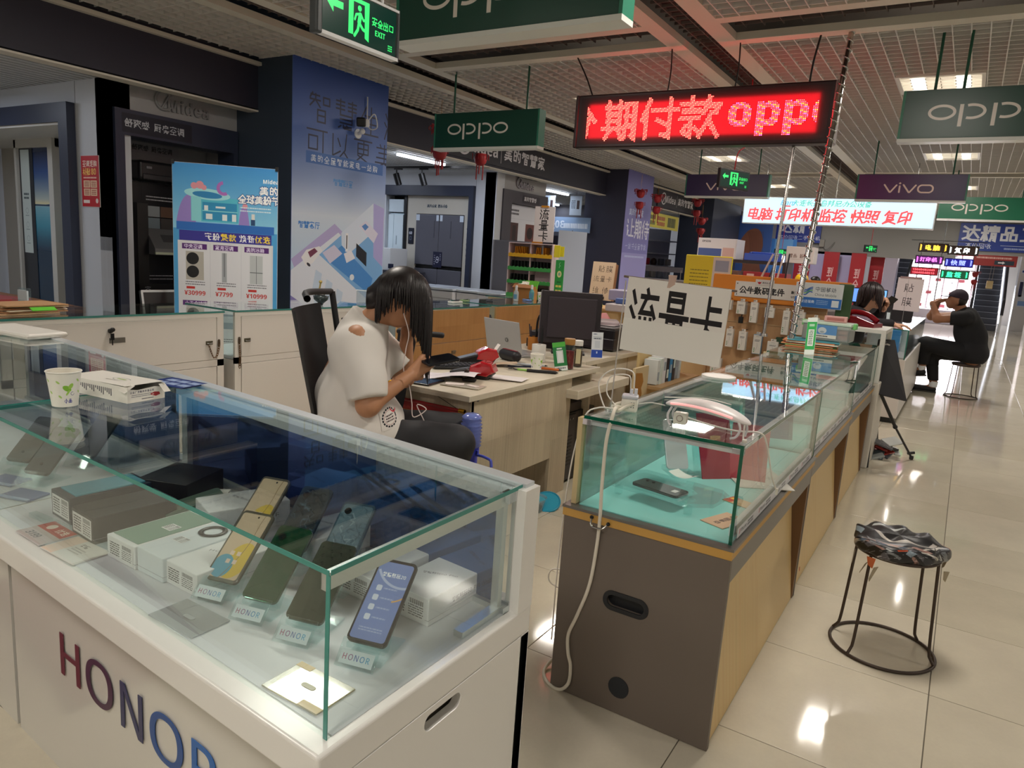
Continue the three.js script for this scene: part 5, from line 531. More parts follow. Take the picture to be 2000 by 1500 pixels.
// ---------- things in and on the near phone counter ----------
{
const Y = HF + 0.0022, wb = M('#e9e9ea', 0.4), db = M('#20222c', 0.4);
const stickerArt = pm(110, 60, (g) => { g.fillStyle = '#e8e8e8'; g.fillRect(0, 0, 110, 60); lines(g, 6, 8, 44, 6, 8, '#33353a', 4); lines(g, 60, 22, 44, 5, 7, '#55575c', 3); g.fillStyle = '#26282c'; for (let x = 62; x < 104; x += 3) g.fillRect(x, 4, 1 + (x % 2), 14); }, 0.5);
const wordArt = (s, w = 200, col = '#6a6c72', bg = '#e9e9ea') => pm(w, 40, (g) => { g.fillStyle = bg; g.fillRect(0, 0, w, 40); write(g, s, 6, 8, 24, col, { lw: 0.09, sp: 1.05 }); }, 0.4);
const pbox = (label, x, z, ry, { h = 0.055, w = 0.112, l = 0.2, mat = wb, word, sideWord, sticker = true, y = Y } = {}) => {
const t = thing('phone_box', label, 'phone box', [x, y, z], ry, 'phone boxes in the glass case'); obj('carton', rbox(w, h, l, 0.0025, 0, h / 2, 0), mat, t); obj('lid_seam', [B(-w / 2 - 0.0003, w / 2 + 0.0003, 0.012, 0.0126, -l / 2 - 0.0003, l / 2 + 0.0003)], M('#9a9a9e', 0.6), t);
if (sticker) print('label', w * 0.86, h * 0.74, stickerArt, t, 0, h * 0.5, l / 2 + 0.0006);
if (word) print('wording', w * 0.7, w * 0.14, wordArt(...word), t, 0, h + 0.0005, 0.0, -PI / 2, 0, 0.4); if (sideWord) print('wording', 0.1, 0.02, wordArt(...sideWord), t, w / 2 + 0.0005, h / 2, -0.02, 0, PI / 2); return t;
};
pbox('white phone box at the right end of the glass case, beside the upright blue-screen phone', -0.842, -1.128, -0.03, { word: ['荣耀畅玩60 Plus'], sideWord: ['荣耀畅玩60 Plus'], h: 0.058 });
pbox('white phone box half hidden behind the upright blue-screen phone', -0.985, -1.125, -0.05, { word: ['HONOR 90'] });
const b1 = pbox('white phone box with a green paper on its lid, leftmost of the three front white boxes', -1.478, -0.915, -0.02, { h: 0.053 }); obj('green_paper', B(-0.05, 0.048, 0.0533, 0.0541, -0.095, 0.088), M('#7f9c8b', 0.6), b1); print('paper_label', 0.034, 0.03, stickerArt, b1, 0.014, 0.0547, -0.01, -PI / 2, 0, 0);
const b2 = pbox('white phone box carrying a black phone ring, middle of the three front white boxes', -1.372, -0.917, -0.02, { h: 0.055, sticker: false, w: 0.096, mat: M('#dfe6ea', 0.35) }); obj('phone_ring', tf(new THREE.TorusGeometry(0.026, 0.006, 6, 30).scale(1, 1, 0.3), 0.0, 0.057, -0.05, -PI / 2), M('#2a2a30', 0.3), b2); print('lid_label', 0.036, 0.026, stickerArt, b2, -0.012, 0.0556, 0.02, -PI / 2, 0, 0);
pbox('white phone box with a printed end label, rightmost of the three front white boxes', -1.272, -0.923, -0.03, { word: ['HONOR', 110], h: 0.05 });
const d1 = pbox('dark blue phone box with a turquoise card lying on it', -1.808, -0.955, -0.08, { h: 0.068, w: 0.108, mat: M('#1d2b40', 0.35) }); obj('turquoise_card', [tf(rbox(0.085, 0.006, 0.17, 0.002), 0.008, 0.0712, 0.0)], M('#4aa3b8', 0.2, 0, { clearcoat: 1, clearcoatRoughness: 0.05 }), d1);
pbox('dark grey phone box with a barcode label, right of the dark blue one', -1.66, -0.93, -0.08, { h: 0.065, mat: db });
pbox('black flat phone box behind the dark boxes, against the tinted glass', -1.745, -1.135, 0.35, { h: 0.073, w: 0.15, l: 0.16, mat: M('#131519', 0.35), sticker: false });
pbox('white phone box standing before the tinted glass, left of the gold-screen phone', -1.478, -1.13, -0.35, { h: 0.066, w: 0.12, l: 0.2, word: ['荣耀畅玩60', 150], sideWord: ['HONOR', 100], sticker: false });
pbox('white phone box at the back behind the marbled phones', -1.19, -1.16, -0.22, { h: 0.066, w: 0.115, l: 0.17, word: ['HONOR 200 Pro', 210, '#3a3c42'], sticker: false });
const sl = thing('phone_sleeve', 'torn white paper sleeve with a green phone back, beside the black flat box', 'phone', [-1.6, Y + 0.03, -1.08], -0.4); obj('sleeve', tf(ext([[-0.05, -0.08], [0.05, -0.08], [0.05, 0.06], [0.03, 0.085], [0.012, 0.07], [-0.02, 0.095], [-0.05, 0.07]], 0.003), 0, 0.002, 0, -1.35), MT.paper, sl); obj('phone_back', tf(ext(roundRect(0.07, 0.15, 0.012), 0.008, 0.001), 0, 0.007, 0.01, -1.35), M('#5f7468', 0.3), sl);
const screenArt = pm(150, 320, (g, W, H) => { g.fillStyle = '#7d90cb'; g.fillRect(0, 0, W, H); g.strokeStyle = '#b9c4e6'; g.lineWidth = 10; g.beginPath(); g.arc(120, -30, 130, 0.9, 2.6); g.stroke(); g.strokeStyle = '#e0ac6c'; g.lineWidth = 6; g.beginPath(); g.ellipse(110, 110, 70, 46, -0.5, 0.3, 1.9); g.stroke(); write(g, '荣耀畅玩20', 28, 44, 18, '#fff', { lw: 0.12 }); for (let i = 0; i < 4; i++) { g.fillStyle = '#d5dcf0'; g.beginPath(); g.roundRect(26, 100 + i * 40, 24, 24, 6); g.fill(); lines(g, 58, 108 + i * 40, 60, 1, 9, '#a9b6de', 6); } lines(g, 24, 272, 100, 2, 10, '#a9b6de', 5); }, 0.12);
const warmArt = pm(150, 320, (g, W, H) => { g.fillStyle = '#d2bda2'; g.fillRect(0, 0, W, H); g.fillStyle = '#d8ba4a'; g.beginPath(); g.ellipse(105, 230, 60, 90, 0.3, 0, 7); g.fill(); g.fillStyle = '#5fa8c4'; g.beginPath(); g.ellipse(45, 265, 50, 55, 0, 0, 7); g.fill(); g.strokeStyle = '#8d7350'; g.lineWidth = 3; g.beginPath(); g.moveTo(120, 0); g.bezierCurveTo(100, 90, 150, 130, 60, 320); g.stroke(); g.fillStyle = '#18181c'; g.beginPath(); g.arc(88, 14, 5, 0, 7); g.fill(); g.fillStyle = '#e9d3c4'; for (let i = 0; i < 4; i++) g.fillRect(50 + (i % 2) * 34, 190 + (i >> 1) * 40, 20, 20); }, 0.12);
const marble = (a, b, c, sd) => pm(150, 320, (g, W, H) => { g.fillStyle = a; g.fillRect(0, 0, W, H); let s = sd; const r = () => ((s = (s * 16807) % 2147483647) / 2147483647); for (let i = 0; i < 46; i++) { g.strokeStyle = i % 3 ? b : c; g.lineWidth = 1 + r() * 7; g.globalAlpha = 0.5; let x = r() * W, y = r() * H; g.beginPath(); g.moveTo(x, y); for (let k = 0; k < 5; k++) { x += (r() - 0.4) * 40; y += (r() - 0.3) * 34; g.lineTo(x, y); } g.stroke(); } g.globalAlpha = 1; }, 0.15, { clearcoat: 1 });
const standWord = pm(160, 60, (g) => { g.fillStyle = '#e3e6ec'; g.fillRect(0, 0, 160, 60); const c = ['#a8446e', '#8a4a86', '#4a5aa6', '#3f86c4', '#46a0d0']; [...'HONOR'].forEach((k, i) => { g.fillStyle = c[i]; g.font = '34px sans-serif'; g.fillText(k, 10 + i * 28, 42); }); }, 0.3);
const phone = (label, x, z, ry, body, front, back, y = Y + 0.03, word = true, tilt = 0.9) => {
const t = thing('phone_on_stand', label, 'phone', [x, Y, z], ry, 'phones leaning on clear stands'), yy = y - Y;
const s = obj('stand', [tf(rbox(0.075, 0.004, 0.1, 0.001), 0, 0.004, -0.02), tf(rbox(0.075, 0.05, 0.004, 0.001), 0, 0.026, 0.042, -0.75), tf(rbox(0.07, 0.1, 0.004, 0.001), 0, 0.055, -0.03, -0.6), tf(rbox(0.075, 0.01, 0.012, 0.001), 0, yy - 0.006, 0.012)], MT.acryl, t); if (word) print('lettering', 0.064, 0.024, standWord, t, 0, 0.022, 0.0475, -0.75);
const p = obj('phone_body', tf(ext(roundRect(0.075, 0.162, 0.009), 0.0085, 0.0015), 0, yy + 0.081 * Math.cos(tilt), -0.081 * Math.sin(tilt) + 0.014, -tilt), body, t);
const pr = (m, w, h, dy = 0) => obj('face', tf(tf(new THREE.ShapeGeometry(roundRect(w, h, 0.006), 6), 0, 0, 0.0088), 0, yy + 0.081 * Math.cos(tilt) , -0.081 * Math.sin(tilt) + 0.014, -tilt), m, p);
if (front) { const f = pr(front, 0.069, 0.152); const u = f.geometry.attributes.uv, q = new THREE.ShapeGeometry(roundRect(0.069, 0.152, 0.006), 6).attributes.position; for (let i = 0; i < u.count; i++) u.setXY(i, q.getX(i) / 0.069 + 0.5, q.getY(i) / 0.152 + 0.5); }
if (back) obj('camera_bump', back.map(([a, b, r]) => tf(cyl(r, r, 0.003, 0, 0, 0, PI / 2), 0, 0, 0)).map((g, i) => tf(g.translate(back[i][0], back[i][1], 0.009), 0, yy + 0.081 * Math.cos(tilt), -0.081 * Math.sin(tilt) + 0.014, -tilt)), M('#15171b', 0.2), p);
return t;
};
phone('phone with a blue display and white icons on the stand nearest the glass corner', -0.806, -0.883, 0.26, M('#26222a', 0.25), screenArt, null);
phone('dark green phone showing its back with a small white label, second stand from the glass corner', -0.948, -0.868, 0.26, M('#1f3a2c', 0.12, 0.4, { clearcoat: 1 }), null, [[0.0, -0.055, 0.001]]);
phone('glossy emerald phone showing its back, third stand from the glass corner', -1.073, -0.868, 0.26, M('#1a5a3c', 0.1, 0.55, { clearcoat: 1 }), null, [[-0.02, 0.055, 0.008]]);
phone('phone with a yellow and blue picture on its display, leftmost of the front stands', -1.195, -0.872, 0.26, M('#4a4a40', 0.25), warmArt, null);
phone('phone with a plain gold display leaning at the back, left of the marbled phones', -1.315, -1.02, 0.26, M('#5a5650', 0.25), warmArt, null, Y + 0.045, false);
phone('phone with a black marbled back, middle of the back row', -1.178, -1.03, 0.3, M('#3a5268', 0.2, 0.5), marble('#2a3640', '#141a22', '#7fa0b4', 31), [[-0.02, 0.058, 0.008]], Y + 0.05, false);
phone('phone with a blue-grey marbled back, right of the black marbled one', -1.035, -1.02, 0.3, M('#54748c', 0.2, 0.5), marble('#6d8898', '#3f5666', '#c3d4dc', 77), [[-0.02, 0.058, 0.008]], Y + 0.05, false);
phone('dark grey phone leaning in the second glass case, nearest the front', -2.12, -0.95, 0.4, M('#4a4d50', 0.3), null, [[0, -0.05, 0.004]], Y + 0.03, false); phone('dark grey phone leaning in the second glass case, left of its like', -2.27, -0.97, 0.4, M('#4f4d4a', 0.3), null, [[0, -0.05, 0.004]], Y + 0.03, false); phone('slate phone lying deeper in the second glass case', -2.2, -1.12, 0.4, M('#41454c', 0.3), null, [[0, -0.05, 0.004]], Y + 0.03, false);
const card = (name, label, x, z, w, d, ry, mat, extra) => { const t = thing(name, label, 'card', [x, Y, z], ry); obj('sheet', rbox(w, 0.003, d, 0.001, 0, 0.0018, 0), mat, t); if (extra) extra(t); return t; };
card('display_card', 'clear plastic card with a rounded slot near the front glass corner', -0.818, -0.752, 0.128, 0.086, 0.0, M('#cfc8a8', 0.12, 0, { transmission: 0.5, thickness: 0, clearcoat: 1 }), (t) => { obj('slot', tf(ext(roundRect(0.03, 0.01, 0.005), 0.0006), 0, 0.0036, 0, -PI / 2), M('#b9b193', 0.3), t); obj('tape', [B(-0.064, -0.03, 0.0034, 0.0038, -0.043, -0.03), B(0.02, 0.064, 0.0034, 0.0038, 0.028, 0.042)], M('#c8a860', 0.3), t); });
card('display_card', 'clear plastic card with a slot in front of the phone stands', -1.16, -0.765, 0.135, 0.082, 0.0, M('#d2d6d8', 0.15, 0, { transmission: 0.5, thickness: 0, clearcoat: 1 }), (t) => obj('slot', tf(ext(roundRect(0.03, 0.01, 0.005), 0.0006), 0, 0.0036, 0, -PI / 2), M('#a9adb0', 0.3), t));
card('price_card', 'red and grey price card lying at the left of the case', -1.752, -0.792, 0.12, 0.085, -0.05, M('#c9c4c2', 0.4), (t) => print('print', 0.118, 0.083, pm(240, 170, (g, W, H) => { g.fillStyle = '#c2b4b0'; g.fillRect(0, 0, W, H); g.fillStyle = '#c0322e'; g.fillRect(0, 0, W, 80); g.fillStyle = '#e8d5c8'; g.beginPath(); g.arc(70, 40, 26, 0, 7); g.fill(); write(g, '优选', 130, 18, 40, '#f0dccf', { lw: 0.14 }); g.fillStyle = '#2b2b33'; g.font = 'bold 50px sans-serif'; g.fillText('3199', 40, 150); }, 0.4), t, 0, 0.0038, 0, -PI / 2));
card('leaflet', 'white leaflet lying beside the red price card', -1.61, -0.785, 0.14, 0.083, 0.0, M('#dcd9d2', 0.5), (t) => print('print', 0.138, 0.081, pm(276, 162, (g, W, H) => { g.fillStyle = '#dcd9d2'; g.fillRect(0, 0, W, H); g.fillStyle = '#e6cdbb'; g.fillRect(0, 0, 90, H); write(g, '荣耀', 110, 26, 26, '#6d6a66', { lw: 0.1 }); lines(g, 110, 66, 90, 3, 16, '#a5a29c', 6); }, 0.45), t, 0, 0.0038, 0, -PI / 2));
const tray = thing('acrylic_step', 'clear acrylic strip in front of the dark phone boxes', 'display stand', [-1.72, Y, -0.832], 0.05); obj('block', rbox(0.34, 0.012, 0.02, 0.003, 0, 0.006, 0), MT.acryl, tray);
for (const [x, z, l] of [[-2.05, -0.875, 'blue pouch lying in the second glass case, right one'], [-2.2, -0.9, 'blue pouch lying in the second glass case, left one']]) { const p = thing('blue_pouch', l, 'pouch', [x, Y, z], 0.3, 'blue pouches in the second glass case'); obj('sheet', rbox(0.1, 0.006, 0.07, 0.002, 0, 0.003, 0), M('#5a74ae', 0.25, 0, { clearcoat: 1 }), p); obj('seal', rbox(0.1, 0.007, 0.01, 0.002, 0, 0.0035, 0.03), M('#9aaed0', 0.3), p); }
const T = HT + 0.0005, cupArt = pm(720, 260, (g, W, H) => { g.fillStyle = '#f1efe6'; g.fillRect(0, 0, W, H); for (let k = 0; k < 3; k++) { const x = 60 + k * 240; g.fillStyle = '#8cc63f'; g.beginPath(); g.ellipse(x + 64, 118, 34, 20, 0.5, 0, 7); g.fill(); g.fillStyle = '#a9d45e'; g.beginPath(); g.ellipse(x + 92, 100, 24, 15, -0.9, 0, 7); g.fill(); g.beginPath(); g.ellipse(x + 70, 150, 8, 24, 0.6, 0, 7); g.fill(); g.fillStyle = '#b4d879'; for (const [a, b] of [[150, 60], [0, 70], [170, 150], [10, 180]]) { g.beginPath(); g.ellipse(x + a, b, 16, 8, 0.7, 0, 7); g.fill(); } g.strokeStyle = '#57588a'; g.lineWidth = 3; g.beginPath(); g.arc(x + 106, 158, 13, 0, 5); g.stroke(); g.fillStyle = '#4a4a9a'; g.font = 'bold 30px sans-serif'; write(g, '小品', x + 40, 196, 34, '#4a4a9a', { lw: 0.14, sx: 0.9 }); } }, 0.5);
const cup = (label, x, y, z, ry, s = 1) => { const t = thing('paper_cup', label, 'cup', [x, y, z], ry, 'printed paper cups'); const g = new THREE.CylinderGeometry(0.0395 * s, 0.029 * s, 0.088 * s, 40, 1, true).translate(0, 0.0455 * s, 0); obj('wall', g, cupArt, t); obj('inner_wall', lathe([[0.0285 * s, 0.004], [0.0385 * s, 0.089 * s]], 40), M('#ece8dc', 0.6, 0, { side: THREE.DoubleSide }), t); obj('rim', torus(0.0395 * s, 0.0018, 0, 0.0895 * s, 0, PI / 2), M('#f3f1e9', 0.5), t); obj('bottom', cyl(0.0288 * s, 0.0288 * s, 0.003, 0, 0.003, 0), MT.paper, t); return t; };
cup('paper cup with green sprig print standing on the near glass counter', -1.9, T, -0.917, 2.3);
cup('paper cup with green sprig print on the desk in front of the green code sign', -2.02, 0.7025, -3.52, 0.4, 0.98); cup('paper cup on the tan cabinet before the green card rack', -3.62, 0.889, -6.3, 1.0, 0.95);
const bx = thing('open_carton', 'white paper box with a torn open end and a red car printed on it, lying on the glass', 'box', [-1.957, T, -1.077], 0.1); const bm = M('#e9e6de', 0.6); obj('bottom', B(-0.13, 0.13, 0, 0.0015, -0.055, 0.055), bm, bx); obj('top', tf(rbox(0.255, 0.0015, 0.112, 0.0005), -0.004, 0.0435, 0, 0, 0, 0.02), bm, bx); obj('side', B(-0.13, 0.13, 0, 0.043, 0.0545, 0.056), bm, bx); obj('side', B(-0.13, 0.13, 0, 0.043, -0.056, -0.0545), bm, bx); obj('end', B(-0.131, -0.1295, 0, 0.043, -0.055, 0.055), bm, bx);
const fl = obj('end_flap', tf(ext([[-0.055, 0], [0.055, 0], [0.054, 0.03], [0.03, 0.034], [-0.02, 0.03], [-0.055, 0.036]], 0.0012), 0.122, 0.001, 0, 0, PI / 2, 0), bm, bx); obj('torn_flap', [tf(rbox(0.03, 0.0012, 0.02, 0.0004), 0.135, 0.03, -0.052, 0, 0, -0.7), tf(rbox(0.02, 0.0012, 0.035, 0.0004), 0.12, 0.04, 0.05, 0.5, 0, -0.4)], bm, bx);
print('print', 0.1, 0.03, pm(300, 92, (g) => { g.fillStyle = '#e6e3db'; g.fillRect(0, 0, 300, 92); write(g, '公安广车配件专用公司', 20, 8, 18, '#34344a', { lw: 0.12, sp: 1.2 }); lines(g, 30, 38, 180, 2, 14, '#6a6a74', 5); g.fillStyle = '#a3222a'; g.beginPath(); g.moveTo(200, 46); g.lineTo(238, 34); g.lineTo(282, 40); g.lineTo(290, 62); g.lineTo(250, 72); g.lineTo(206, 58); g.fill(); g.fillStyle = '#e9dcd2'; g.fillRect(214, 50, 18, 6); lines(g, 120, 76, 110, 1, 10, '#44444e', 7); }, 0.55), bx, 0.1237, 0.0165, 0, 0, PI / 2); print('side_print', 0.2, 0.03, pm(400, 60, (g) => { g.fillStyle = '#e6e3db'; g.fillRect(0, 0, 400, 60); for (let i = 0; i < 22; i++) { g.fillStyle = '#4a4a50'; g.fillRect(30 + i * 16, 10, 8, 12 + ((i * 7) % 30)); } }, 0.55), bx, -0.02, 0.022, 0.0565); print('emblem', 0.08, 0.04, pm(120, 60, (g) => { g.fillStyle = '#e8e5dd'; g.fillRect(0, 0, 120, 60); g.strokeStyle = '#7a8a7a'; g.lineWidth = 3; g.beginPath(); g.ellipse(60, 30, 46, 20, 0, 0, 7); g.stroke(); g.fillStyle = '#9fb86a'; g.fillRect(34, 24, 52, 12); }, 0.55), bx, 0.03, 0.0455, 0, -PI / 2 + 0.0, 0, 0.02);
const kc = thing('card_strip', 'blue printed card sheet with white fields lying by the rear rail of the counter', 'card', [-1.995, T, -1.285], 0.15); obj('sheet', rbox(0.15, 0.002, 0.1, 0.0008, 0, 0.001, 0), M('#22357e', 0.3), kc); obj('field', [0, 1, 2, 3, 4, 5].map((i) => B(-0.05 + (i % 3) * 0.045, -0.015 + (i % 3) * 0.045, 0.0021, 0.0027, -0.03 + (i > 2 ? 0.04 : 0), -0.004 + (i > 2 ? 0.04 : 0))), M('#9fb4de', 0.4), kc); obj('green_card', tf(rbox(0.07, 0.002, 0.035, 0.0008), -0.08, 0.003, 0.045, 0, 0.2), M('#cfe3cf', 0.4), kc);
const tr = thing('flat_device', 'flat white rounded device lying at the far left on the second glass counter', 'device', [-3.22, T, -1.4], 0.1); obj('body', rbox(0.36, 0.022, 0.16, 0.01, 0, 0.012, 0), M('#ece8e0', 0.4), tr); obj('seam', [B(-0.181, 0.181, 0.011, 0.0122, -0.081, 0.081)], M('#c3bcb0', 0.5), tr);
}
// ---------- things on the first glass showcases ----------
{
const T = 0.8905;
const s = thing('table_sign', 'large white paper sign with three bold black characters clipped to a thin rod', 'sign', [-0.875, T, -2.0], 0.0); obj('base', lathe([[0.001, 0], [0.018, 0], [0.018, 0.008], [0.006, 0.014], [0.004, 0.03]], 16), MT.acryl, s); obj('pole', bar([0, 0, 0], [0.01, 0.4, -0.004], 0.0022, 8), M('#d8d2cc', 0.25, 0.5), s); obj('top_rail', bar([0.005, 0.412, 0.0], [0.34, 0.396, 0.0], 0.0035, 8), M('#6e5f56', 0.4), s);
const sg = tf(new THREE.PlaneGeometry(0.306, 0.218, 20, 8), 0, 0, 0); { const p = sg.attributes.position; for (let i = 0; i < p.count; i++) p.setZ(i, 0.004 * Math.sin(p.getX(i) * 16) * (0.6 - p.getY(i) * 2) + 0.003 * Math.sin(p.getY(i) * 22)); sg.computeVertexNormals(); }
const art = pm(900, 640, (g, W, H) => { g.fillStyle = '#e6e2dd'; g.fillRect(0, 0, W, H); write(g, '流量卡', 50, 120, 240, '#19151a', { lw: 0.13, sp: 1.16, sx: 0.98 }); }, 0.8);
{ // stretched characters: taller than wide
const c = art.map.image, g = c.getContext('2d'); g.fillStyle = '#e6e2dd'; g.fillRect(0, 0, 900, 640); g.save(); g.translate(0, 80); g.scale(1, 1.72); write(g, '流量卡', 40, 0, 262, '#19151a', { lw: 0.1, sp: 1.07 }); g.restore(); }
obj('sheet', tf(sg.clone(), 0.17, 0.297, 0.004, 0, 0, -0.045), art, s); obj('sheet_back', tf(sg.clone().rotateY(PI), 0.17, 0.297, 0.0025, 0, 0, -0.045), MT.paper, s); obj('clip', [tf(ext([[-0.011, 0], [0.011, 0], [0.009, -0.016], [0.012, -0.036], [-0.012, -0.036], [-0.009, -0.016]], 0.008, 0.001), 0.155, 0.425, -0.002)], M('#e6cfc4', 0.2, 0, { transmission: 0.5, thickness: 0 }), s);
const c = thing('charger_cube', 'white cube power strip with two plugged cables on the first glass showcase', 'power strip', [-0.832, T, -2.045], 0.35); obj('body', rbox(0.05, 0.042, 0.05, 0.008, 0, 0.022, 0), M('#ece8dc', 0.4), c); obj('grey_band', rbox(0.0505, 0.012, 0.0505, 0.006, 0, 0.047, 0), M('#c3c4cc', 0.4), c); obj('indicator', [0, 1, 2, 3, 4, 5].map((i) => box(0.003, 0.003, 0.001, 0.006 + (i % 2) * 0.007, 0.018 + (i >> 1) * 0.007, 0.0256)), M('#6a6a6e', 0.5), c); obj('plug', [rbox(0.01, 0.02, 0.008, 0.002, 0.002, 0.06, -0.008), rbox(0.01, 0.024, 0.009, 0.002, 0.016, 0.062, 0.004)], M('#d9dbe2', 0.35), c);
const k = thing('extension_cord', 'thick cream extension cord knotted on the showcase and hanging down its grey end to the floor', 'cord', [0, 0, 0]); obj('cord', [tube([[-0.83, T + 0.01, -2.02], [-0.85, T + 0.012, -2.0], [-0.842, T + 0.02, -1.96], [-0.825, T + 0.004, -1.905], [-0.822, 0.83, -1.872], [-0.822, 0.7, -1.87], [-0.815, 0.6, -1.862], [-0.818, 0.5, -1.863], [-0.83, 0.38, -1.863], [-0.862, 0.27, -1.864], [-0.885, 0.2, -1.864], [-0.88, 0.14, -1.863], [-0.868, 0.1, -1.863], [-0.87, 0.04, -1.863], [-0.9, 0.006, -1.862], [-0.95, 0.006, -1.875], [-0.992, 0.006, -1.93], [-0.985, 0.03, -2.0], [-0.968, 0.07, -2.03]], 0.0055, 220, 10, false, 0.5), tube([[-0.88, T + 0.006, -2.03], [-0.86, T + 0.018, -2.0], [-0.835, T + 0.016, -2.02], [-0.85, T + 0.026, -2.035], [-0.873, T + 0.014, -2.01], [-0.845, T + 0.008, -1.985], [-0.83, T + 0.02, -2.01], [-0.812, T + 0.03, -2.03]], 0.0055, 80, 10)], MT.cord, k);
const loops = thing('charging_cable', 'thin white cables looping from the charger cube over the showcase edge', 'cord', [0, 0, 0]); obj('cable', [tube([[-0.835, T + 0.07, -2.05], [-0.845, T + 0.11, -2.05], [-0.9, T + 0.1, -2.04], [-0.905, T + 0.05, -2.03], [-0.865, T + 0.02, -2.01]], 0.002, 60), tube([[-0.82, T + 0.075, -2.04], [-0.83, T + 0.125, -2.04], [-0.89, T + 0.125, -2.03], [-0.93, T + 0.08, -2.02], [-0.895, T + 0.01, -2.0], [-0.865, T + 0.016, -2.0]], 0.0022, 60), tube([[-0.86, T + 0.012, -1.99], [-0.9, T + 0.012, -1.96], [-0.925, T - 0.02, -1.925], [-0.95, 0.7, -1.91], [-0.962, 0.4, -1.905], [-0.975, 0.12, -1.93]], 0.0024, 80), tube([[-0.8, T + 0.03, -2.04], [-0.76, T + 0.04, -2.04], [-0.7, T + 0.05, -1.99]], 0.0018, 30)], M('#e7e2da', 0.45), loops);
const cp = thing('cable_clip', 'chrome wire clip holding the cream cord to the wooden edge', 'clip', [-0.82, 0.59, -1.8625]); obj('wire', tube([[-0.02, 0.006, 0.004], [-0.012, -0.014, 0.018], [0.02, -0.016, 0.016], [0.032, -0.003, 0.004]], 0.003, 24), MT.chrome, cp); obj('screw', [ball(0.006, -0.02, 0.006, 0.004), ball(0.006, 0.034, -0.002, 0.004)], MT.black, cp);
const nl = thing('gel_lamp', 'curved white lamp arch with pink lights standing on the first glass showcase', 'lamp', [-0.57, T, -1.975], -0.12); const arc = []; for (let i = 0; i <= 16; i++) { const u = i / 16; arc.push([-0.125 + u * 0.25, 0.062 + 0.016 * Math.sin(u * PI) - u * 0.012, 0]); }
const shell = new THREE.SphereGeometry(1, 36, 18); shell.scale(0.128, 0.017, 0.042); { const p = shell.attributes.position; for (let i = 0; i < p.count; i++) { const x = p.getX(i); p.setY(i, p.getY(i) + 0.07 - x * x * 1.15 - x * 0.05); } shell.computeVertexNormals(); } obj('shade', shell, M('#ece6e6', 0.35), nl);
obj('light_strip', tube(Array.from({ length: 13 }, (_, i) => { const x = -0.1 + i * 0.0155; return [x, 0.07 - x * x * 1.15 - x * 0.05 + 0.001, 0.0405 * Math.sqrt(1 - (x / 0.128) ** 2) + 0.0003]; }), 0.0035, 40, 6), glow('#ff8a8a', 0.55, 0xf3d8d8), nl);
for (const s2 of [-1, 1]) obj('leg', [tube([[s2 * 0.098, 0.055, 0.02], [s2 * 0.108, 0.03, 0.022], [s2 * 0.1, 0.008, 0.026], [s2 * 0.088, 0.003, 0.036]], 0.0035, 20), tube([[s2 * 0.098, 0.055, -0.015], [s2 * 0.112, 0.03, -0.018], [s2 * 0.106, 0.004, -0.024]], 0.0035, 20)], M('#e3dfe2', 0.3), nl);
const ad = thing('plug_adapter', 'small clear-white plug block under the curved lamp', 'plug', [-0.655, T, -2.01], 0.1); obj('block', rbox(0.038, 0.034, 0.03, 0.004, 0, 0.017, 0), M('#e6e2d6', 0.2, 0, { clearcoat: 1 }), ad); obj('mark', torus(0.009, 0.0012, 0, 0.018, 0.0152, 0, 0, 16), M('#a08f86', 0.5), ad);
const uc = thing('lamp_cable', 'white cable of the curved lamp trailing across the glass and over the front edge', 'cord', [0, 0, 0]); obj('cable', [tube([[-0.66, T + 0.025, -2.01], [-0.58, T + 0.006, -2.04], [-0.5, T + 0.004, -2.03], [-0.44, T + 0.004, -2.06], [-0.425, 0.86, -2.1], [-0.418, 0.74, -2.2], [-0.416, 0.68, -2.28]], 0.0026, 80), tube([[-0.46, T + 0.05, -1.96], [-0.452, T + 0.01, -1.93], [-0.445, T + 0.003, -1.92]], 0.0024, 20), tube([[-0.83, T + 0.004, -2.35], [-0.72, T + 0.003, -2.45], [-0.62, T + 0.003, -2.42]], 0.0022, 30)], M('#e7e2da', 0.45), uc); obj('plug', [rbox(0.008, 0.022, 0.008, 0.002, -0.416, 0.665, -2.3), rbox(0.012, 0.01, 0.012, 0.003, -0.445, T + 0.006, -1.918)], M('#e2ddd2', 0.4), uc);
const ds = thing('white_plate', 'thin white oval plate at the seam of the first two showcases', 'plate', [-0.835, T, -3.0], 0.2); obj('plate', cyl(0.07, 0.07, 0.006, 0, 0.003, 0, 0, 0, 0, 32), M('#e4e0dc', 0.4), ds); obj('rim', torus(0.068, 0.003, 0, 0.006, 0, PI / 2), M('#d2cec8', 0.4), ds);
const F = 0.6145, pf = thing('acrylic_platform', 'clear acrylic riser inside the first glass showcase', 'display stand', [-0.72, F, -2.13], -0.12); obj('plate', tf(ext([[-0.15, -0.1], [0.12, -0.1], [0.18, -0.04], [0.18, 0.08], [0.14, 0.12], [-0.13, 0.12], [-0.17, 0.06]], 0.012, 0.001), 0, 0.026, 0, -PI / 2), MT.acryl, pf); obj('foot', [rbox(0.02, 0.027, 0.02, 0.002, -0.12, 0.0135, 0.08), rbox(0.02, 0.027, 0.02, 0.002, 0.12, 0.0135, 0.08), rbox(0.02, 0.027, 0.02, 0.002, 0, 0.0135, -0.09)], MT.acryl, pf); obj('side_wing', tf(rbox(0.006, 0.06, 0.14, 0.001), -0.165, 0.05, 0, 0, 0.2, 0.3), MT.acryl, pf);
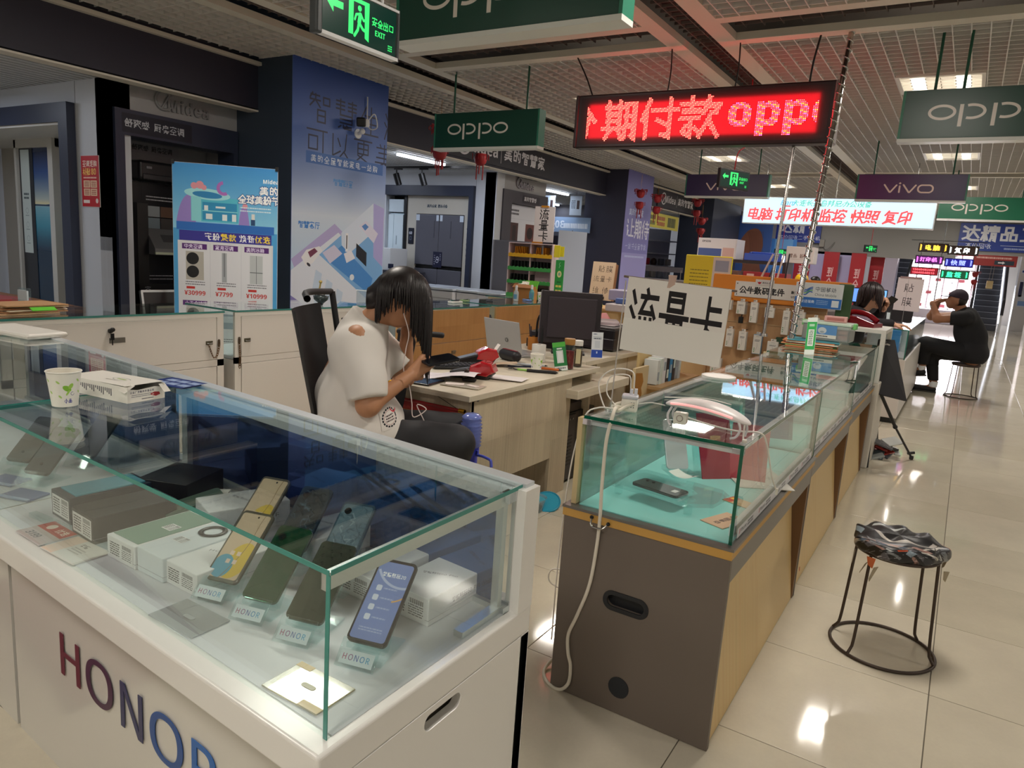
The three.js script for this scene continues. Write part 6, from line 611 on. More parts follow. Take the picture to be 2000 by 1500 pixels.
const ph = thing('phone', 'black phone lying face down on the clear riser', 'phone', [-0.72, F + 0.0395, -2.085], -0.22); obj('body', tf(ext(roundRect(0.162, 0.076, 0.012), 0.009, 0.002), 0, 0, 0, -PI / 2), M('#141316', 0.15, 0, { clearcoat: 1 }), ph); obj('label', B(0.045, 0.062, 0.009, 0.0096, -0.012, 0.012), M('#d9d4d2', 0.5), ph); obj('lens', [cyl(0.006, 0.006, 0.003, -0.062, 0.01, -0.022), cyl(0.006, 0.006, 0.003, -0.04, 0.01, -0.022)], M('#2a2a2e', 0.1), ph);
const wp = thing('phone_on_stand', 'silver-white phone leaning steeply on a clear stand in the first glass showcase', 'phone', [-0.735, F + 0.04, -2.29], 0.75); obj('phone_body', tf(ext(roundRect(0.074, 0.17, 0.01), 0.009, 0.002), 0, 0.088, -0.05, -0.5), M('#d8dde2', 0.25, 0.3), wp); obj('notch', tf(box(0.014, 0.006, 0.001, 0, 0.078, 0.0095), 0, 0.088, -0.05, -0.5), MT.black, wp); obj('stand', [rbox(0.08, 0.018, 0.1, 0.003, 0, 0.009, 0.0), tf(rbox(0.06, 0.12, 0.004, 0.001), 0, 0.06, -0.06, -0.5)], MT.acryl, wp);
const pc = thing('price_card', 'small curled white price card on the clear riser', 'card', [-0.69, F + 0.041, -2.215], -0.3); const cg = new THREE.PlaneGeometry(0.085, 0.055, 10, 1).rotateX(-PI / 2); { const p = cg.attributes.position; for (let i = 0; i < p.count; i++) p.setY(i, 0.018 - 7 * p.getX(i) ** 2 * -1 * 0.8); cg.computeVertexNormals(); } obj('card', cg, M('#e4e2dc', 0.6, 0, { side: THREE.DoubleSide }), pc); obj('stamp', B(0.022, 0.034, 0.0225, 0.0229, -0.02, -0.01), M('#55565e', 0.5), pc);
const rd = thing('red_folder', 'folded dark red presentation folder leaning inside the first glass showcase', 'folder', [-0.615, F, -2.52], 0.55); obj('left_leaf', tf(rbox(0.13, 0.24, 0.004, 0.001), -0.062, 0.105, -0.02, -0.42, 0.25), M('#9c1f33', 0.35), rd); obj('right_leaf', tf(rbox(0.13, 0.2, 0.004, 0.001), 0.055, 0.095, -0.01, -0.42, -0.3), M('#b8253a', 0.35), rd); obj('lettering', tf(box(0.04, 0.016, 0.001, 0, 0.03, 0.003), -0.062, 0.105, -0.02, -0.42, 0.25), M('#d9a860', 0.4), rd); obj('stand', tf(rbox(0.03, 0.15, 0.02, 0.003), -0.12, 0.075, -0.04, -0.4, 0.2), MT.acryl, rd);
const nb = thing('notice_sheet', 'grey sheet with faint upside-down characters lying on the floor of the first glass showcase', 'sheet', [-0.545, F, -2.58], 0.55); obj('sheet', rbox(0.19, 0.003, 0.26, 0.001, 0, 0.002, 0), M('#c9c6bd', 0.5), nb); print('print', 0.18, 0.25, pm(180, 250, (g, W, H) => { g.fillStyle = '#c9c6bd'; g.fillRect(0, 0, W, H); g.save(); g.translate(W / 2, H / 2); g.rotate(0.2); write(g, '精品卡', -64, -20, 40, '#9b9a96', { lw: 0.12 }); g.restore(); }, 0.5), nb, 0, 0.004, 0, -PI / 2);
for (const [x, z, l, a, b, w2, d2] of [[-0.515, -2.26, 'small orange and red leaflet behind the front glass of the first showcase', '#d9b48a', '#c2402e', 0.09, 0.06], [-0.505, -2.06, 'salmon leaflet with dark characters at the near corner of the first showcase', '#d6a98c', '#5a3a34', 0.08, 0.13]]) { const t = thing('leaflet', l, 'leaflet', [x, F, z], -0.35); obj('sheet', rbox(w2, 0.002, d2, 0.0008, 0, 0.0012, 0), M(a, 0.5), t); print('print', w2 - 0.002, d2 - 0.002, pm(90, 130, (g, W, H) => { g.fillStyle = a; g.fillRect(0, 0, W, H); if (d2 > 0.1) write(g, '中国移动', 34, 14, 22, b, { lw: 0.14, vertical: true, sp: 1.15 }); else { g.fillStyle = b; g.fillRect(0, 0, 30, H); g.fillStyle = '#e8b84a'; g.fillRect(6, 20, 18, 40); } }, 0.5), t, 0, 0.0026, 0, -PI / 2); }
const bl = thing('blue_brochure', 'dark blue brochure with white grid lines standing in the second glass showcase', 'brochure', [-0.68, 0.6145, -3.3], 0.4); obj('leaf', tf(rbox(0.2, 0.22, 0.004, 0.001), 0, 0.1, 0, -0.4), M('#33406e', 0.35), bl); obj('spine', tf(rbox(0.02, 0.22, 0.006, 0.001), 0.1, 0.1, 0, -0.4), M('#26355e', 0.3), bl);
for (let i = 0; i < 6; i++) { const w = thing('phone_box', ['white carton lying in the second showcase, nearest', 'white carton lying in the second showcase, middle', 'grey carton lying in the second showcase, farthest', 'white carton lying in the third showcase, nearest', 'blue carton lying in the third showcase, middle', 'white carton lying in the third showcase, farthest'][i], 'phone box', [-0.72 + (i % 2) * 0.1, 0.6145, -3.55 - (i % 3) * 0.22 - (i > 2 ? 1.1 : 0)], 0.3 * i, 'cartons in the rear showcases'); obj('carton', rbox(0.1, 0.04, 0.17, 0.003, 0, 0.02, 0), M(i === 2 ? '#8a8c92' : i === 4 ? '#4a6aa6' : '#d9d9db', 0.4), w); obj('seam', B(-0.0503, 0.0503, 0.012, 0.0128, -0.0853, 0.0853), M('#9a9aa0', 0.5), w); }
const gs = thing('stand_card', 'narrow green and white payment card standing on the third showcase', 'sign', [-0.73, 0.8905, -4.42], -0.15); obj('card', tf(rbox(0.055, 0.22, 0.004, 0.001), 0, 0.1, 0, -0.3, 0, 0.12), M('#eaf2ea', 0.4), gs); print('print', 0.053, 0.215, pm(60, 240, (g) => { g.fillStyle = '#37b45a'; g.fillRect(0, 0, 60, 240); g.fillStyle = '#eef5ee'; g.fillRect(0, 0, 60, 26); g.fillRect(12, 76, 36, 110); g.fillRect(0, 210, 60, 30); lines(g, 18, 84, 24, 8, 12, '#6a8a70', 7); g.fillStyle = '#bfe6c8'; g.fillRect(14, 40, 32, 16); }, 0.4), gs, -0.0, 0.1008, 0.0024, -0.3, 0, 0.12);
const fo = thing('folder_stack', 'stack of orange and green paper folders under the clear craft box', 'folders', [-0.79, 0.8905, -4.85], 0.1); for (let i = 0; i < 7; i++) obj('folder', tf(rbox(0.3, 0.006, 0.24, 0.001), rr(-0.02, 0.02), 0.004 + i * 0.0065, rr(-0.02, 0.02), 0, rr(-0.12, 0.12)), M(['#d97b4a', '#5f9a5a', '#e0a070', '#cf6a3e', '#e8e2d0', '#d98a5a', '#4aa0b0'][i], 0.55), fo);
const cb = thing('craft_box', 'clear plastic box of coloured clay with green clips and a blue printed lid card', 'box', [-0.71, 0.938, -4.9], -0.05); obj('tub', tf(rbox(0.28, 0.1, 0.18, 0.012), 0, 0.05, 0), M('#e3e8e6', 0.15, 0, { transmission: 0.75, thickness: 0 }), cb); obj('lid', rbox(0.29, 0.018, 0.19, 0.006, 0, 0.108, 0), M('#cfe0cf', 0.3), cb); for (const k2 of [-1, 1]) obj('clip', rbox(0.02, 0.036, 0.07, 0.006, k2 * 0.15, 0.1, 0), M('#7fd07a', 0.4), cb); obj('clay', [0, 1, 2, 3, 4, 5, 6, 7].map((i) => rbox(0.05, 0.03, 0.06, 0.008, -0.09 + (i % 4) * 0.06, 0.025 + (i > 3 ? 0.035 : 0), 0.03)), M('#c98f86', 0.6), cb); print('print', 0.17, 0.08, pm(240, 112, (g) => { g.fillStyle = '#5f92c8'; g.fillRect(0, 0, 240, 112); g.fillStyle = '#e9e4d8'; g.fillRect(0, 82, 240, 30); g.fillStyle = '#cfd3d6'; g.beginPath(); g.ellipse(120, 48, 36, 28, 0, 0, 7); g.fill(); g.fillStyle = '#9aa6b0'; g.beginPath(); g.ellipse(120, 60, 18, 9, 0, 0, 7); g.fill(); g.fillStyle = '#e8c9a0'; g.beginPath(); g.arc(28, 24, 18, 0, 7); g.fill(); lines(g, 70, 92, 100, 1, 9, '#4a4a4a', 9); }, 0.4), cb, -0.02, 0.058, 0.0915);
const pn = thing('pink_box', 'small pink box on top of the clear craft box', 'box', [-0.68, 1.056, -4.92], 0.05); obj('carton', rbox(0.13, 0.035, 0.06, 0.003, 0, 0.0175, 0), M('#dfa9a4', 0.55), pn); obj('print_mark', B(-0.05, 0.05, 0.008, 0.026, 0.0302, 0.0308), M('#b8726c', 0.5), pn);
const tp = thing('telephone', 'dark red desk telephone on the white case', 'telephone', [-0.62, 0.993, -5.84], -0.3); obj('base', tf(ext([[-0.1, 0], [0.1, 0], [0.1, 0.02], [-0.02, 0.055], [-0.1, 0.06]], 0.16, 0.008), 0, 0, -0.08), M('#7d1420', 0.25), tp); obj('handset', tube([[-0.12, 0.07, 0.0], [-0.08, 0.095, 0], [0.02, 0.085, 0], [0.1, 0.04, 0]], 0.019, 30, 10), M('#8a1522', 0.2), tp); obj('keypad', tf(box(0.08, 0.004, 0.08), 0.04, 0.04, 0.02, 0, 0, -0.3), M('#c9b9b4', 0.5), tp);
}
// ---------- accessory rack ----------
{
const ply = new THREE.MeshPhysicalMaterial({ map: noiseTex(256, [186, 146, 104], 22, 0.3, 23, [1.4, 1.4]), roughness: 0.55 }), or = M('#d98222', 0.5);
const t = thing('accessory_rack', 'wooden accessory rack with an orange head board behind the showcases', 'rack', [-1.28, 0, -5.72], 0); obj('back_board', B(-0.42, 0.42, 0.02, 1.1, -0.03, 0), ply, t); obj('head_board', rbox(1.0, 0.2, 0.04, 0.008, 0.06, 1.195, 0.0), or, t); obj('side_board', B(-0.44, -0.42, 0, 1.1, -0.04, 0.02), ply, t); for (const y of [1.06, 0.93, 0.72, 0.52]) obj('hook_rail', B(-0.42, 0.42, y, y + 0.008, 0, 0.006), M('#b89a74', 0.5), t);
const sg = thing('header_sign', 'white sign with black characters on the orange head board', 'sign', [-1.3, 1.135, -5.695]); obj('board', rbox(0.5, 0.118, 0.008, 0.003, 0.01, 0.056, 0), M('#dcd8d2', 0.45), sg); print('print', 0.49, 0.112, pm(980, 224, (g, W, H) => { g.fillStyle = '#dcd8d2'; g.fillRect(0, 0, W, H); write(g, '公牛数码配件', 66, 70, 104, '#17151a', { lw: 0.15, sp: 1.08 }); g.fillStyle = '#17151a'; g.font = 'bold 46px sans-serif'; g.fillText('USB', 830, 190); write(g, '数配', 830, 84, 44, '#17151a', { lw: 0.15 }); for (const [x, y] of [[22, 30], [22, 196]]) { g.beginPath(); g.arc(x, y, 9, 0, 7); g.fill(); } }, 0.45), sg, 0.01, 0.056, 0.0045); obj('badge', rbox(0.14, 0.045, 0.006, 0.003, -0.02, 0.115, 0.006), M('#d6d0cc', 0.4), sg); print('badge_print', 0.13, 0.038, pm(260, 76, (g) => { g.fillStyle = '#d6d0cc'; g.fillRect(0, 0, 260, 76); g.fillStyle = '#b3202c'; g.beginPath(); g.moveTo(20, 20); g.quadraticCurveTo(36, 44, 52, 24); g.quadraticCurveTo(68, 44, 84, 20); g.quadraticCurveTo(74, 62, 52, 64); g.quadraticCurveTo(30, 62, 20, 20); g.fill(); g.fillStyle = '#3a3a40'; g.font = 'bold 38px sans-serif'; g.fillText('BULL', 96, 52); write(g, '公牛', 194, 22, 30, '#3a3a40', { lw: 0.15 }); }, 0.4), sg, -0.02, 0.115, 0.0095);
const cm = thing('dealer_sign', 'white and blue mobile dealer board with an emblem, partly behind the twisted pole', 'sign', [-0.92, 1.1, -5.64]); obj('board', rbox(0.325, 0.18, 0.008, 0.003, 0.0, 0.088, 0), M('#d9dde0', 0.4), cm); print('print', 0.32, 0.175, pm(640, 350, (g, W, H) => { g.fillStyle = '#d6d9da'; g.fillRect(0, 0, W, H); g.fillStyle = '#2c6fc0'; g.fillRect(0, 205, W, 145); g.lineWidth = 15; g.lineCap = 'round'; for (const [i, c] of [[0, '#2a5fae'], [1, '#5faa6a'], [2, '#2a5fae'], [3, '#2a5fae']]) { g.strokeStyle = c; g.beginPath(); g.moveTo(120, 170 - i * 24); g.bezierCurveTo(160, 190 - i * 26, 170, 100 - i * 10, 228, 130 - i * 24); g.stroke(); } write(g, '中国移动', 268, 48, 66, '#44505e', { lw: 0.09, sp: 1.1 }); g.fillStyle = '#44505e'; g.font = '50px sans-serif'; g.fillText('China Mobile', 268, 178); write(g, '授权经销商', 40, 244, 44, '#d9e6f5', { lw: 0.12, sp: 1.08 }); lines(g, 300, 240, 160, 3, 24, '#a9c6ea', 8); g.fillStyle = '#dfe6ee'; g.fillRect(510, 228, 96, 96); }, 0.4), cm, 0, 0.088, 0.0045); obj('green_box', rbox(0.1, 0.25, 0.05, 0.01, 0.17, 0.06, -0.06), M('#33502a', 0.5), cm);
const pk = M('#e6e2da', 0.45), hook = M('#6a5c50', 0.4, 0.6);
const art = pm(64, 160, (g) => { g.fillStyle = '#e2ded6'; g.fillRect(0, 0, 64, 160); g.fillStyle = '#c9c6c0'; g.fillRect(20, 8, 24, 8); lines(g, 12, 40, 40, 2, 10, '#55565a', 5); g.strokeStyle = '#bdbab4'; g.lineWidth = 3; g.beginPath(); g.moveTo(20, 140); g.quadraticCurveTo(44, 100, 30, 66); g.stroke(); g.fillStyle = '#4a8a4e'; for (const y of [112, 126, 140]) g.fillRect(10, y, 8, 8); }, 0.45);
const pack = (label, x, y, w, h, kind) => { const q = thing('accessory_pack', label, 'accessory', [x, y - h, -5.64], rr(-0.15, 0.1), 'boxed accessories hanging on the rack'); obj('pack', kind === 'clear' ? rbox(w, h, 0.05, 0.006, 0, h / 2, 0) : rbox(w, h, 0.035, 0.003, 0, h / 2, 0), kind === 'clear' ? M('#d5cfc8', 0.15, 0, { transmission: 0.4, thickness: 0 }) : kind === 'blue' ? M('#7fa6c4', 0.4) : pk, q); print('print', w * 0.94, h * 0.94, art, q, 0, h / 2, kind === 'clear' ? 0.0256 : 0.0181); obj('hook', bar([0, h + 0.012, -0.075], [0, h + 0.012, 0.05], 0.0025, 6), hook, q); obj('hang_tab', rbox(w * 0.5, 0.02, 0.003, 0.001, 0, h + 0.008, 0), pk, q); };
let n = 0; for (const [x, y, w, h, k, l] of [[-1.56, 1.1, 0.06, 0.075, '', 'small white pack at the left end of the top hook row, beside the big paper sign'], [-1.455, 1.1, 0.07, 0.1, 'clear', 'clear blister pack second in the top hook row'], [-1.36, 1.1, 0.055, 0.155, '', 'tall white pack third in the top hook row'], [-1.245, 1.07, 0.07, 0.075, '', 'short white adapter pack fourth in the top hook row'], [-1.12, 1.06, 0.05, 0.18, '', 'tall white pack left of the twisted pole in the top hook row'], [-1.02, 1.06, 0.06, 0.17, '', 'tall white pack right of the twisted pole in the top hook row'], [-0.915, 1.03, 0.05, 0.1, '', 'white pack at the right end of the top hook row'], [-1.52, 0.88, 0.055, 0.14, '', 'white cable pack first in the middle hook row'], [-1.42, 0.87, 0.06, 0.145, '', 'white cable pack second in the middle hook row'], [-1.305, 0.86, 0.065, 0.15, 'blue', 'blue-topped cable pack third in the middle hook row'], [-1.19, 0.82, 0.08, 0.1, '', 'square white pack below the dark green bag'], [-1.6, 0.64, 0.085, 0.12, '', 'white pack in the lowest hook row under the paper sign']]) pack(l, x, y, w, h, k);
const bp = thing('accessory_pack', 'small black plug hanging under the clear blister pack', 'accessory', [-1.455, 0.93, -5.65], 0); obj('plug', rbox(0.035, 0.05, 0.02, 0.004, 0, 0.025, 0), MT.black, bp); obj('cable', bar([0, 0.05, 0], [0.01, 0.08, 0], 0.004), MT.black, bp);
const gb = thing('accessory_pack', 'dark green bag hanging above the square white pack', 'accessory', [-1.17, 0.8, -5.66], 0); obj('bag', rbox(0.08, 0.05, 0.03, 0.01, 0.03, 0.03, 0), M('#2c4a30', 0.6), gb); obj('hook', bar([0.03, 0.055, -0.05], [0.03, 0.055, 0.05], 0.0025, 6), hook, gb);
const card = (name, label, x, z, y, w, h, d, ry, m, extra) => { const q = thing(name, label, 'box', [x, y, z], ry); obj('carton', rbox(w, h, d, 0.004, 0, h / 2, 0), m, q); if (extra) extra(q); return q; };
const sh = thing('shelf_unit', 'dark open shelf with boxes behind the orange head board', 'shelf', [-2.05, 0, -7.6]); for (const y of [0.9, 1.2, 1.4]) obj('shelf_board', B(-0.45, 0.5, y, y + 0.03, -0.2, 0.15), M('#2a2126', 0.5), sh); for (const x of [-0.45, 0.47]) obj('side_board', B(x, x + 0.03, 0, 1.4, -0.2, 0.15), M('#2a2126', 0.5), sh);
card('printer_box', 'white and blue printer box on the dark shelf under the light box sign', -2.25, -7.6, 1.4305, 0.4, 0.2, 0.3, 0, M('#d2d0d6', 0.5), (q) => print('print', 0.38, 0.18, pm(190, 90, (g) => { g.fillStyle = '#d8d5da'; g.fillRect(0, 0, 190, 90); g.fillStyle = '#4a5f9a'; g.fillRect(0, 46, 120, 44); g.fillStyle = '#c9a6a0'; g.fillRect(126, 40, 58, 46); g.fillStyle = '#3a3a44'; g.font = 'bold 14px sans-serif'; g.fillText('EPSON', 16, 16); }, 0.5), q, 0, 0.1, 0.1515));
card('blue_parcel', 'shiny blue plastic parcel beside the printer box on the dark shelf', -1.8, -7.6, 1.4305, 0.36, 0.07, 0.24, 0.1, M('#2f52b8', 0.2, 0, { clearcoat: 1 }), (q) => obj('fold', [rbox(0.3, 0.02, 0.06, 0.008, 0.02, 0.078, 0.04, 0, 0.4), rbox(0.2, 0.02, 0.05, 0.008, -0.06, 0.078, -0.04, 0, -0.3)], M('#2c4cae', 0.2), q)); card('carton', 'white carton with dark characters at the right end of the dark shelf', -1.45, -7.62, 1.4305, 0.26, 0.16, 0.2, 0, M('#d0cac8', 0.5), (q) => print('print', 0.24, 0.06, pm(160, 40, (g) => { g.fillStyle = '#d0cac8'; g.fillRect(0, 0, 160, 40); write(g, '精品 粉', 10, 6, 26, '#7d6a62', { lw: 0.12 }); }, 0.5), q, 0, 0.07, 0.1015)); card('carton', 'brown carton with dark print under the dark shelf', -2.15, -7.45, 1.2305, 0.34, 0.09, 0.2, 0, M('#6b4a3e', 0.6), (q) => lines && obj('stripe', B(-0.12, 0.12, 0.03, 0.06, 0.1005, 0.102), M('#3a2a28', 0.6), q)); card('carton', 'dark red carton under the dark shelf, right of the brown one', -1.72, -7.45, 1.2305, 0.42, 0.09, 0.2, 0, M('#93202c', 0.5), (q) => obj('label', B(-0.17, -0.1, 0.04, 0.07, 0.1005, 0.102), M('#d9b4b0', 0.5), q));
const mg = thing('magazine_rack', 'yellow poster board with product pictures beside the orange head board', 'poster', [-2.05, 0.86, -6.6], 0.15); obj('board', rbox(0.42, 0.58, 0.02, 0.02, 0, 0.29, 0), M('#d9cf2a', 0.45), mg); print('print', 0.4, 0.56, pm(200, 280, (g, W, H) => { g.fillStyle = '#dccf2a'; g.fillRect(0, 0, W, H); g.fillStyle = '#d6d0c8'; g.fillRect(120, 0, 80, H); lines(g, 20, 60, 84, 12, 16, '#7a7420', 4); for (let i = 0; i < 4; i++) { g.fillStyle = ['#9aa4b8', '#6a6a78', '#b8a89a', '#8a9ab0'][i]; g.fillRect(130, 14 + i * 66, 60, 50); } }, 0.45), mg, 0, 0.29, 0.0105);
const ms = thing('magazine_stack', 'tilted magazines stuck between the twin poles and the dark shelf', 'magazines', [-1.35, 1.29, -6.0], 0.2); for (let i = 0; i < 4; i++) obj('magazine', tf(rbox(0.012, 0.2, 0.14, 0.002), -0.04 + i * 0.05, 0.09, 0, 0, 0, -0.35 + i * 0.1), M(['#d2cac6', '#33303a', '#e2dcd8', '#2a2630'][i], 0.4), ms);
}
// ---------- people ----------
function field(bones, k = 0.03) { // smooth union of tapered capsules [ax,ay,az,ra, bx,by,bz,rb]
return (x, y, z) => { let d = 9; for (const b of bones) { const ux = b[4] - b[0], uy = b[5] - b[1], uz = b[6] - b[2], px = x - b[0], py = y - b[1], pz = z - b[2], L = ux * ux + uy * uy + uz * uz; let t = L ? (px * ux + py * uy + pz * uz) / L : 0; t = t < 0 ? 0 : t > 1 ? 1 : t; const qx = px - ux * t, qy = py - uy * t, qz = pz - uz * t, e = Math.sqrt(qx * qx + qy * qy + qz * qz) - (b[3] + (b[7] - b[3]) * t), h = Math.max(k - Math.abs(d - e), 0) / k; d = Math.min(d, e) - h * h * k * 0.25; } return d; };
}
function sdfMesh(f, lo, hi, cell) {
const c = lo.map((v, i) => (v + hi[i]) / 2), S = Math.max(...lo.map((v, i) => hi[i] - v)) + cell * 4, n = Math.ceil(S / cell), mc = new MarchingCubes(n, new THREE.MeshBasicMaterial(), false, false, 160000), half = n / 2;
mc.isolation = 0; const out = 3 * cell;
for (let k = 0; k < n; k++) for (let j = 0; j < n; j++) for (let i = 0; i < n; i++) { const x = c[0] + ((i - half) / half) * S / 2, y = c[1] + ((j - half) / half) * S / 2, z = c[2] + ((k - half) / half) * S / 2; mc.field[i + j * n + k * n * n] = x < lo[0] - out || x > hi[0] + out || y < lo[1] - out || y > hi[1] + out || z < lo[2] - out || z > hi[2] + out ? -1 : -f(x, y, z); }
mc.update(); const m = mc.count, g = new THREE.BufferGeometry(), p = new Float32Array(mc.positionArray.slice(0, m * 3)), nn = new Float32Array(mc.normalArray.slice(0, m * 3));
for (let i = 0; i < m; i++) for (let a = 0; a < 3; a++) p[i * 3 + a] = c[a] + p[i * 3 + a] * S / 2;
g.setAttribute('position', new THREE.BufferAttribute(p, 3)); g.setAttribute('normal', new THREE.BufferAttribute(nn, 3)); g.setAttribute('uv', new THREE.BufferAttribute(new Float32Array(m * 2), 2)); return g;
}
const bn = (a, ra, b, rb) => [...a, ra, ...(b || a), rb === undefined ? ra : rb];
const cut = (f, p, n) => (x, y, z) => Math.max(f(x, y, z), (x - p[0]) * n[0] + (y - p[1]) * n[1] + (z - p[2]) * n[2]);
const uni = (...fs) => (x, y, z) => { let d = 9; for (const f of fs) d = Math.min(d, f(x, y, z)); return d; };
function hand(wrist, dir, palmN, s, curl, thumb) { // bones of palm, four fingers and thumb; dir = towards the knuckles, palmN = out of the palm, s = side of the thumb
const D = V(...dir).normalize(), N = V(...palmN).addScaledVector(D, -V(...palmN).dot(D)).normalize(), T = new THREE.Vector3().crossVectors(D, N).multiplyScalar(s).normalize(), W = V(...wrist), at = (a, b, c) => W.clone().addScaledVector(D, a).addScaledVector(T, b).addScaledVector(N, c).toArray(), o = [];
for (const b of [-0.026, -0.009, 0.009, 0.026]) o.push(bn(at(0.008, b * 0.55, 0), 0.015, at(0.078, b, 0), 0.0105));
[[-0.028, 0.056], [-0.0095, 0.07], [0.0095, 0.076], [0.028, 0.068]].forEach(([b, L], i) => { let a = 0.08, c = 0, an = 0.25; const seg = [0.45, 0.32, 0.25]; for (let k = 0; k < 3; k++) { const l = L * seg[k], a2 = a + Math.cos(an) * l, c2 = c + Math.sin(an) * l; o.push(bn(at(a, b, c), 0.0092 - k * 0.001, at(a2, b, c2), 0.0085 - k * 0.001)); a = a2; c = c2; an += curl; } });
const th = thumb || [[0.02, 0.03, 0.004], [0.05, 0.046, 0.018], [0.075, 0.042, 0.03]]; for (let k = 0; k < 2; k++) o.push(bn(at(...th[k]), 0.0125 - k * 0.002, at(...th[k + 1]), 0.01 - k * 0.001)); o.push(bn(at(0.0, 0.004, 0), 0.018, at(...th[0]), 0.013));
return o;
}
function strand(pts, r0, r1, n = 4) { // tapering lock
const c = new THREE.CatmullRomCurve3(pts.map((p) => V(...p))), seg = pts.length * 2, g = new THREE.TubeGeometry(c, seg, 1, n), p = g.attributes.position;
for (let i = 0; i <= seg; i++) { const q = c.getPointAt(i / seg), r = r0 + (r1 - r0) * (i / seg) ** 1.5; for (let j = 0; j <= n; j++) { const m = i * (n + 1) + j; p.setXYZ(m, q.x + (p.getX(m) - q.x) * r, q.y + (p.getY(m) - q.y) * r, q.z + (p.getZ(m) - q.z) * r); } } return g;
}
function hairLocks(H, R, F, U, len, n, stop, seed, w = [1, 1, 1]) { // locks run from the parting over the skull and then hang down
let s = seed; const r = () => ((s = (s * 16807) % 2147483647) / 2147483647), out = [], step = 0.012;
for (let i = 0; i < n; i++) { const a = -0.62 + 2.5 * (i / n) + (r() - 0.5) * 0.1, side = i % 2 ? 1 : -1, dir = V(...F).multiplyScalar(Math.cos(a + 0.62 + 0.55)).addScaledVector(V(...U), Math.sin(a + 0.62 + 0.55)).normalize();
const p = V(...H).addScaledVector(dir, R * (1.0 + r() * 0.04)), v = V(0, -0.25, side * (0.35 + r() * 0.75)).addScaledVector(dir, 0.1), pts = [], L = len(a, side, r()); let l = 0;
while (l < L) { pts.push(p.toArray()); v.multiplyScalar(0.86).add(V((r() - 0.5) * 0.03, -0.2, (r() - 0.5) * 0.02)).normalize(); p.addScaledVector(v, step); const q = p.clone().sub(V(...H)); q.x /= w[0]; q.y /= w[1]; q.z /= w[2]; const m = q.length(), RR = R * (1.0 + ((i * 7) % 5) * 0.012); if (m < RR) { q.multiplyScalar(RR / m); q.x *= w[0]; q.y *= w[1]; q.z *= w[2]; p.copy(q).add(V(...H)); } if (stop && stop(p)) break; l += step; }
if (pts.length > 3) out.push(strand(pts, 0.0085, 0.0016)); }
return out;
}
function drape(f, c, u, v, dir, nu, nv, off = 0.0015) { // a print that follows a cloth surface
const g = new THREE.PlaneGeometry(1, 1, nu, nv), p = g.attributes.position, D = V(...dir).normalize();
for (let i = 0; i < p.count; i++) { const q = V(...c).addScaledVector(V(...u), p.getX(i)).addScaledVector(V(...v), p.getY(i)); for (let k = 0; k < 60; k++) { const d = f(q.x, q.y, q.z); if (d < 0.0004) break; q.addScaledVector(D, d * 0.8); } q.addScaledVector(D, -off); p.setXYZ(i, q.x, q.y, q.z); } g.computeVertexNormals(); return g;
}
const skin = M('#b98563', 0.5, 0, { sheen: 0.2 }), skin2 = M('#9c6a4c', 0.5), skinPale = M('#c79a80', 0.5), hairM = M('#140b0c', 0.42, 0, { sheen: 0.3 }), clothBlack = M('#0f0f14', 0.85), shirtW = M('#e3ded8', 0.85);
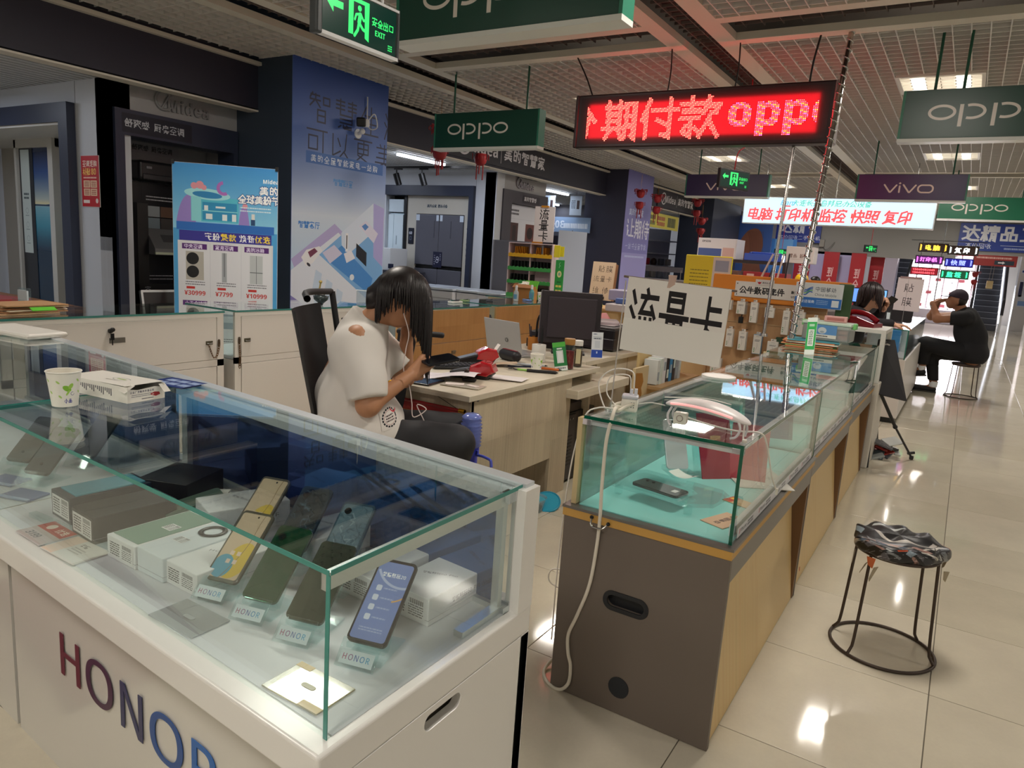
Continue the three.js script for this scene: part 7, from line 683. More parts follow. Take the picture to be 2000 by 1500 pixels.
{ // seated woman with a phone
const t = thing('person', 'seated woman in a loose white T-shirt with black shoulder-length hair, bent over a phone', 'person', [-2.129, 0, -2.184], PI / 2 - 0.942);
const torso = [bn([-0.02, 0.55, -0.08], 0.12, [-0.02, 0.55, 0.08], 0.12), bn([-0.02, 0.58, 0], 0.12, [-0.02, 0.76, 0], 0.115), bn([-0.02, 0.76, 0], 0.115, [0.02, 0.93, 0], 0.1), bn([0.02, 0.95, -0.1], 0.075, [0.02, 0.95, 0.1], 0.075), bn([0.03, 1.0, 0], 0.058, [0.12, 1.085, 0], 0.05)];
const F = [0.74, -0.67, 0], U = [0.67, 0.74, 0], H = [0.185, 1.142, 0];
const on = (a, b, c) => [H[0] + F[0] * a + U[0] * b, H[1] + F[1] * a + U[1] * b, c];
const head = [bn(on(-0.012, 0.014, 0), 0.092, on(0.012, 0.0, 0), 0.088), bn(on(0.02, -0.02, 0), 0.072, on(0.048, -0.075, 0), 0.045), bn(on(0.085, -0.01, 0), 0.012, on(0.107, -0.035, 0), 0.012), bn(on(0.086, -0.062, -0.012), 0.009, on(0.086, -0.062, 0.012), 0.009), bn(on(0.0, -0.015, 0.086), 0.012, on(-0.005, -0.045, 0.084), 0.014), bn(on(0.0, -0.015, -0.086), 0.012, on(-0.005, -0.045, -0.084), 0.014)];
const armR = [bn([0.03, 0.975, 0.155], 0.052, [0.088, 0.725, 0.245], 0.043), bn([0.088, 0.725, 0.245], 0.041, [0.24, 0.832, 0.12], 0.026)], armL = [bn([0.03, 0.975, -0.155], 0.052, [0.19, 0.76, -0.215], 0.042), bn([0.19, 0.76, -0.215], 0.042, [0.2, 0.965, -0.13], 0.027)];
const legs = [1, -1].flatMap((s) => [bn([-0.01, 0.54, s * 0.085], 0.1, [0.43, 0.545, s * 0.105], 0.068), bn([0.43, 0.545, s * 0.105], 0.066, [0.4, 0.1, s * 0.1], 0.04), bn([0.39, 0.06, s * 0.1], 0.038, [0.53, 0.035, s * 0.12], 0.03)]);
const hR = hand([0.24, 0.832, 0.12], [0.062, 0.052, -0.05], [0.35, 0.35, -0.6], -1, 0.62, [[0.018, 0.026, 0.008], [0.045, 0.044, 0.03], [0.072, 0.036, 0.05]]), hL = hand([0.2, 0.965, -0.13], [0.02, 0.09, 0.03], [0.2, 0.1, 0.9], 1, 0.4);
const body = field([...torso, ...head, ...armR, ...armL, ...legs]), hf = field(hR, 0.008), hl = field(hL, 0.008);
obj('body', [sdfMesh(body, [-0.2, 0.0, -0.3], [0.6, 1.28, 0.3], 0.0125), sdfMesh(uni(hf, cut(body, [0.19, 0.79, 0.16], [-0.6, -0.5, 0.4])), [0.19, 0.77, -0.02], [0.38, 0.98, 0.17], 0.0042), sdfMesh(hl, [0.15, 0.93, -0.18], [0.3, 1.14, 0.0], 0.0042)], skin, t);
const ns = (x, y, z) => 0.006 * Math.sin(22 * y + 9 * x + 4 * Math.sin(7 * z)) + 0.004 * Math.sin(34 * x - 13 * y + 21 * z);
const sh = field([bn([0.02, 0.575, -0.1], 0.15, [0.02, 0.575, 0.1], 0.15), bn([0.0, 0.73, -0.085], 0.142, [0.0, 0.73, 0.085], 0.142), bn([0.02, 0.9, -0.11], 0.115, [0.02, 0.9, 0.11], 0.115), bn([0.12, 0.605, -0.09], 0.09, [0.12, 0.605, 0.12], 0.095), bn([0.025, 0.985, 0], 0.085, [0.055, 1.045, 0], 0.074)], 0.06), sl = (s) => cut(field([bn([0.03, 0.95, s * 0.13], 0.085, [s > 0 ? 0.078 : 0.16, s > 0 ? 0.76 : 0.8, s * (s > 0 ? 0.232 : 0.2)], 0.083)], 0.02), s > 0 ? [0.085, 0.745, 0.24] : [0.15, 0.82, -0.19], s > 0 ? [0.25, -0.9, 0.32] : [0.6, -0.75, -0.25]);
const s1 = sl(1), s2 = sl(-1), smin2 = (a, b, k) => { const h = Math.max(k - Math.abs(a - b), 0) / k; return Math.min(a, b) - h * h * k * 0.25; }, base = cut(cut(sh, [0.05, 1.05, 0], [0.45, 0.89, 0]), [0, 0.5, 0], [0, -1, 0]);
const shirt = (x, y, z) => smin2(base(x, y, z), Math.min(s1(x, y, z), s2(x, y, z)), 0.03) + ns(x, y, z);
obj('t_shirt', sdfMesh(shirt, [-0.24, 0.5, -0.36], [0.36, 1.1, 0.36], 0.0095), shirtW, t);
const art = pm(160, 320, (g, W, H2) => { g.fillStyle = '#e3ded8'; g.fillRect(0, 0, W, H2); g.fillStyle = '#15151c'; g.beginPath(); g.ellipse(100, 50, 44, 44, 0.3, 0, 7); g.fill(); g.fillStyle = '#e9e9f0'; g.beginPath(); g.ellipse(112, 40, 26, 16, 0.3, 0, 7); g.fill(); g.fillStyle = '#c92a2a'; g.beginPath(); g.moveTo(70, 92); g.lineTo(140, 84); g.lineTo(130, 150); g.lineTo(60, 280); g.lineTo(40, 300); g.lineTo(56, 190); g.lineTo(82, 140); g.fill(); g.fillStyle = '#15151c'; g.beginPath(); g.moveTo(128, 150); g.lineTo(146, 150); g.lineTo(80, 290); g.lineTo(62, 282); g.fill(); }, 0.85);
obj('chest_print', drape(shirt, [0.35, 0.79, 0.13], [-0.05, 0, 0.07], [0.0, 0.17, 0.0], [-0.85, 0, -0.25], 12, 16), art, t);
const seal = pm(128, 128, (g) => { g.fillStyle = '#e3ded8'; g.fillRect(0, 0, 128, 128); g.strokeStyle = '#15151c'; g.lineWidth = 9; g.setLineDash([12, 5]); g.beginPath(); g.arc(62, 66, 48, 0, 7); g.stroke(); g.setLineDash([]); g.strokeStyle = '#c9a9a4'; g.lineWidth = 4; g.beginPath(); g.arc(62, 66, 38, 0, 7); g.stroke(); lines(g, 34, 50, 56, 3, 14, '#5a4a4a', 8); g.strokeStyle = '#c92a3a'; g.lineWidth = 7; g.beginPath(); g.arc(110, 20, 30, 0.8, 3); g.stroke(); }, 0.85);
obj('seal_print', drape(shirt, [0.26, 0.665, 0.3], [0.085, 0.02, -0.05], [0.0, 0.085, 0.0], [-0.55, 0, -0.8], 10, 10), seal, t);
const pants = field(legs.filter((_, i) => i % 3 < 2).map((b) => [b[0], b[1], b[2], b[3] + 0.014, b[4], b[5], b[6], b[7] + 0.014]), 0.04); obj('trousers', sdfMesh((x, y, z) => pants(x, y, z) + 0.004 * Math.sin(30 * x + 12 * y), [-0.16, 0.1, -0.24], [0.55, 0.7, 0.24], 0.012), M('#222226', 0.7), t);
obj('shoe', [1, -1].map((s) => rbox(0.22, 0.07, 0.085, 0.03, 0.46, 0.04, s * 0.11)), MT.black, t);
obj('hair', [hairLocks(H, 0.106, F, U, (a, side, q) => (a < -0.35 ? 0.17 + q * 0.09 : a < 0.15 ? 0.3 + q * 0.09 : a < 0.9 ? 0.27 + q * 0.06 : 0.2 + q * 0.05) , 620, null, 41, [1.03, 1, 0.98]), ((f) => sdfMesh((x, y, z) => { const a = (x - H[0]) * F[0] + (y - H[1]) * F[1], b = (x - H[0]) * U[0] + (y - H[1]) * U[1]; return Math.max(f(x, y, z), a * 0.9 - b * 0.55 - 0.03); }, [0.05, 1.0, -0.13], [0.33, 1.28, 0.13], 0.008))(field([bn(on(-0.014, 0.014, 0), 0.104, on(0.01, 0.004, 0), 0.099), bn(on(-0.05, -0.04, 0), 0.07, on(-0.07, -0.09, 0), 0.055)]))], hairM, t);
obj('eye', [1, -1].map((s) => ball(0.011, ...on(0.083, -0.002, s * 0.032), 1, 0.7, 1, 10)), M('#1a1414', 0.2), t);
obj('bangle', tf(new THREE.TorusGeometry(0.0335, 0.003, 8, 30), 0.17, 0.783, 0.177, 0, 0.72, 0.0).rotateZ(0), M('#c99a2c', 0.2, 0.9), t);
obj('earphone_cord', [tube([[0.2, 1.08, 0.09], [0.225, 1.0, 0.1], [0.215, 0.93, 0.09], [0.21, 0.85, 0.1], [0.235, 0.79, 0.11], [0.25, 0.72, 0.12], [0.26, 0.66, 0.13], [0.31, 0.69, 0.11], [0.27, 0.705, 0.1], [0.3, 0.64, 0.09], [0.31, 0.6, 0.09], [0.25, 0.585, 0.12]], 0.0022, 120, 6)], M('#e8d8d4', 0.5), t);
const p = thing('phone', 'dark phone held in the right hand of the seated woman', 'phone', [-2.129, 0, -2.184], PI / 2 - 0.942); obj('body', tf(ext(roundRect(0.16, 0.076, 0.01), 0.011, 0.003), 0.352, 0.886, 0.05, -PI / 2 + 0.2, 0.2, 0.5), M('#171a22', 0.2), p); obj('screen', tf(tf(new THREE.ShapeGeometry(roundRect(0.152, 0.069, 0.008)), 0, 0, 0.0114), 0.352, 0.886, 0.05, -PI / 2 + 0.2, 0.2, 0.5), M('#0c0f16', 0.08), p);
const ch = thing('office_chair', 'black office chair with an arm rest under the seated woman', 'chair', [-2.129, 0, -2.184], PI / 2 - 0.942), bk = M('#131317', 0.6);
obj('seat', rbox(0.48, 0.07, 0.5, 0.03, 0.02, 0.405, 0), bk, ch); obj('backrest', tf(new THREE.CylinderGeometry(0.55, 0.5, 0.66, 20, 1, true, PI * 1.5 - 0.46, 0.92), 0.32, 0.8, -0.06, 0, 0, 0.12), M('#141418', 0.7, 0, { side: THREE.DoubleSide }), ch); obj('back_frame', [tube([[-0.165, 1.12, -0.32], [-0.215, 1.128, -0.06], [-0.165, 1.12, 0.18]], 0.014, 20), tube([[-0.16, 1.12, -0.32], [-0.11, 0.8, -0.31], [-0.08, 0.48, -0.27]], 0.014, 20)], bk, ch);
obj('arm_rest', rbox(0.22, 0.022, 0.06, 0.01, 0.25, 0.955, -0.31, 0, 0, -0.05), bk, ch); obj('arm_post', tf(ext([[-0.03, 0], [0.02, 0], [0.075, 0.36], [0.06, 0.4], [0.0, 0.4]], 0.03, 0.004), 0.15, 0.55, -0.33), bk, ch); obj('arm_bolt', cyl(0.012, 0.012, 0.01, 0.19, 0.82, -0.295, PI / 2), MT.steel, ch); obj('column', bar([0, 0.1, 0], [0, 0.4, 0], 0.03), MT.black, ch); obj('base', [0, 1, 2, 3, 4].map((i) => bar([0, 0.1, 0], [Math.cos(i * 1.257) * 0.28, 0.06, Math.sin(i * 1.257) * 0.28], 0.02)), bk, ch); obj('caster', [0, 1, 2, 3, 4].map((i) => cyl(0.028, 0.028, 0.03, Math.cos(i * 1.257) * 0.28, 0.029, Math.sin(i * 1.257) * 0.28, PI / 2)), bk, ch);
}
{ // man on a stool, elbow on the far showcase
const t = thing('person', 'man in a cap, black T-shirt and black trousers sitting cross-legged on a wire stool, hand raised to his face', 'person', [0.15, 0, -10.1], PI);
const head = [bn([0.25, 1.165, 0], 0.092, [0.265, 1.15, 0], 0.088), bn([0.28, 1.13, 0], 0.07, [0.315, 1.085, 0], 0.045), bn([0.345, 1.14, 0], 0.012, [0.362, 1.12, 0], 0.013), bn([0.255, 1.14, -0.088], 0.014, [0.25, 1.11, -0.086], 0.014)], torso = [bn([0, 0.53, -0.09], 0.13, [0, 0.53, 0.09], 0.13), bn([0, 0.56, 0], 0.13, [0.06, 0.75, 0], 0.14), bn([0.06, 0.75, 0], 0.14, [0.13, 0.93, 0], 0.12), bn([0.13, 0.95, -0.13], 0.075, [0.13, 0.95, 0.13], 0.075), bn([0.17, 1.0, 0], 0.066, [0.24, 1.1, 0], 0.06)];
const arms = [bn([0.14, 0.95, -0.18], 0.058, [0.42, 0.915, -0.24], 0.046), bn([0.42, 0.915, -0.24], 0.045, [0.5, 1.09, -0.16], 0.03), bn([0.14, 0.95, 0.18], 0.058, [0.5, 0.92, 0.2], 0.045), bn([0.5, 0.92, 0.2], 0.045, [0.45, 1.1, 0.08], 0.03)], hands = [...hand([0.5, 1.09, -0.16], [-0.06, 0.05, 0.05], [-0.5, -0.5, 0.4], 1, 0.6), ...hand([0.45, 1.1, 0.08], [-0.06, 0.03, -0.02], [-0.4, -0.4, -0.3], -1, 0.6)];
const legs = [bn([0.02, 0.53, -0.1], 0.1, [0.5, 0.6, -0.08], 0.068), bn([0.5, 0.6, -0.08], 0.064, [0.5, 0.3, 0.02], 0.04), bn([0.02, 0.53, 0.1], 0.1, [0.43, 0.5, 0.08], 0.07), bn([0.43, 0.5, 0.08], 0.064, [0.35, 0.1, 0.08], 0.045), bn([0.5, 0.27, 0.02], 0.035, [0.6, 0.22, 0.0], 0.03), bn([0.36, 0.06, 0.08], 0.036, [0.48, 0.035, 0.08], 0.03)];
const all = field([...head, ...torso, ...arms, ...legs]); obj('body', [sdfMesh(all, [-0.2, 0, -0.32], [0.66, 1.28, 0.32], 0.014), sdfMesh(field(hands, 0.008), [0.3, 1.0, -0.22], [0.55, 1.22, 0.14], 0.006)], skin2, t);
const sh = field([...torso.slice(0, 4).map((b) => [b[0], b[1], b[2], b[3] + 0.02, b[4], b[5], b[6], b[7] + 0.02])], 0.05), sl = [-1, 1].map((s) => cut(field([bn([0.14, 0.95, s * 0.16], 0.085, [0.3, 0.925, s * 0.22], 0.075)], 0.02), [0.29, 0.93, s * 0.21], [1, 0, 0])); const f2 = uni(sh, ...sl); obj('t_shirt', sdfMesh((x, y, z) => f2(x, y, z) + 0.004 * Math.sin(26 * y + 14 * x), [-0.2, 0.46, -0.34], [0.36, 1.06, 0.34], 0.012), clothBlack, t);
const pf = field(legs.slice(0, 4).map((b) => [b[0], b[1], b[2], b[3] + 0.014, b[4], b[5], b[6], b[7] + 0.02]), 0.03); obj('trousers', sdfMesh(cut(uni(cut(pf, [0.5, 0.34, 0], [0, -1, 0]), cut(field([legs[3]].map((b) => [b[0], b[1], b[2], b[3] + 0.012, b[4], b[5], b[6], b[7] + 0.012])), [0, 0.15, 0], [0, -1, 0])), [0, 0.1, 0], [0, -1, 0]), [-0.16, 0.1, -0.26], [0.64, 0.72, 0.26], 0.0125), M('#0c0c11', 0.8), t);
obj('sock', [bar([0.5, 0.33, 0.01], [0.505, 0.26, 0.02], 0.043, 14), bar([0.35, 0.14, 0.08], [0.355, 0.07, 0.08], 0.05, 14)], MT.white, t); obj('shoe', [tf(rbox(0.25, 0.075, 0.09, 0.035), 0.57, 0.225, 0.01, 0, 0, -0.15), rbox(0.26, 0.075, 0.09, 0.035, 0.44, 0.038, 0.08)], M('#16161a', 0.7), t); obj('sole', [tf(rbox(0.26, 0.018, 0.092, 0.008), 0.565, 0.188, 0.01, 0, 0, -0.15), rbox(0.265, 0.014, 0.092, 0.006, 0.44, 0.008, 0.08)], M('#3a3836', 0.7), t);
const cp = M('#2c2230', 0.8); obj('cap', [sdfMesh(cut(field([bn([0.245, 1.175, 0], 0.104, [0.26, 1.168, 0], 0.1)]), [0.25, 1.17, 0], [0.2, -1, 0]), [0.12, 1.1, -0.13], [0.4, 1.3, 0.13], 0.009), tf(ext([[0, -0.075], [0.07, -0.06], [0.1, 0], [0.07, 0.06], [0, 0.075]], 0.008, 0.002), 0.33, 1.178, 0, -PI / 2, 0, -0.05)], cp, t); obj('hair', sdfMesh(cut(cut(field([bn([0.245, 1.15, 0], 0.097)]), [0.24, 1.15, 0], [1, 0.4, 0]), [0, 1.08, 0], [0, -1, 0]), [0.12, 1.05, -0.12], [0.36, 1.27, 0.12], 0.009), hairM, t); obj('wristwatch', torus(0.031, 0.006, 0.487, 1.06, -0.175, 1.2, 0.3, 20), MT.steel, t);
const wire = M('#4b4039', 0.45, 0.6), mk = (label, x, z, ry) => { const s = thing('wire_stool', label, 'stool', [x, 0, z], ry, 'round wire stools'); obj('base_ring', torus(0.175, 0.0062, 0, 0.0063, 0, PI / 2, 0, 56), wire, s); for (const [a, b] of [[0.55, 1], [2.5, 1], [3.7, 1], [5.75, 1]]) { const c = Math.cos(a), d = Math.sin(a); obj('leg', tube([[c * 0.135, 0.385, d * 0.135], [c * 0.145, 0.2, d * 0.145], [c * 0.155, 0.05, d * 0.155], [c * 0.168, 0.02, d * 0.168], [c * 0.175, 0.01, d * 0.175]], 0.0056, 24, 8), wire, s); } obj('seat_ring', torus(0.137, 0.006, 0, 0.385, 0, PI / 2, 0, 44), wire, s); return s; };
const far = mk('wire stool with a flat seat under the man in the cap', 0.1, -10.1, 0.3); obj('seat', cyl(0.15, 0.15, 0.02, 0, 0.4, 0), M('#4a3a34', 0.6), far);
const near = mk('wire stool with a seat wrapped in scraps of black tape and torn magazine paper, alone in the aisle', -0.077, -2.85, 0.35); near.scale.set(1, 1, 1);
const wrap = pm(512, 512, (g, W, H) => { g.fillStyle = '#1b1a1d'; g.fillRect(0, 0, W, H); let s = 5; const r = () => ((s = (s * 16807) % 2147483647) / 2147483647); const cs = ['#cfc7bd', '#9fb2bd', '#6d6a72', '#2a2a30', '#d8dcd8', '#b98f82', '#4a5a6e', '#e4dfd2', '#8a8f92']; for (let i = 0; i < 60; i++) { g.save(); g.translate(r() * W, r() * H * 0.6); g.rotate(0.3 + r() * 0.7); g.fillStyle = cs[(r() * 9) | 0]; g.globalAlpha = 0.8; const a = 20 + r() * 90, b = 10 + r() * 40; g.beginPath(); g.moveTo(0, 0); g.lineTo(a, r() * 10); g.lineTo(a - r() * 14, b); g.lineTo(r() * 12, b - r() * 8); g.fill(); g.restore(); } g.globalAlpha = 1; for (let i = 0; i < 500; i++) { g.fillStyle = r() > 0.5 ? 'rgba(220,220,225,0.6)' : 'rgba(20,20,22,0.6)'; g.fillRect(r() * W, H * 0.3 + r() * H * 0.6, 2 + r() * 16, 1 + r() * 3); } g.fillStyle = '#dd6a2a'; g.beginPath(); g.moveTo(400, 60); g.lineTo(500, 110); g.lineTo(500, 200); g.lineTo(440, 150); g.fill(); g.fillStyle = '#b8481e'; g.fillRect(200, 230, 40, 20); g.strokeStyle = '#3a352e'; g.lineWidth = 5; g.beginPath(); g.moveTo(300, 0); g.quadraticCurveTo(330, 120, 360, 250); g.stroke(); }, 0.4);
const cu = new THREE.SphereGeometry(1, 56, 30); { const p = cu.attributes.position, u = cu.attributes.uv; for (let i = 0; i < p.count; i++) { const x = p.getX(i), y = p.getY(i), z = p.getZ(i), a = Math.atan2(z, x), rad = Math.sqrt(x * x + z * z) ** 0.45, lump = 1 + 0.05 * Math.sin(3 * a + 1) + 0.04 * Math.sin(7 * a) + 0.02 * Math.sin(13 * a + y * 5), hgt = Math.sign(y) * Math.abs(y) ** 0.6; u.setXY(i, 0.5 + x * rad * 0.4, 0.72 + (z * rad * -0.3) + hgt * 0.12); p.setXYZ(i, Math.cos(a) * rad * 0.152 * lump, 0.408 + hgt * 0.034 + 0.008 * Math.sin(5 * a + x * 6) * (y > 0 ? 1 : 0.4), Math.sin(a) * rad * 0.152 * lump); } cu.computeVertexNormals(); }
obj('seat', cu, wrap, near); const scrap = M('#a79c86', 0.7, 0, { side: THREE.DoubleSide }); obj('torn_scrap', [[-0.15, 0.37, 0.03, 0.3, 1.2, 0.05], [-0.1, 0.345, 0.1, 1.2, 0.4, 0.07], [0.13, 0.36, 0.08, 1.1, -0.3, 0.045], [-0.125, 0.35, 0.085, 1.3, 0.9, 0.05], [0.16, 0.38, 0.02, 0.8, 1.9, 0.035]].map(([x, y, z, a, b, l]) => tf(ext([[0, 0], [0.018, 0.004], [0.012, -l], [0.004, -l * 0.8]], 0.0012), x, y, z, a * 0.3, b, 0)), scrap, near); obj('orange_scrap', tf(ext([[0, 0], [0.03, 0], [0.022, -0.04], [0.006, -0.03]], 0.002), -0.125, 0.382, 0.095, 0.1, -0.6), M('#c96a3a', 0.6), near);
}
{ // woman behind the counter
const t = thing('person', 'woman in a dark jacket with a chin-length bob leaning over the counter behind the red telephone', 'person', [-0.98, 0, -7.55], 0);
const H = [0.215, 1.185, 0], torso = [bn([0, 0.55, -0.08], 0.12, [0, 0.55, 0.08], 0.12), bn([0, 0.6, 0], 0.13, [0.05, 0.8, 0], 0.125), bn([0.05, 0.8, 0], 0.125, [0.11, 0.96, 0], 0.1), bn([0.11, 0.97, -0.11], 0.075, [0.11, 0.97, 0.11], 0.075), bn([0.14, 1.02, 0], 0.055, [0.2, 1.1, 0], 0.05)], head = [bn(H, 0.09, [0.225, 1.175, 0], 0.086), bn([0.24, 1.15, 0], 0.066, [0.275, 1.1, 0], 0.042), bn([0.305, 1.17, 0], 0.011, [0.318, 1.145, 0], 0.012)];
const arms = [bn([0.12, 0.965, 0.16], 0.052, [0.2, 0.93, 0.24], 0.045), bn([0.2, 0.93, 0.24], 0.044, [0.44, 0.935, 0.14], 0.028), bn([0.12, 0.965, -0.16], 0.052, [0.25, 0.925, -0.2], 0.044), bn([0.25, 0.925, -0.2], 0.042, [0.32, 1.06, -0.1], 0.027)], hands = [...hand([0.44, 0.935, 0.14], [0.1, 0.0, -0.02], [0, -1, 0], -1, 0.3), ...hand([0.32, 1.06, -0.1], [0.03, 0.06, 0.05], [-0.4, 0.2, 0.5], 1, 0.6)], legs = [1, -1].flatMap((s) => [bn([0, 0.55, s * 0.08], 0.09, [0.1, 0.5, s * 0.09], 0.07), bn([0.1, 0.5, s * 0.09], 0.06, [0.08, 0.05, s * 0.09], 0.045)]);
const all = field([...torso, ...head, ...arms, ...legs]); obj('body', [sdfMesh(all, [-0.16, 0, -0.28], [0.5, 1.3, 0.28], 0.014), sdfMesh(field(hands, 0.008), [0.28, 0.9, -0.16], [0.62, 1.18, 0.2], 0.006)], skinPale, t);
const f2 = field([...torso.slice(0, 4), arms[0], [...arms[1].slice(0, 4), 0.41, 0.935, 0.152, 0.03], arms[2], [...arms[3].slice(0, 4), 0.3, 1.02, -0.13, 0.03]].map((b) => [b[0], b[1], b[2], b[3] + 0.018, b[4], b[5], b[6], b[7] + 0.018]), 0.04); obj('jacket', sdfMesh((x, y, z) => f2(x, y, z) + 0.004 * Math.sin(28 * y + 16 * x), [-0.2, 0.44, -0.3], [0.47, 1.08, 0.3], 0.012), M('#131319', 0.85), t);
obj('hair', [hairLocks([0.205, 1.195, 0], 0.102, [0.97, -0.25, 0], [0.25, 0.97, 0], (a, s, q) => (a < -0.45 ? 0.12 : 0.22 + q * 0.03), 300, null, 91), sdfMesh(cut(field([bn([0.2, 1.195, 0], 0.1), bn([0.17, 1.15, 0], 0.08, [0.165, 1.1, 0], 0.07)]), [0.255, 1.2, 0], [1, -0.55, 0]), [0.08, 1.02, -0.13], [0.34, 1.32, 0.13], 0.01)], M('#1c1012', 0.4), t); obj('eye', [ball(0.009, 0.292, 1.19, 0.03, 1, 0.7, 1, 8), ball(0.009, 0.292, 1.19, -0.03, 1, 0.7, 1, 8)], M('#1a1414', 0.2), t);
const p = thing('phone', 'phone in the hand of the woman in the dark jacket', 'phone', [-0.62, 1.1, -7.62], 0.3); obj('body', tf(rbox(0.075, 0.15, 0.01, 0.004), 0, 0.02, 0, 0.6, 0, -0.5), MT.black, p); obj('screen', tf(box(0.066, 0.138, 0.001, 0, 0, -0.0056), 0, 0.02, 0, 0.6, 0, -0.5), M('#3a4458', 0.1), p);
}
{ // two small figures far off
const seated = (label, x, z, ry, jacket, extra) => { const t = thing('person', label, 'person', [x, 0, z], ry); const f = field([bn([0, 0.55, -0.08], 0.12, [0, 0.55, 0.08], 0.12), bn([0, 0.6, 0], 0.12, [0.06, 0.95, 0], 0.11), bn([0.06, 0.97, -0.12], 0.07, [0.06, 0.97, 0.12], 0.07), bn([0.08, 1.0, 0], 0.055, [0.13, 1.1, 0], 0.05), bn([0.14, 1.18, 0], 0.092), bn([0.17, 1.14, 0], 0.06, [0.2, 1.1, 0], 0.045), bn([0.23, 1.17, 0], 0.012), bn([0.06, 0.95, 0.17], 0.05, [0.18, 0.75, 0.22], 0.045), bn([0.18, 0.75, 0.22], 0.042, [0.4, 0.85, 0.12], 0.03), bn([0.06, 0.95, -0.17], 0.05, [0.18, 0.75, -0.22], 0.045), bn([0.18, 0.75, -0.22], 0.042, [0.4, 0.85, -0.12], 0.03), bn([0, 0.54, 0.09], 0.09, [0.42, 0.52, 0.1], 0.065), bn([0.42, 0.52, 0.1], 0.06, [0.4, 0.06, 0.1], 0.045), bn([0, 0.54, -0.09], 0.09, [0.42, 0.52, -0.1], 0.065), bn([0.42, 0.52, -0.1], 0.06, [0.4, 0.06, -0.1], 0.045)]); obj('body', [sdfMesh(f, [-0.16, 0, -0.3], [0.52, 1.3, 0.3], 0.017), sdfMesh(field([...hand([0.4, 0.85, 0.12], [1, 0, 0], [0, -1, 0], -1, 0.4), ...hand([0.4, 0.85, -0.12], [1, 0, 0], [0, -1, 0], 1, 0.4)], 0.01), [0.36, 0.78, -0.2], [0.6, 0.92, 0.2], 0.009)], skin, t);
const g = field([bn([0, 0.55, -0.08], 0.135, [0, 0.55, 0.08], 0.135), bn([0, 0.6, 0], 0.14, [0.06, 0.95, 0], 0.13), bn([0.06, 0.97, -0.12], 0.085, [0.06, 0.97, 0.12], 0.085), bn([0.06, 0.95, 0.17], 0.066, [0.18, 0.75, 0.22], 0.06), bn([0.18, 0.75, 0.22], 0.056, [0.36, 0.83, 0.14], 0.045), bn([0.06, 0.95, -0.17], 0.066, [0.18, 0.75, -0.22], 0.06), bn([0.18, 0.75, -0.22], 0.056, [0.36, 0.83, -0.14], 0.045)]); obj('jacket', sdfMesh(g, [-0.2, 0.4, -0.32], [0.44, 1.08, 0.32], 0.016), M(jacket, 0.8), t); obj('trousers', sdfMesh(field([bn([0, 0.54, 0.09], 0.1, [0.42, 0.52, 0.1], 0.075), bn([0.42, 0.52, 0.1], 0.072, [0.4, 0.06, 0.1], 0.055), bn([0, 0.54, -0.09], 0.1, [0.42, 0.52, -0.1], 0.075), bn([0.42, 0.52, -0.1], 0.072, [0.4, 0.06, -0.1], 0.055)]), [-0.14, 0.01, -0.22], [0.54, 0.68, 0.22], 0.017), M('#14141a', 0.8), t); extra(t); const s = thing('stool', 'round stool under the ' + label.split(' ').slice(0, 4).join(' '), 'stool', [x, 0, z]); obj('seat', cyl(0.17, 0.17, 0.03, 0, 0.4, 0), MT.dark, s); obj('leg', [0, 1, 2, 3].map((i) => bar([Math.cos(i * 1.57) * 0.12, 0, Math.sin(i * 1.57) * 0.12], [Math.cos(i * 1.57) * 0.12, 0.4, Math.sin(i * 1.57) * 0.12], 0.012)), MT.steel, s); return t; };
seated('distant man with black hair and black jacket sitting at a desk before the red posters', -2.35, -14.6, PI, '#15151b', (t) => obj('hair', sdfMesh(cut(field([bn([0.13, 1.195, 0], 0.1)]), [0.15, 1.18, 0], [0.7, -0.7, 0]), [0, 1.05, -0.12], [0.28, 1.32, 0.12], 0.014), hairM, t));
seated('distant delivery rider in a yellow helmet and yellow jacket', -2.95, -15.2, -0.4, '#c9a51c', (t) => { obj('helmet', sdfMesh(cut(field([bn([0.14, 1.2, 0], 0.13)]), [0.14, 1.17, 0], [0.3, -0.95, 0]), [-0.02, 1.05, -0.15], [0.32, 1.36, 0.15], 0.014), M('#e0b01e', 0.25), t); obj('face_mask', tf(ball(0.055, 0.19, 1.11, 0, 0.7, 0.8, 1, 10), 0, 0, 0), M('#7fb4cc', 0.7), t); });
}
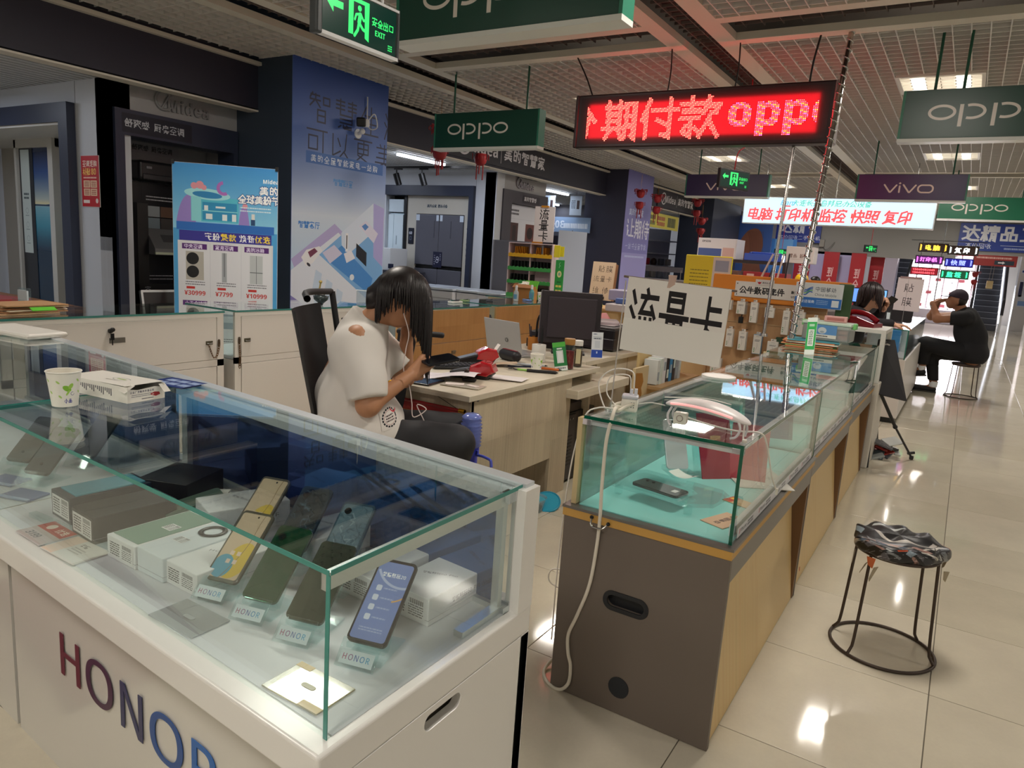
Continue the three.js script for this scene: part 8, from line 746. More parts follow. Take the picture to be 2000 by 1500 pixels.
// ---------- on and around the desk ----------
{
const D = 0.7025, D2 = 0.7155;
const lp = thing('laptop', 'open silver laptop turned away, standing at the back of the desk', 'laptop', [-2.47, D, -3.84], -0.25); obj('base', rbox(0.33, 0.014, 0.22, 0.004, 0, 0.008, -0.13), M('#b5b7ba', 0.35, 0.6), lp); const lid = obj('lid', tf(rbox(0.33, 0.215, 0.006, 0.003), -0.0, 0.118, -0.005, 0.22), M('#b7b9bd', 0.38, 0.5), lp); obj('emblem', tf(torus(0.012, 0.0018, 0, 0, 0.0035, 0, 0, 20), 0.04, 0.1, -0.005, 0.22), M('#2a2a2e', 0.4), lid);
const mo = thing('monitor', 'dark computer monitor seen from behind and turned edge-on between the desks', 'monitor', [-2.19, D2, -4.22], 0.5); obj('screen_case', tf(rbox(0.4, 0.34, 0.035, 0.006), 0, 0.235, 0), M('#2a2329', 0.4), mo); obj('back_plate', tf(rbox(0.32, 0.27, 0.02, 0.008), 0.01, 0.235, 0.022), M('#332b32', 0.45), mo); obj('edge_trim', [tf(rbox(0.008, 0.34, 0.04, 0.003), -0.2, 0.235, 0)], M('#6a6468', 0.3, 0.4), mo); obj('stand', [box(0.06, 0.1, 0.03, 0, 0.05, 0.0), rbox(0.22, 0.012, 0.16, 0.004, 0, 0.006, 0)], M('#1d191d', 0.4), mo);
const pr = thing('printer', 'black boxy printer with papers on top, at the right end of the desks', 'printer', [-2.22, D2, -4.75], 0.0); obj('body', rbox(0.4, 0.155, 0.36, 0.012, 0, 0.078, 0), M('#1c191d', 0.35), pr); obj('front_step', rbox(0.41, 0.08, 0.05, 0.008, 0.0, 0.05, 0.17), M('#242026', 0.3), pr); obj('lid', rbox(0.4, 0.012, 0.37, 0.004, 0, 0.161, 0), M('#5d585c', 0.3), pr);
const pp = thing('papers', 'loose papers and a red striped leaflet on the black printer', 'papers', [-2.22, D2 + 0.168, -4.75], 0.3); obj('sheet', [rbox(0.26, 0.004, 0.2, 0.001, 0, 0.003, 0, 0, 0.2), rbox(0.22, 0.004, 0.18, 0.001, 0.04, 0.008, 0.03, 0.04, -0.3)], M('#d6c9cc', 0.6), pp); obj('leaflet', tf(rbox(0.16, 0.004, 0.13, 0.001), -0.02, 0.04, -0.04, 0.4, 0.5, 0.1), M('#b04a4a', 0.5), pp); obj('crumpled_film', tf(rbox(0.16, 0.03, 0.1, 0.012), 0.06, 0.024, 0.06, 0.1, 0.3), M('#dccfd2', 0.15, 0, { transmission: 0.4, thickness: 0 }), pp);
const jar = (label, x, z, y, r, hh, fill, lidc, tagc) => { const t = thing('jar', label, 'jar', [x, y, z]); obj('glass', lathe([[0.001, 0.002], [r, 0.004], [r, hh * 0.72], [r * 0.92, hh * 0.78], [r * 0.92, hh * 0.82]], 28), MT.acryl, t); obj('contents', lathe([[0.001, 0.006], [r * 0.93, 0.006], [r * 0.93, hh * 0.6], [0.001, hh * 0.62]], 24), new THREE.MeshPhysicalMaterial({ map: noiseTex(64, fill, 120, 0, 3, [3, 3]), roughness: 0.8 }), t); obj('lid', lathe([[0.001, hh], [r * 0.95, hh], [r * 0.98, hh * 0.98], [r * 0.98, hh * 0.81], [r * 0.9, hh * 0.8]], 28), lidc, t); if (tagc) obj('paper_tag', tf(rbox(r * 0.95, hh * 0.55, 0.002, 0.0008), r * 0.6, hh * 0.42, r * 0.82, 0, 0.6), M(tagc, 0.6), t); return t; };
jar('tall jar of red goji berries with a tan lid on the desk', -1.905, -3.69, D, 0.032, 0.18, [120, 34, 38], M('#a8793f', 0.45)); jar('glass jar of brown dried goods with a white lid, right of the goji jar', -1.915, -3.82, D, 0.03, 0.16, [84, 58, 40], M('#e2dfd8', 0.4), '#d3c8a0');
const qr = (label, x, z, y, ry, a, b, art) => { const t = thing('code_sign', label, 'sign', [x, y, z], ry); obj('card', tf(rbox(0.075, 0.165, 0.004, 0.001), 0, 0.081, 0, -0.12, 0, a === 1 ? 0.18 : 0), M(b, 0.4), t); print('print', 0.073, 0.162, pm(73, 162, art, 0.35), t, 0, 0.0813, 0.0023, -0.12, 0, a === 1 ? 0.18 : 0); return t; };
qr('green payment code card leaning left of the goji jar', -1.915, -3.6, D, 0.55, 1, '#2a7a44', (g) => { g.fillStyle = '#2a7f46'; g.fillRect(0, 0, 73, 162); g.fillStyle = '#58b84a'; g.fillRect(0, 0, 73, 26); g.fillStyle = '#e6ebea'; g.fillRect(18, 46, 38, 72); g.fillRect(22, 32, 30, 8); g.fillRect(0, 136, 73, 26); g.fillStyle = '#4a4a6a'; g.strokeStyle = '#8a8aa0'; g.strokeRect(22, 50, 30, 64); lines(g, 10, 144, 52, 1, 9, '#7a7f86', 8); });
qr('white and blue payment code card standing before the printer', -1.98, -4.22, D2, 0.7, 0, '#dfe4ea', (g) => { g.fillStyle = '#dbe0e6'; g.fillRect(0, 0, 73, 162); g.fillStyle = '#2a4cae'; g.fillRect(0, 112, 73, 50); lines(g, 8, 8, 24, 1, 9, '#4a5a80', 5); g.fillStyle = '#5a6478'; g.fillRect(8, 28, 56, 2); lines(g, 10, 36, 52, 1, 10, '#4a5468', 7); g.fillStyle = '#c9d0da'; g.fillRect(20, 54, 34, 46); g.fillStyle = '#cfdcf5'; g.fillRect(32, 122, 8, 14); });
const rl = thing('paper_roll', 'tall white roll of paper standing behind the desk cup', 'roll', [-2.16, D, -3.78]); obj('roll', [lathe([[0.014, 0.002], [0.043, 0.002], [0.043, 0.108], [0.014, 0.108]], 32)], M('#d9d6d0', 0.7), rl); obj('core', lathe([[0.014, 0.108], [0.012, 0.1], [0.012, 0.004]], 20), M('#8d8078', 0.7), rl);
const pos = (label, x, z, ry, s, sp) => { const t = thing('card_terminal', label, 'card terminal', [x, D, z], ry); obj('body', tf(ext([[-0.11, 0.002], [0.07, 0.002], [0.1, 0.03], [0.09, 0.062], [0.05, 0.072], [-0.02, 0.045], [-0.11, 0.022]], 0.085, 0.008), 0, 0, -0.042), M('#1a1619', 0.35), t); obj('red_shell', tf(ext([[-0.01, 0.03], [0.08, 0.022], [0.108, 0.045], [0.095, 0.075], [0.05, 0.084], [0.0, 0.06]], 0.09, 0.01), 0, 0, -0.045), M('#b81420', 0.22, 0, { clearcoat: 1 }), t); obj('key', Array.from({ length: 12 }, (_, i) => rbox(0.012, 0.004, 0.014, 0.001, -0.095 + (i % 4) * 0.02, 0.027 + (i % 4) * 0.0045, -0.022 + ((i / 4) | 0) * 0.022, 0, 0, 0.25)), M('#3a3538', 0.5), t); obj('receipt', tf(rbox(0.055, 0.001, 0.06, 0.0004), 0.11, 0.09, 0, 0, 0, 1.0), MT.paper, t); t.scale.setScalar(1); return t; };
pos('large red and black card terminal lying towards the back of the desk', -2.36, -3.42, 0.85, 1); pos('small red and black card terminal on the papers at the front of the desk', -2.09, -3.0, 0.3, 1);
const sc = thing('scanner_handle', 'short black handset standing on the papers before the small red terminal', 'handset', [-2.03, D + 0.004, -2.88], 0.5); obj('foot', rbox(0.07, 0.014, 0.04, 0.006, 0, 0.008, 0), MT.black, sc); obj('grip', tf(rbox(0.022, 0.055, 0.022, 0.008), -0.02, 0.035, 0, 0, 0, -0.4), M('#3a2a24', 0.4), sc);
const kb = thing('keyboard', 'black keyboard and tray under the big red terminal', 'keyboard', [-2.32, D, -3.2], 0.9); obj('base', rbox(0.34, 0.014, 0.15, 0.004, 0, 0.008, 0), M('#141416', 0.4), kb); obj('key', Array.from({ length: 48 }, (_, i) => rbox(0.02, 0.006, 0.02, 0.001, -0.145 + (i % 12) * 0.0264, 0.018, -0.045 + ((i / 12) | 0) * 0.03)), M('#2a2a2e', 0.5), kb);
const sheet = (label, x, z, w, d, ry, c, wave, textL) => { const t = thing('paper_sheet', label, 'paper', [x, D + 0.002, z], ry); const g = new THREE.PlaneGeometry(w, d, 16, 8).rotateX(-PI / 2), p = g.attributes.position; for (let i = 0; i < p.count; i++) p.setY(i, 0.004 + wave * Math.max(0, Math.sin(p.getX(i) * 9 + 0.6)) + wave * 0.4 * Math.sin(p.getZ(i) * 14 + 1) ** 2); g.computeVertexNormals(); obj('sheet', g, textL || c, t); };
const txt = pm(200, 150, (g) => { g.fillStyle = '#ddd6da'; g.fillRect(0, 0, 200, 150); lines(g, 30, 26, 140, 7, 14, '#a89aa8', 3); }, 0.7, { side: THREE.DoubleSide }), pw = M('#ded8d6', 0.7, 0, { side: THREE.DoubleSide });
sheet('curling printed page under the small red terminal', -2.14, -2.86, 0.3, 0.2, 0.4, pw, 0.03, txt); sheet('plain white sheet right of the small red terminal', -1.97, -3.1, 0.24, 0.13, 0.25, pw, 0.001); sheet('brownish crumpled sheet beside the black roll', -2.2, -3.45, 0.16, 0.12, 0.6, M('#b9a288', 0.7, 0, { side: THREE.DoubleSide }), 0.016);
const bag = thing('plastic_sleeve', 'clear plastic sleeve with paper scraps at the front corner of the desk', 'sleeve', [-1.98, D + 0.002, -2.76], 0.2); obj('film', rbox(0.2, 0.004, 0.1, 0.001, 0, 0.002, 0), M('#d8d2c4', 0.2, 0, { transmission: 0.3, thickness: 0 }), bag); obj('scrap', [rbox(0.09, 0.004, 0.05, 0.001, -0.04, 0.006, 0.01, 0, 0.4), rbox(0.06, 0.003, 0.03, 0.001, 0.05, 0.006, 0, 0, -0.3)], M('#e0d2cc', 0.6), bag);
const tb = thing('tablet', 'dark tablet lying under the papers at the near edge of the desk', 'tablet', [-2.22, D, -2.68], 0.15); obj('body', rbox(0.26, 0.009, 0.16, 0.004, 0, 0.005, 0), MT.blackgloss, tb); obj('screen', B(-0.12, 0.12, 0.0096, 0.0102, -0.07, 0.07), M('#26415e', 0.08), tb);
const br = thing('pouch', 'black cylindrical pouch with a red stripe lying before the laptop', 'pouch', [-2.29, D, -3.66], -0.35); obj('body', tf(new THREE.CapsuleGeometry(0.033, 0.12, 6, 18), 0, 0.034, 0, 0, 0, PI / 2), M('#17151a', 0.5), br); obj('stripe', tf(box(0.13, 0.003, 0.02), 0, 0.0665, 0), M('#7d2430', 0.5), br);
const pen = (label, x, z, ry, c, L, r) => { const t = thing('pen', label, 'pen', [x, D + r, z], ry); obj('barrel', bar([-L / 2, 0, 0], [L / 2, 0, 0], r, 10), M(c, 0.4), t); obj('tip', tf(cyl(r, 0.001, 0.016, 0, 0, 0, 0, 0, -PI / 2), L / 2 + 0.008, 0, 0), MT.black, t); };
pen('thick black marker in front of the desk cup', -1.935, -3.43, 0.45, '#111114', 0.16, 0.0085); pen('light green pen parallel to the black marker', -2.0, -3.42, 0.35, '#8fc45a', 0.15, 0.0055); pen('orange cutter behind the black marker', -1.96, -3.56, 0.3, '#c9682a', 0.12, 0.007); pen('dark blue pen left of the desk cup', -2.12, -3.5, 0.8, '#26304e', 0.14, 0.005); pen('white pen behind the desk cup', -2.1, -3.62, 0.5, '#d2d6dc', 0.14, 0.005); pen('grey pen crossing behind the desk cup', -2.14, -3.58, 0.2, '#8a8f98', 0.14, 0.005);
const ky = thing('keys', 'small bunch of dark keys beside the brownish sheet', 'keys', [-2.1, D, -3.4], 0.3); obj('ring', torus(0.014, 0.0015, 0, 0.004, 0, PI / 2), MT.steel, ky); obj('key', [0, 1, 2, 3].map((i) => tf(rbox(0.045, 0.003, 0.011, 0.001), Math.cos(i * 0.9) * 0.03, 0.004 + i * 0.003, Math.sin(i * 0.9) * 0.03, 0, -i * 0.9)), M('#3a3a40', 0.3, 0.7), ky);
const pc2 = thing('pen_holder', 'orange pen cup with a dark strap behind the laptop', 'holder', [-2.42, D2, -4.15]); obj('cup', lathe([[0.001, 0.002], [0.035, 0.002], [0.038, 0.09], [0.035, 0.09], [0.032, 0.006]], 20), M('#b8742a', 0.5), pc2); obj('pen', [0, 1, 2, 3].map((i) => bar([Math.cos(i * 1.6) * 0.015, 0.01, Math.sin(i * 1.6) * 0.015], [Math.cos(i * 1.6) * 0.04, 0.15 + i * 0.01, Math.sin(i * 1.6) * 0.04], 0.004)), M('#252230', 0.5), pc2); obj('strap', tube([[0.02, 0.08, 0], [0.03, 0.2, 0.01], [0.06, 0.24, 0.02], [0.08, 0.14, 0.03], [0.09, 0.02, 0.04]], 0.007, 30), MT.black, pc2);
const bk2 = thing('black_box', 'low black device stack left of the monitor', 'device', [-2.42, D2, -4.4], 0.2); obj('lower', rbox(0.3, 0.06, 0.2, 0.006, 0, 0.03, 0), M('#1d1b1f', 0.35), bk2); obj('upper', rbox(0.28, 0.05, 0.2, 0.006, 0.01, 0.086, 0), M('#2b282c', 0.3), bk2); obj('silver_strip', box(0.28, 0.012, 0.003, 0, 0.062, 0.1015), MT.alu, bk2);
const sl = thing('red_scroll', 'red and gold fortune scroll hanging at the desk end behind the knee of the woman', 'scroll', [-2.06, 0.42, -2.618]); obj('cloth', box(0.36, 0.2, 0.006, 0, 0.1, 0), M('#8e1218', 0.6), sl); obj('rod', bar([-0.2, 0.2, 0.002], [0.2, 0.2, 0.002], 0.008, 12), M('#8e1218', 0.5), sl); obj('rod_end', [bar([0.17, 0.2, 0.002], [0.2, 0.2, 0.002], 0.011, 12), bar([-0.17, 0.2, 0.002], [-0.2, 0.2, 0.002], 0.011, 12)], M('#c99a2c', 0.25, 0.8), sl); obj('string', bar([0.17, 0.2, 0.0], [0.03, 0.25, 0.0], 0.0015), MT.black, sl); print('print', 0.355, 0.195, pm(360, 198, (g, W, H) => { g.fillStyle = '#9a1419'; g.fillRect(0, 0, W, H); g.strokeStyle = '#c8442a'; g.lineWidth = 3; for (let i = 0; i < 12; i++) for (let k = 1; k < 3; k++) { g.beginPath(); g.arc(15 + i * 30, 40, 6 * k, PI, 2 * PI); g.stroke(); } g.fillStyle = '#c99a3c'; g.fillRect(0, 44, W, 2); write(g, '神到', 110, 84, 64, '#b98f3c', { lw: 0.1, sp: 1.3 }); g.strokeStyle = '#c8742a'; g.lineWidth = 4; for (let i = 0; i < 14; i++) { g.beginPath(); g.moveTo(310, 120); g.lineTo(310 + 60 * Math.cos(i * 0.45), 120 + 60 * Math.sin(i * 0.45)); g.stroke(); } g.fillStyle = '#b02a22'; g.beginPath(); g.arc(310, 120, 34, 0, 7); g.fill(); g.fillStyle = '#5a1a18'; g.fillRect(298, 108, 24, 24); }, 0.6), sl, 0, 0.1, 0.0036);
const wm = new THREE.MeshPhysicalMaterial({ color: '#8fa0ec', roughness: 0.12, transmission: 0.45, thickness: 0 }), wp = thing('water_pump', 'blue hand water pump with a ribbed bulb and a spout, standing before the desk', 'pump', [-1.73, 0, -2.49], -0.2); const rib = [[0.001, 0.655], [0.028, 0.654]]; for (let i = 0; i < 9; i++) { rib.push([0.045 + (i < 2 ? 0 : 0.003), 0.64 - i * 0.0155], [0.037 + (i < 2 ? 0 : 0.003), 0.632 - i * 0.0155]); } rib.push([0.036, 0.5]); obj('bulb', lathe(rib, 32), wm, wp); obj('collar', lathe([[0.036, 0.51], [0.04, 0.505], [0.04, 0.475], [0.034, 0.468], [0.034, 0.43], [0.03, 0.42], [0.0, 0.42]], 28), M('#3a44c8', 0.3), wp); obj('neck', lathe([[0.032, 0.46], [0.036, 0.36], [0.03, 0.34], [0.03, 0.3]], 28), M('#27308a', 0.3), wp); obj('bottle', lathe([[0.03, 0.31], [0.05, 0.28], [0.12, 0.24], [0.135, 0.2], [0.135, 0.02], [0.12, 0.0], [0.001, 0.0]], 32), M('#5f86c0', 0.15, 0, { transmission: 0.5, thickness: 0 }), wp); obj('spout', tube([[0.03, 0.478, 0], [0.08, 0.482, 0.0], [0.125, 0.478, 0], [0.132, 0.47, 0], [0.136, 0.448, 0.0]], 0.0062, 24, 10), M('#5a66d8', 0.25), wp); obj('valve', rbox(0.012, 0.018, 0.01, 0.003, 0.045, 0.492, 0), M('#4450c8', 0.3), wp);
const tw = thing('computer_tower', 'black computer tower under the keyboard tray', 'computer', [-1.99, 0, -3.86]); obj('case', rbox(0.2, 0.42, 0.42, 0.006, 0, 0.225, 0), M('#131216', 0.35), tw); obj('front_panel', rbox(0.02, 0.4, 0.12, 0.004, 0.1, 0.225, 0.12), M('#2a282c', 0.3), tw); obj('vent_slot', Array.from({ length: 9 }, (_, i) => box(0.003, 0.008, 0.05, 0.111, 0.12 + i * 0.022, 0.12)), MT.black, tw); obj('button', [cyl(0.006, 0.006, 0.004, 0.111, 0.4, 0.1, 0, 0, PI / 2), cyl(0.006, 0.006, 0.004, 0.111, 0.4, 0.14, 0, 0, PI / 2)], MT.steel, tw);
const sx = thing('black_box', 'flat black box on top of the computer tower', 'device', [-1.99, 0.436, -3.78]); obj('body', rbox(0.19, 0.055, 0.22, 0.004, 0, 0.028, 0), M('#17161a', 0.4), sx); obj('edge', box(0.192, 0.004, 0.222, 0, 0.05, 0), MT.black, sx);
const bw = thing('plastic_tub', 'clear round plastic tub on the floor beside the desk leg', 'tub', [-1.79, 0, -3.2]); obj('tub', lathe([[0.001, 0.002], [0.05, 0.002], [0.066, 0.075], [0.07, 0.077]], 30), M('#d3dfe2', 0.15, 0, { transmission: 0.7, thickness: 0, side: THREE.DoubleSide }), bw); obj('liner', lathe([[0.001, 0.06], [0.062, 0.064]], 30), M('#4fb4cc', 0.3), bw); const ld = thing('tub_lid', 'turquoise round lid leaning behind the plastic tub', 'lid', [-1.76, 0.0, -3.29], 0.3); obj('lid', tf(cyl(0.075, 0.075, 0.01, 0, 0, 0, 0, 0, 0, 30), 0, 0.03, 0, 0.5), M('#2fa3c4', 0.3), ld); obj('rim', tf(torus(0.072, 0.005, 0, 0, 0, PI / 2), 0, 0.033, 0.002, 0.5), M('#2796b8', 0.3), ld);
const fs = thing('power_strip', 'white power strip with an adapter standing on the floor by the grey end panel', 'power strip', [-0.985, 0, -2.06], 0.1); obj('strip', rbox(0.05, 0.16, 0.035, 0.006, 0, 0.08, 0), M('#dcd8cf', 0.4), fs); obj('adapter', rbox(0.05, 0.06, 0.04, 0.006, -0.012, 0.2, 0), M('#e2dfd8', 0.35), fs); obj('cable', tube([[-0.02, 0.23, 0], [-0.07, 0.26, 0.02], [-0.06, 0.31, 0.03], [0.02, 0.34, 0.02], [0.03, 0.5, 0.0]], 0.0025, 40), M('#e7e2da', 0.45), fs);
const boo = thing('book_shelf', 'light wooden shelf with a torn brown panel right of the desks', 'shelf', [-1.95, 0, -4.9], 0.0); obj('side_board', [B(0.18, 0.2, 0, 0.66, 0.32, 0.55)], M('#cdb78e', 0.5), boo); obj('back_board', B(0.1, 0.12, 0.0, 0.74, -0.5, 0.3), M('#d8bc86', 0.5), boo); obj('shelf_board', B(0.11, 0.3, 0.5, 0.52, -0.5, 0.32), M('#b5946a', 0.5), boo); obj('torn_veneer', tf(ext([[0, 0], [0.1, 0.01], [0.12, 0.06], [0.1, 0.1], [0.13, 0.14], [0.1, 0.2], [0.0, 0.21]], 0.004), 0.201, 0.42, 0.54, 0, PI / 2, 0), M('#a5702c', 0.7), boo);
const bc = ['#d6dad8', '#cfd8d2', '#d9d9dc', '#23232b', '#2f7fb4', '#2a2a30', '#8f949a', '#b9bfc4']; for (let i = 0; i < 8; i++) { const b = thing('file_box', ['white file box, first on the shelf under the big paper sign', 'pale green-edged file box, second on the shelf', 'white file box, third on the shelf', 'black file box, fourth on the shelf', 'blue file box, fifth on the shelf', 'black file box, sixth on the shelf', 'grey file box, seventh on the shelf', 'pale grey file box, last on the shelf'][i], 'file box', [-1.76, 0.5205, -4.66 - i * 0.062], rr(-0.06, 0.06), 'file boxes on the shelf'); obj('box', rbox(0.1, 0.17 + (i % 3) * 0.012, 0.05, 0.003, 0, 0.088, 0), M(bc[i], 0.45), b); obj('spine_label', box(0.002, 0.06, 0.03, 0.051, 0.06 + (i % 3) * 0.03, 0), M(i % 2 ? '#c9d4cc' : '#9aa6ae', 0.5), b); }
}
// ---------- on the left row ----------
{
const T = 0.8885;
const ct = thing('low_counter', 'low counter with a glass top under the card rack', 'counter', [-4.0, 0, -7.05]); obj('base', rbox(1.0, 0.85, 0.8, 0.006, 0, 0.425, 0), M('#c9b490', 0.5), ct); obj('glass_top', B(-0.52, 0.52, 0.852, 0.862, -0.42, 0.42), MT.glass, ct); obj('glass_edge', B(-0.52, 0.52, 0.852, 0.862, 0.4202, 0.4212), M('#3f7f77', 0.12), ct);
const rk = thing('card_rack', 'white compartment rack of yellow and green cards beside the cardboard box', 'rack', [-4.19, 0.8625, -7.05], 0.12), w = 0.53, hh = 0.6, wp = M('#cbb8bc', 0.5); obj('side_panel', [box(0.012, hh, 0.18, -w / 2, hh / 2, 0)], wp, rk); obj('side_panel', [box(0.012, hh, 0.18, w / 2, hh / 2, 0)], wp, rk); obj('divider', box(0.01, hh, 0.17, 0, hh / 2, 0), wp, rk); obj('back_panel', box(w, hh, 0.01, 0, hh / 2, -0.085), wp, rk); for (let i = 0; i < 5; i++) obj('shelf', box(w, 0.01, 0.18, 0, i * 0.148 + 0.005, 0), wp, rk); for (let i = 0; i < 4; i++) obj('front_lip', tf(ext(Array.from({ length: 23 }, (_, k) => [-w / 2 + (k / 22) * w, 0.035 + (k % 2) * 0.01]).concat([[w / 2, 0], [-w / 2, 0]]), 0.006), 0, i * 0.148, 0.088), M(i === 3 ? '#d9a81f' : '#3f9a4e', 0.45), rk);
obj('yellow_card', Array.from({ length: 12 }, (_, i) => tf(rbox(0.006, 0.11, 0.12, 0.001), -0.2 + (i % 6) * 0.022 + (i > 5 ? 0.26 : 0), 0.505, 0.0, 0, 0, rr(-0.12, 0.12))), M('#d9921a', 0.5), rk); obj('dark_card', Array.from({ length: 26 }, (_, i) => tf(rbox(0.008, 0.09, 0.12, 0.001), -0.235 + (i % 13) * 0.04, 0.21 + (i > 12 ? 0.148 : 0) - (i % 13 > 6 && i < 13 ? 0.148 : 0), 0.0, 0, 0, rr(-0.1, 0.1))), M('#1c2620', 0.5), rk); obj('side_card', [rbox(0.07, 0.13, 0.012, 0.002, w / 2 + 0.045, 0.53, 0.06), rbox(0.05, 0.11, 0.012, 0.002, w / 2 + 0.09, 0.53, 0.03)], M('#d3c82a', 0.45), rk);
const gp = thing('card_poster', 'narrow green poster board with a round emblem right of the card rack', 'poster', [-3.79, 0.8625, -6.96], 0.1); obj('board', rbox(0.1, 0.44, 0.012, 0.003, 0, 0.22, 0), M('#2a9a44', 0.45), gp); print('print', 0.098, 0.436, pm(98, 436, (g, W, H) => { g.fillStyle = '#2c9c46'; g.fillRect(0, 0, W, H); g.strokeStyle = '#bfe6c4'; g.lineWidth = 4; g.beginPath(); g.moveTo(54, 24); g.quadraticCurveTo(30, 50, 56, 60); g.quadraticCurveTo(36, 74, 46, 84); g.stroke(); g.fillStyle = '#e4e2a0'; g.beginPath(); g.ellipse(50, 150, 26, 36, 0, 0, 7); g.fill(); g.fillStyle = '#8fb4a0'; g.beginPath(); g.ellipse(50, 150, 14, 18, 0, 0, 7); g.fill(); lines(g, 26, 230, 48, 1, 10, '#14532a', 12); g.fillStyle = '#e2d86a'; for (let i = 0; i < 6; i++) g.fillRect(16 + (i % 2) * 36, 270 + ((i / 2) | 0) * 50, 30, 22); }, 0.45), gp, 0, 0.22, 0.0065);
const vs = thing('table_sign', 'upright white sign with three black characters in a column above the card rack', 'sign', [-4.05, 1.465, -7.0], 0.1); obj('sheet', box(0.24, 0.4, 0.006, 0, 0.2, 0), M('#dcd6d8', 0.7), vs); print('print', 0.236, 0.396, pm(236, 396, (g, W, H) => { g.fillStyle = '#ded8da'; g.fillRect(0, 0, W, H); write(g, '流量卡', 58, 24, 112, '#17141a', { lw: 0.09, vertical: true, sp: 1.06 }); }, 0.7), vs, 0, 0.2, 0.0036); obj('clip', box(0.09, 0.02, 0.014, 0, 0.4, 0), M('#c98a2a', 0.4), vs); obj('base_strip', [box(0.13, 0.035, 0.02, -0.06, 0.0, 0.01)], M('#b87a22', 0.5), vs); obj('base_strip', [box(0.12, 0.035, 0.02, 0.065, 0.0, 0.01)], M('#2a2630', 0.5), vs); obj('support', box(0.02, 0.5, 0.012, 0, 0.1, -0.012), MT.steel, vs);
const cs = thing('cardboard_sign', 'brown cardboard sign with handwritten characters in three rows', 'sign', [-3.42, 0.894, -7.25], 0.05); obj('board', tf(rbox(0.27, 0.42, 0.008, 0.002), 0, 0.21, -0.03, -0.14), M('#b99f83', 0.75), cs); print('print', 0.265, 0.415, pm(265, 415, (g, W, H) => { g.fillStyle = '#c9b197'; g.fillRect(0, 0, W, H); const o = { lw: 0.05, cap: 'round', sp: 1.5 }; write(g, '贴膜', 70, 34, 78, '#2a201c', { ...o, sp: 1.15 }); write(g, '流量卡', 26, 150, 66, '#2a201c', { ...o, sp: 1.12 }); write(g, '维修', 30, 270, 76, '#2a201c', o); }, 0.8), cs, 0, 0.21, -0.0255, -0.14); obj('side', tf(rbox(0.012, 0.4, 0.06, 0.002), 0.135, 0.2, -0.06, -0.14), M('#9a6a42', 0.75), cs); obj('binder_clip', [rbox(0.06, 0.03, 0.025, 0.004, 0.02, 0.03, 0.012)], MT.black, cs);
const cb = thing('cardboard_box', 'open brown cardboard box with papers before the card rack', 'box', [-4.05, 0.8625, -6.7], 0.25); const kraft = M('#a9743a', 0.7); obj('wall', [box(0.22, 0.14, 0.004, 0, 0.07, 0.08), box(0.22, 0.14, 0.004, 0, 0.07, -0.08), box(0.004, 0.14, 0.16, -0.11, 0.07, 0), box(0.004, 0.14, 0.16, 0.11, 0.07, 0), box(0.22, 0.004, 0.16, 0, 0.002, 0)], kraft, cb); obj('flap', [tf(box(0.22, 0.004, 0.07), 0, 0.14, 0.1, 0.5), tf(box(0.06, 0.004, 0.16), -0.13, 0.15, 0, 0, 0, 0.5)], M('#8f5f38', 0.7), cb); obj('papers', [tf(rbox(0.1, 0.05, 0.1, 0.01), -0.04, 0.14, 0, 0, 0.3, 0.2), tf(rbox(0.08, 0.12, 0.01, 0.003), -0.02, 0.13, -0.04, -0.4)], M('#d6d2c6', 0.6), cb); obj('green_card', tf(rbox(0.16, 0.09, 0.006, 0.002), 0.05, 0.155, -0.05, -0.4, -0.2), M('#5fae36', 0.5), cb);
const spray = (label, x, z, c) => { const t = thing('spray_bottle', label, 'bottle', [x, T, z], 0, 'spray bottles on the tan cabinet'); obj('bottle', lathe([[0.001, 0.001], [0.024, 0.001], [0.025, 0.01], [0.025, 0.08], [0.018, 0.098], [0.011, 0.104], [0.011, 0.112]], 22), M(c, 0.2, 0, { transmission: 0.3, thickness: 0 }), t); obj('cap', lathe([[0.013, 0.108], [0.012, 0.145], [0.008, 0.152], [0.001, 0.152]], 18), M('#e6e6e8', 0.35), t); obj('label', new THREE.CylinderGeometry(0.0256, 0.0256, 0.045, 22, 1, true, -0.9, 1.8).translate(0, 0.045, 0), M('#5a94b8', 0.5), t); };
spray('white-capped spray bottle with a white body before the cardboard box', -3.68, -5.92, '#d5dde0'); spray('white-capped spray bottle with a turquoise body right of the cardboard box', -3.72, -6.28, '#6fc0c4');
for (const [i, x, z, c, w2, l] of [[0, -3.72, -5.0, '#e2e4e0', 0.14, 'white gadget with a black strap on the glass behind the head of the woman'], [1, -3.8, -5.25, '#8fae7a', 0.1, 'green and white scrap on the glass behind the head of the woman'], [2, -3.7, -5.5, '#2c3038', 0.22, 'dark phone lying on the glass of the tan cabinet'], [3, -3.66, -6.1, '#5a7ab0', 0.12, 'blue card lying on the glass by the spray bottles']]) { const t = thing('small_item', l, 'gadget', [x, T, z], 0.3 * i); obj('body', rbox(0.06, 0.016, w2, 0.005, 0, 0.009, 0), M(c, 0.4), t); obj('strap', tube([[0, 0.017, -w2 * 0.4], [0.03, 0.022, 0], [0, 0.017, w2 * 0.4]], 0.003, 16), MT.black, t); }
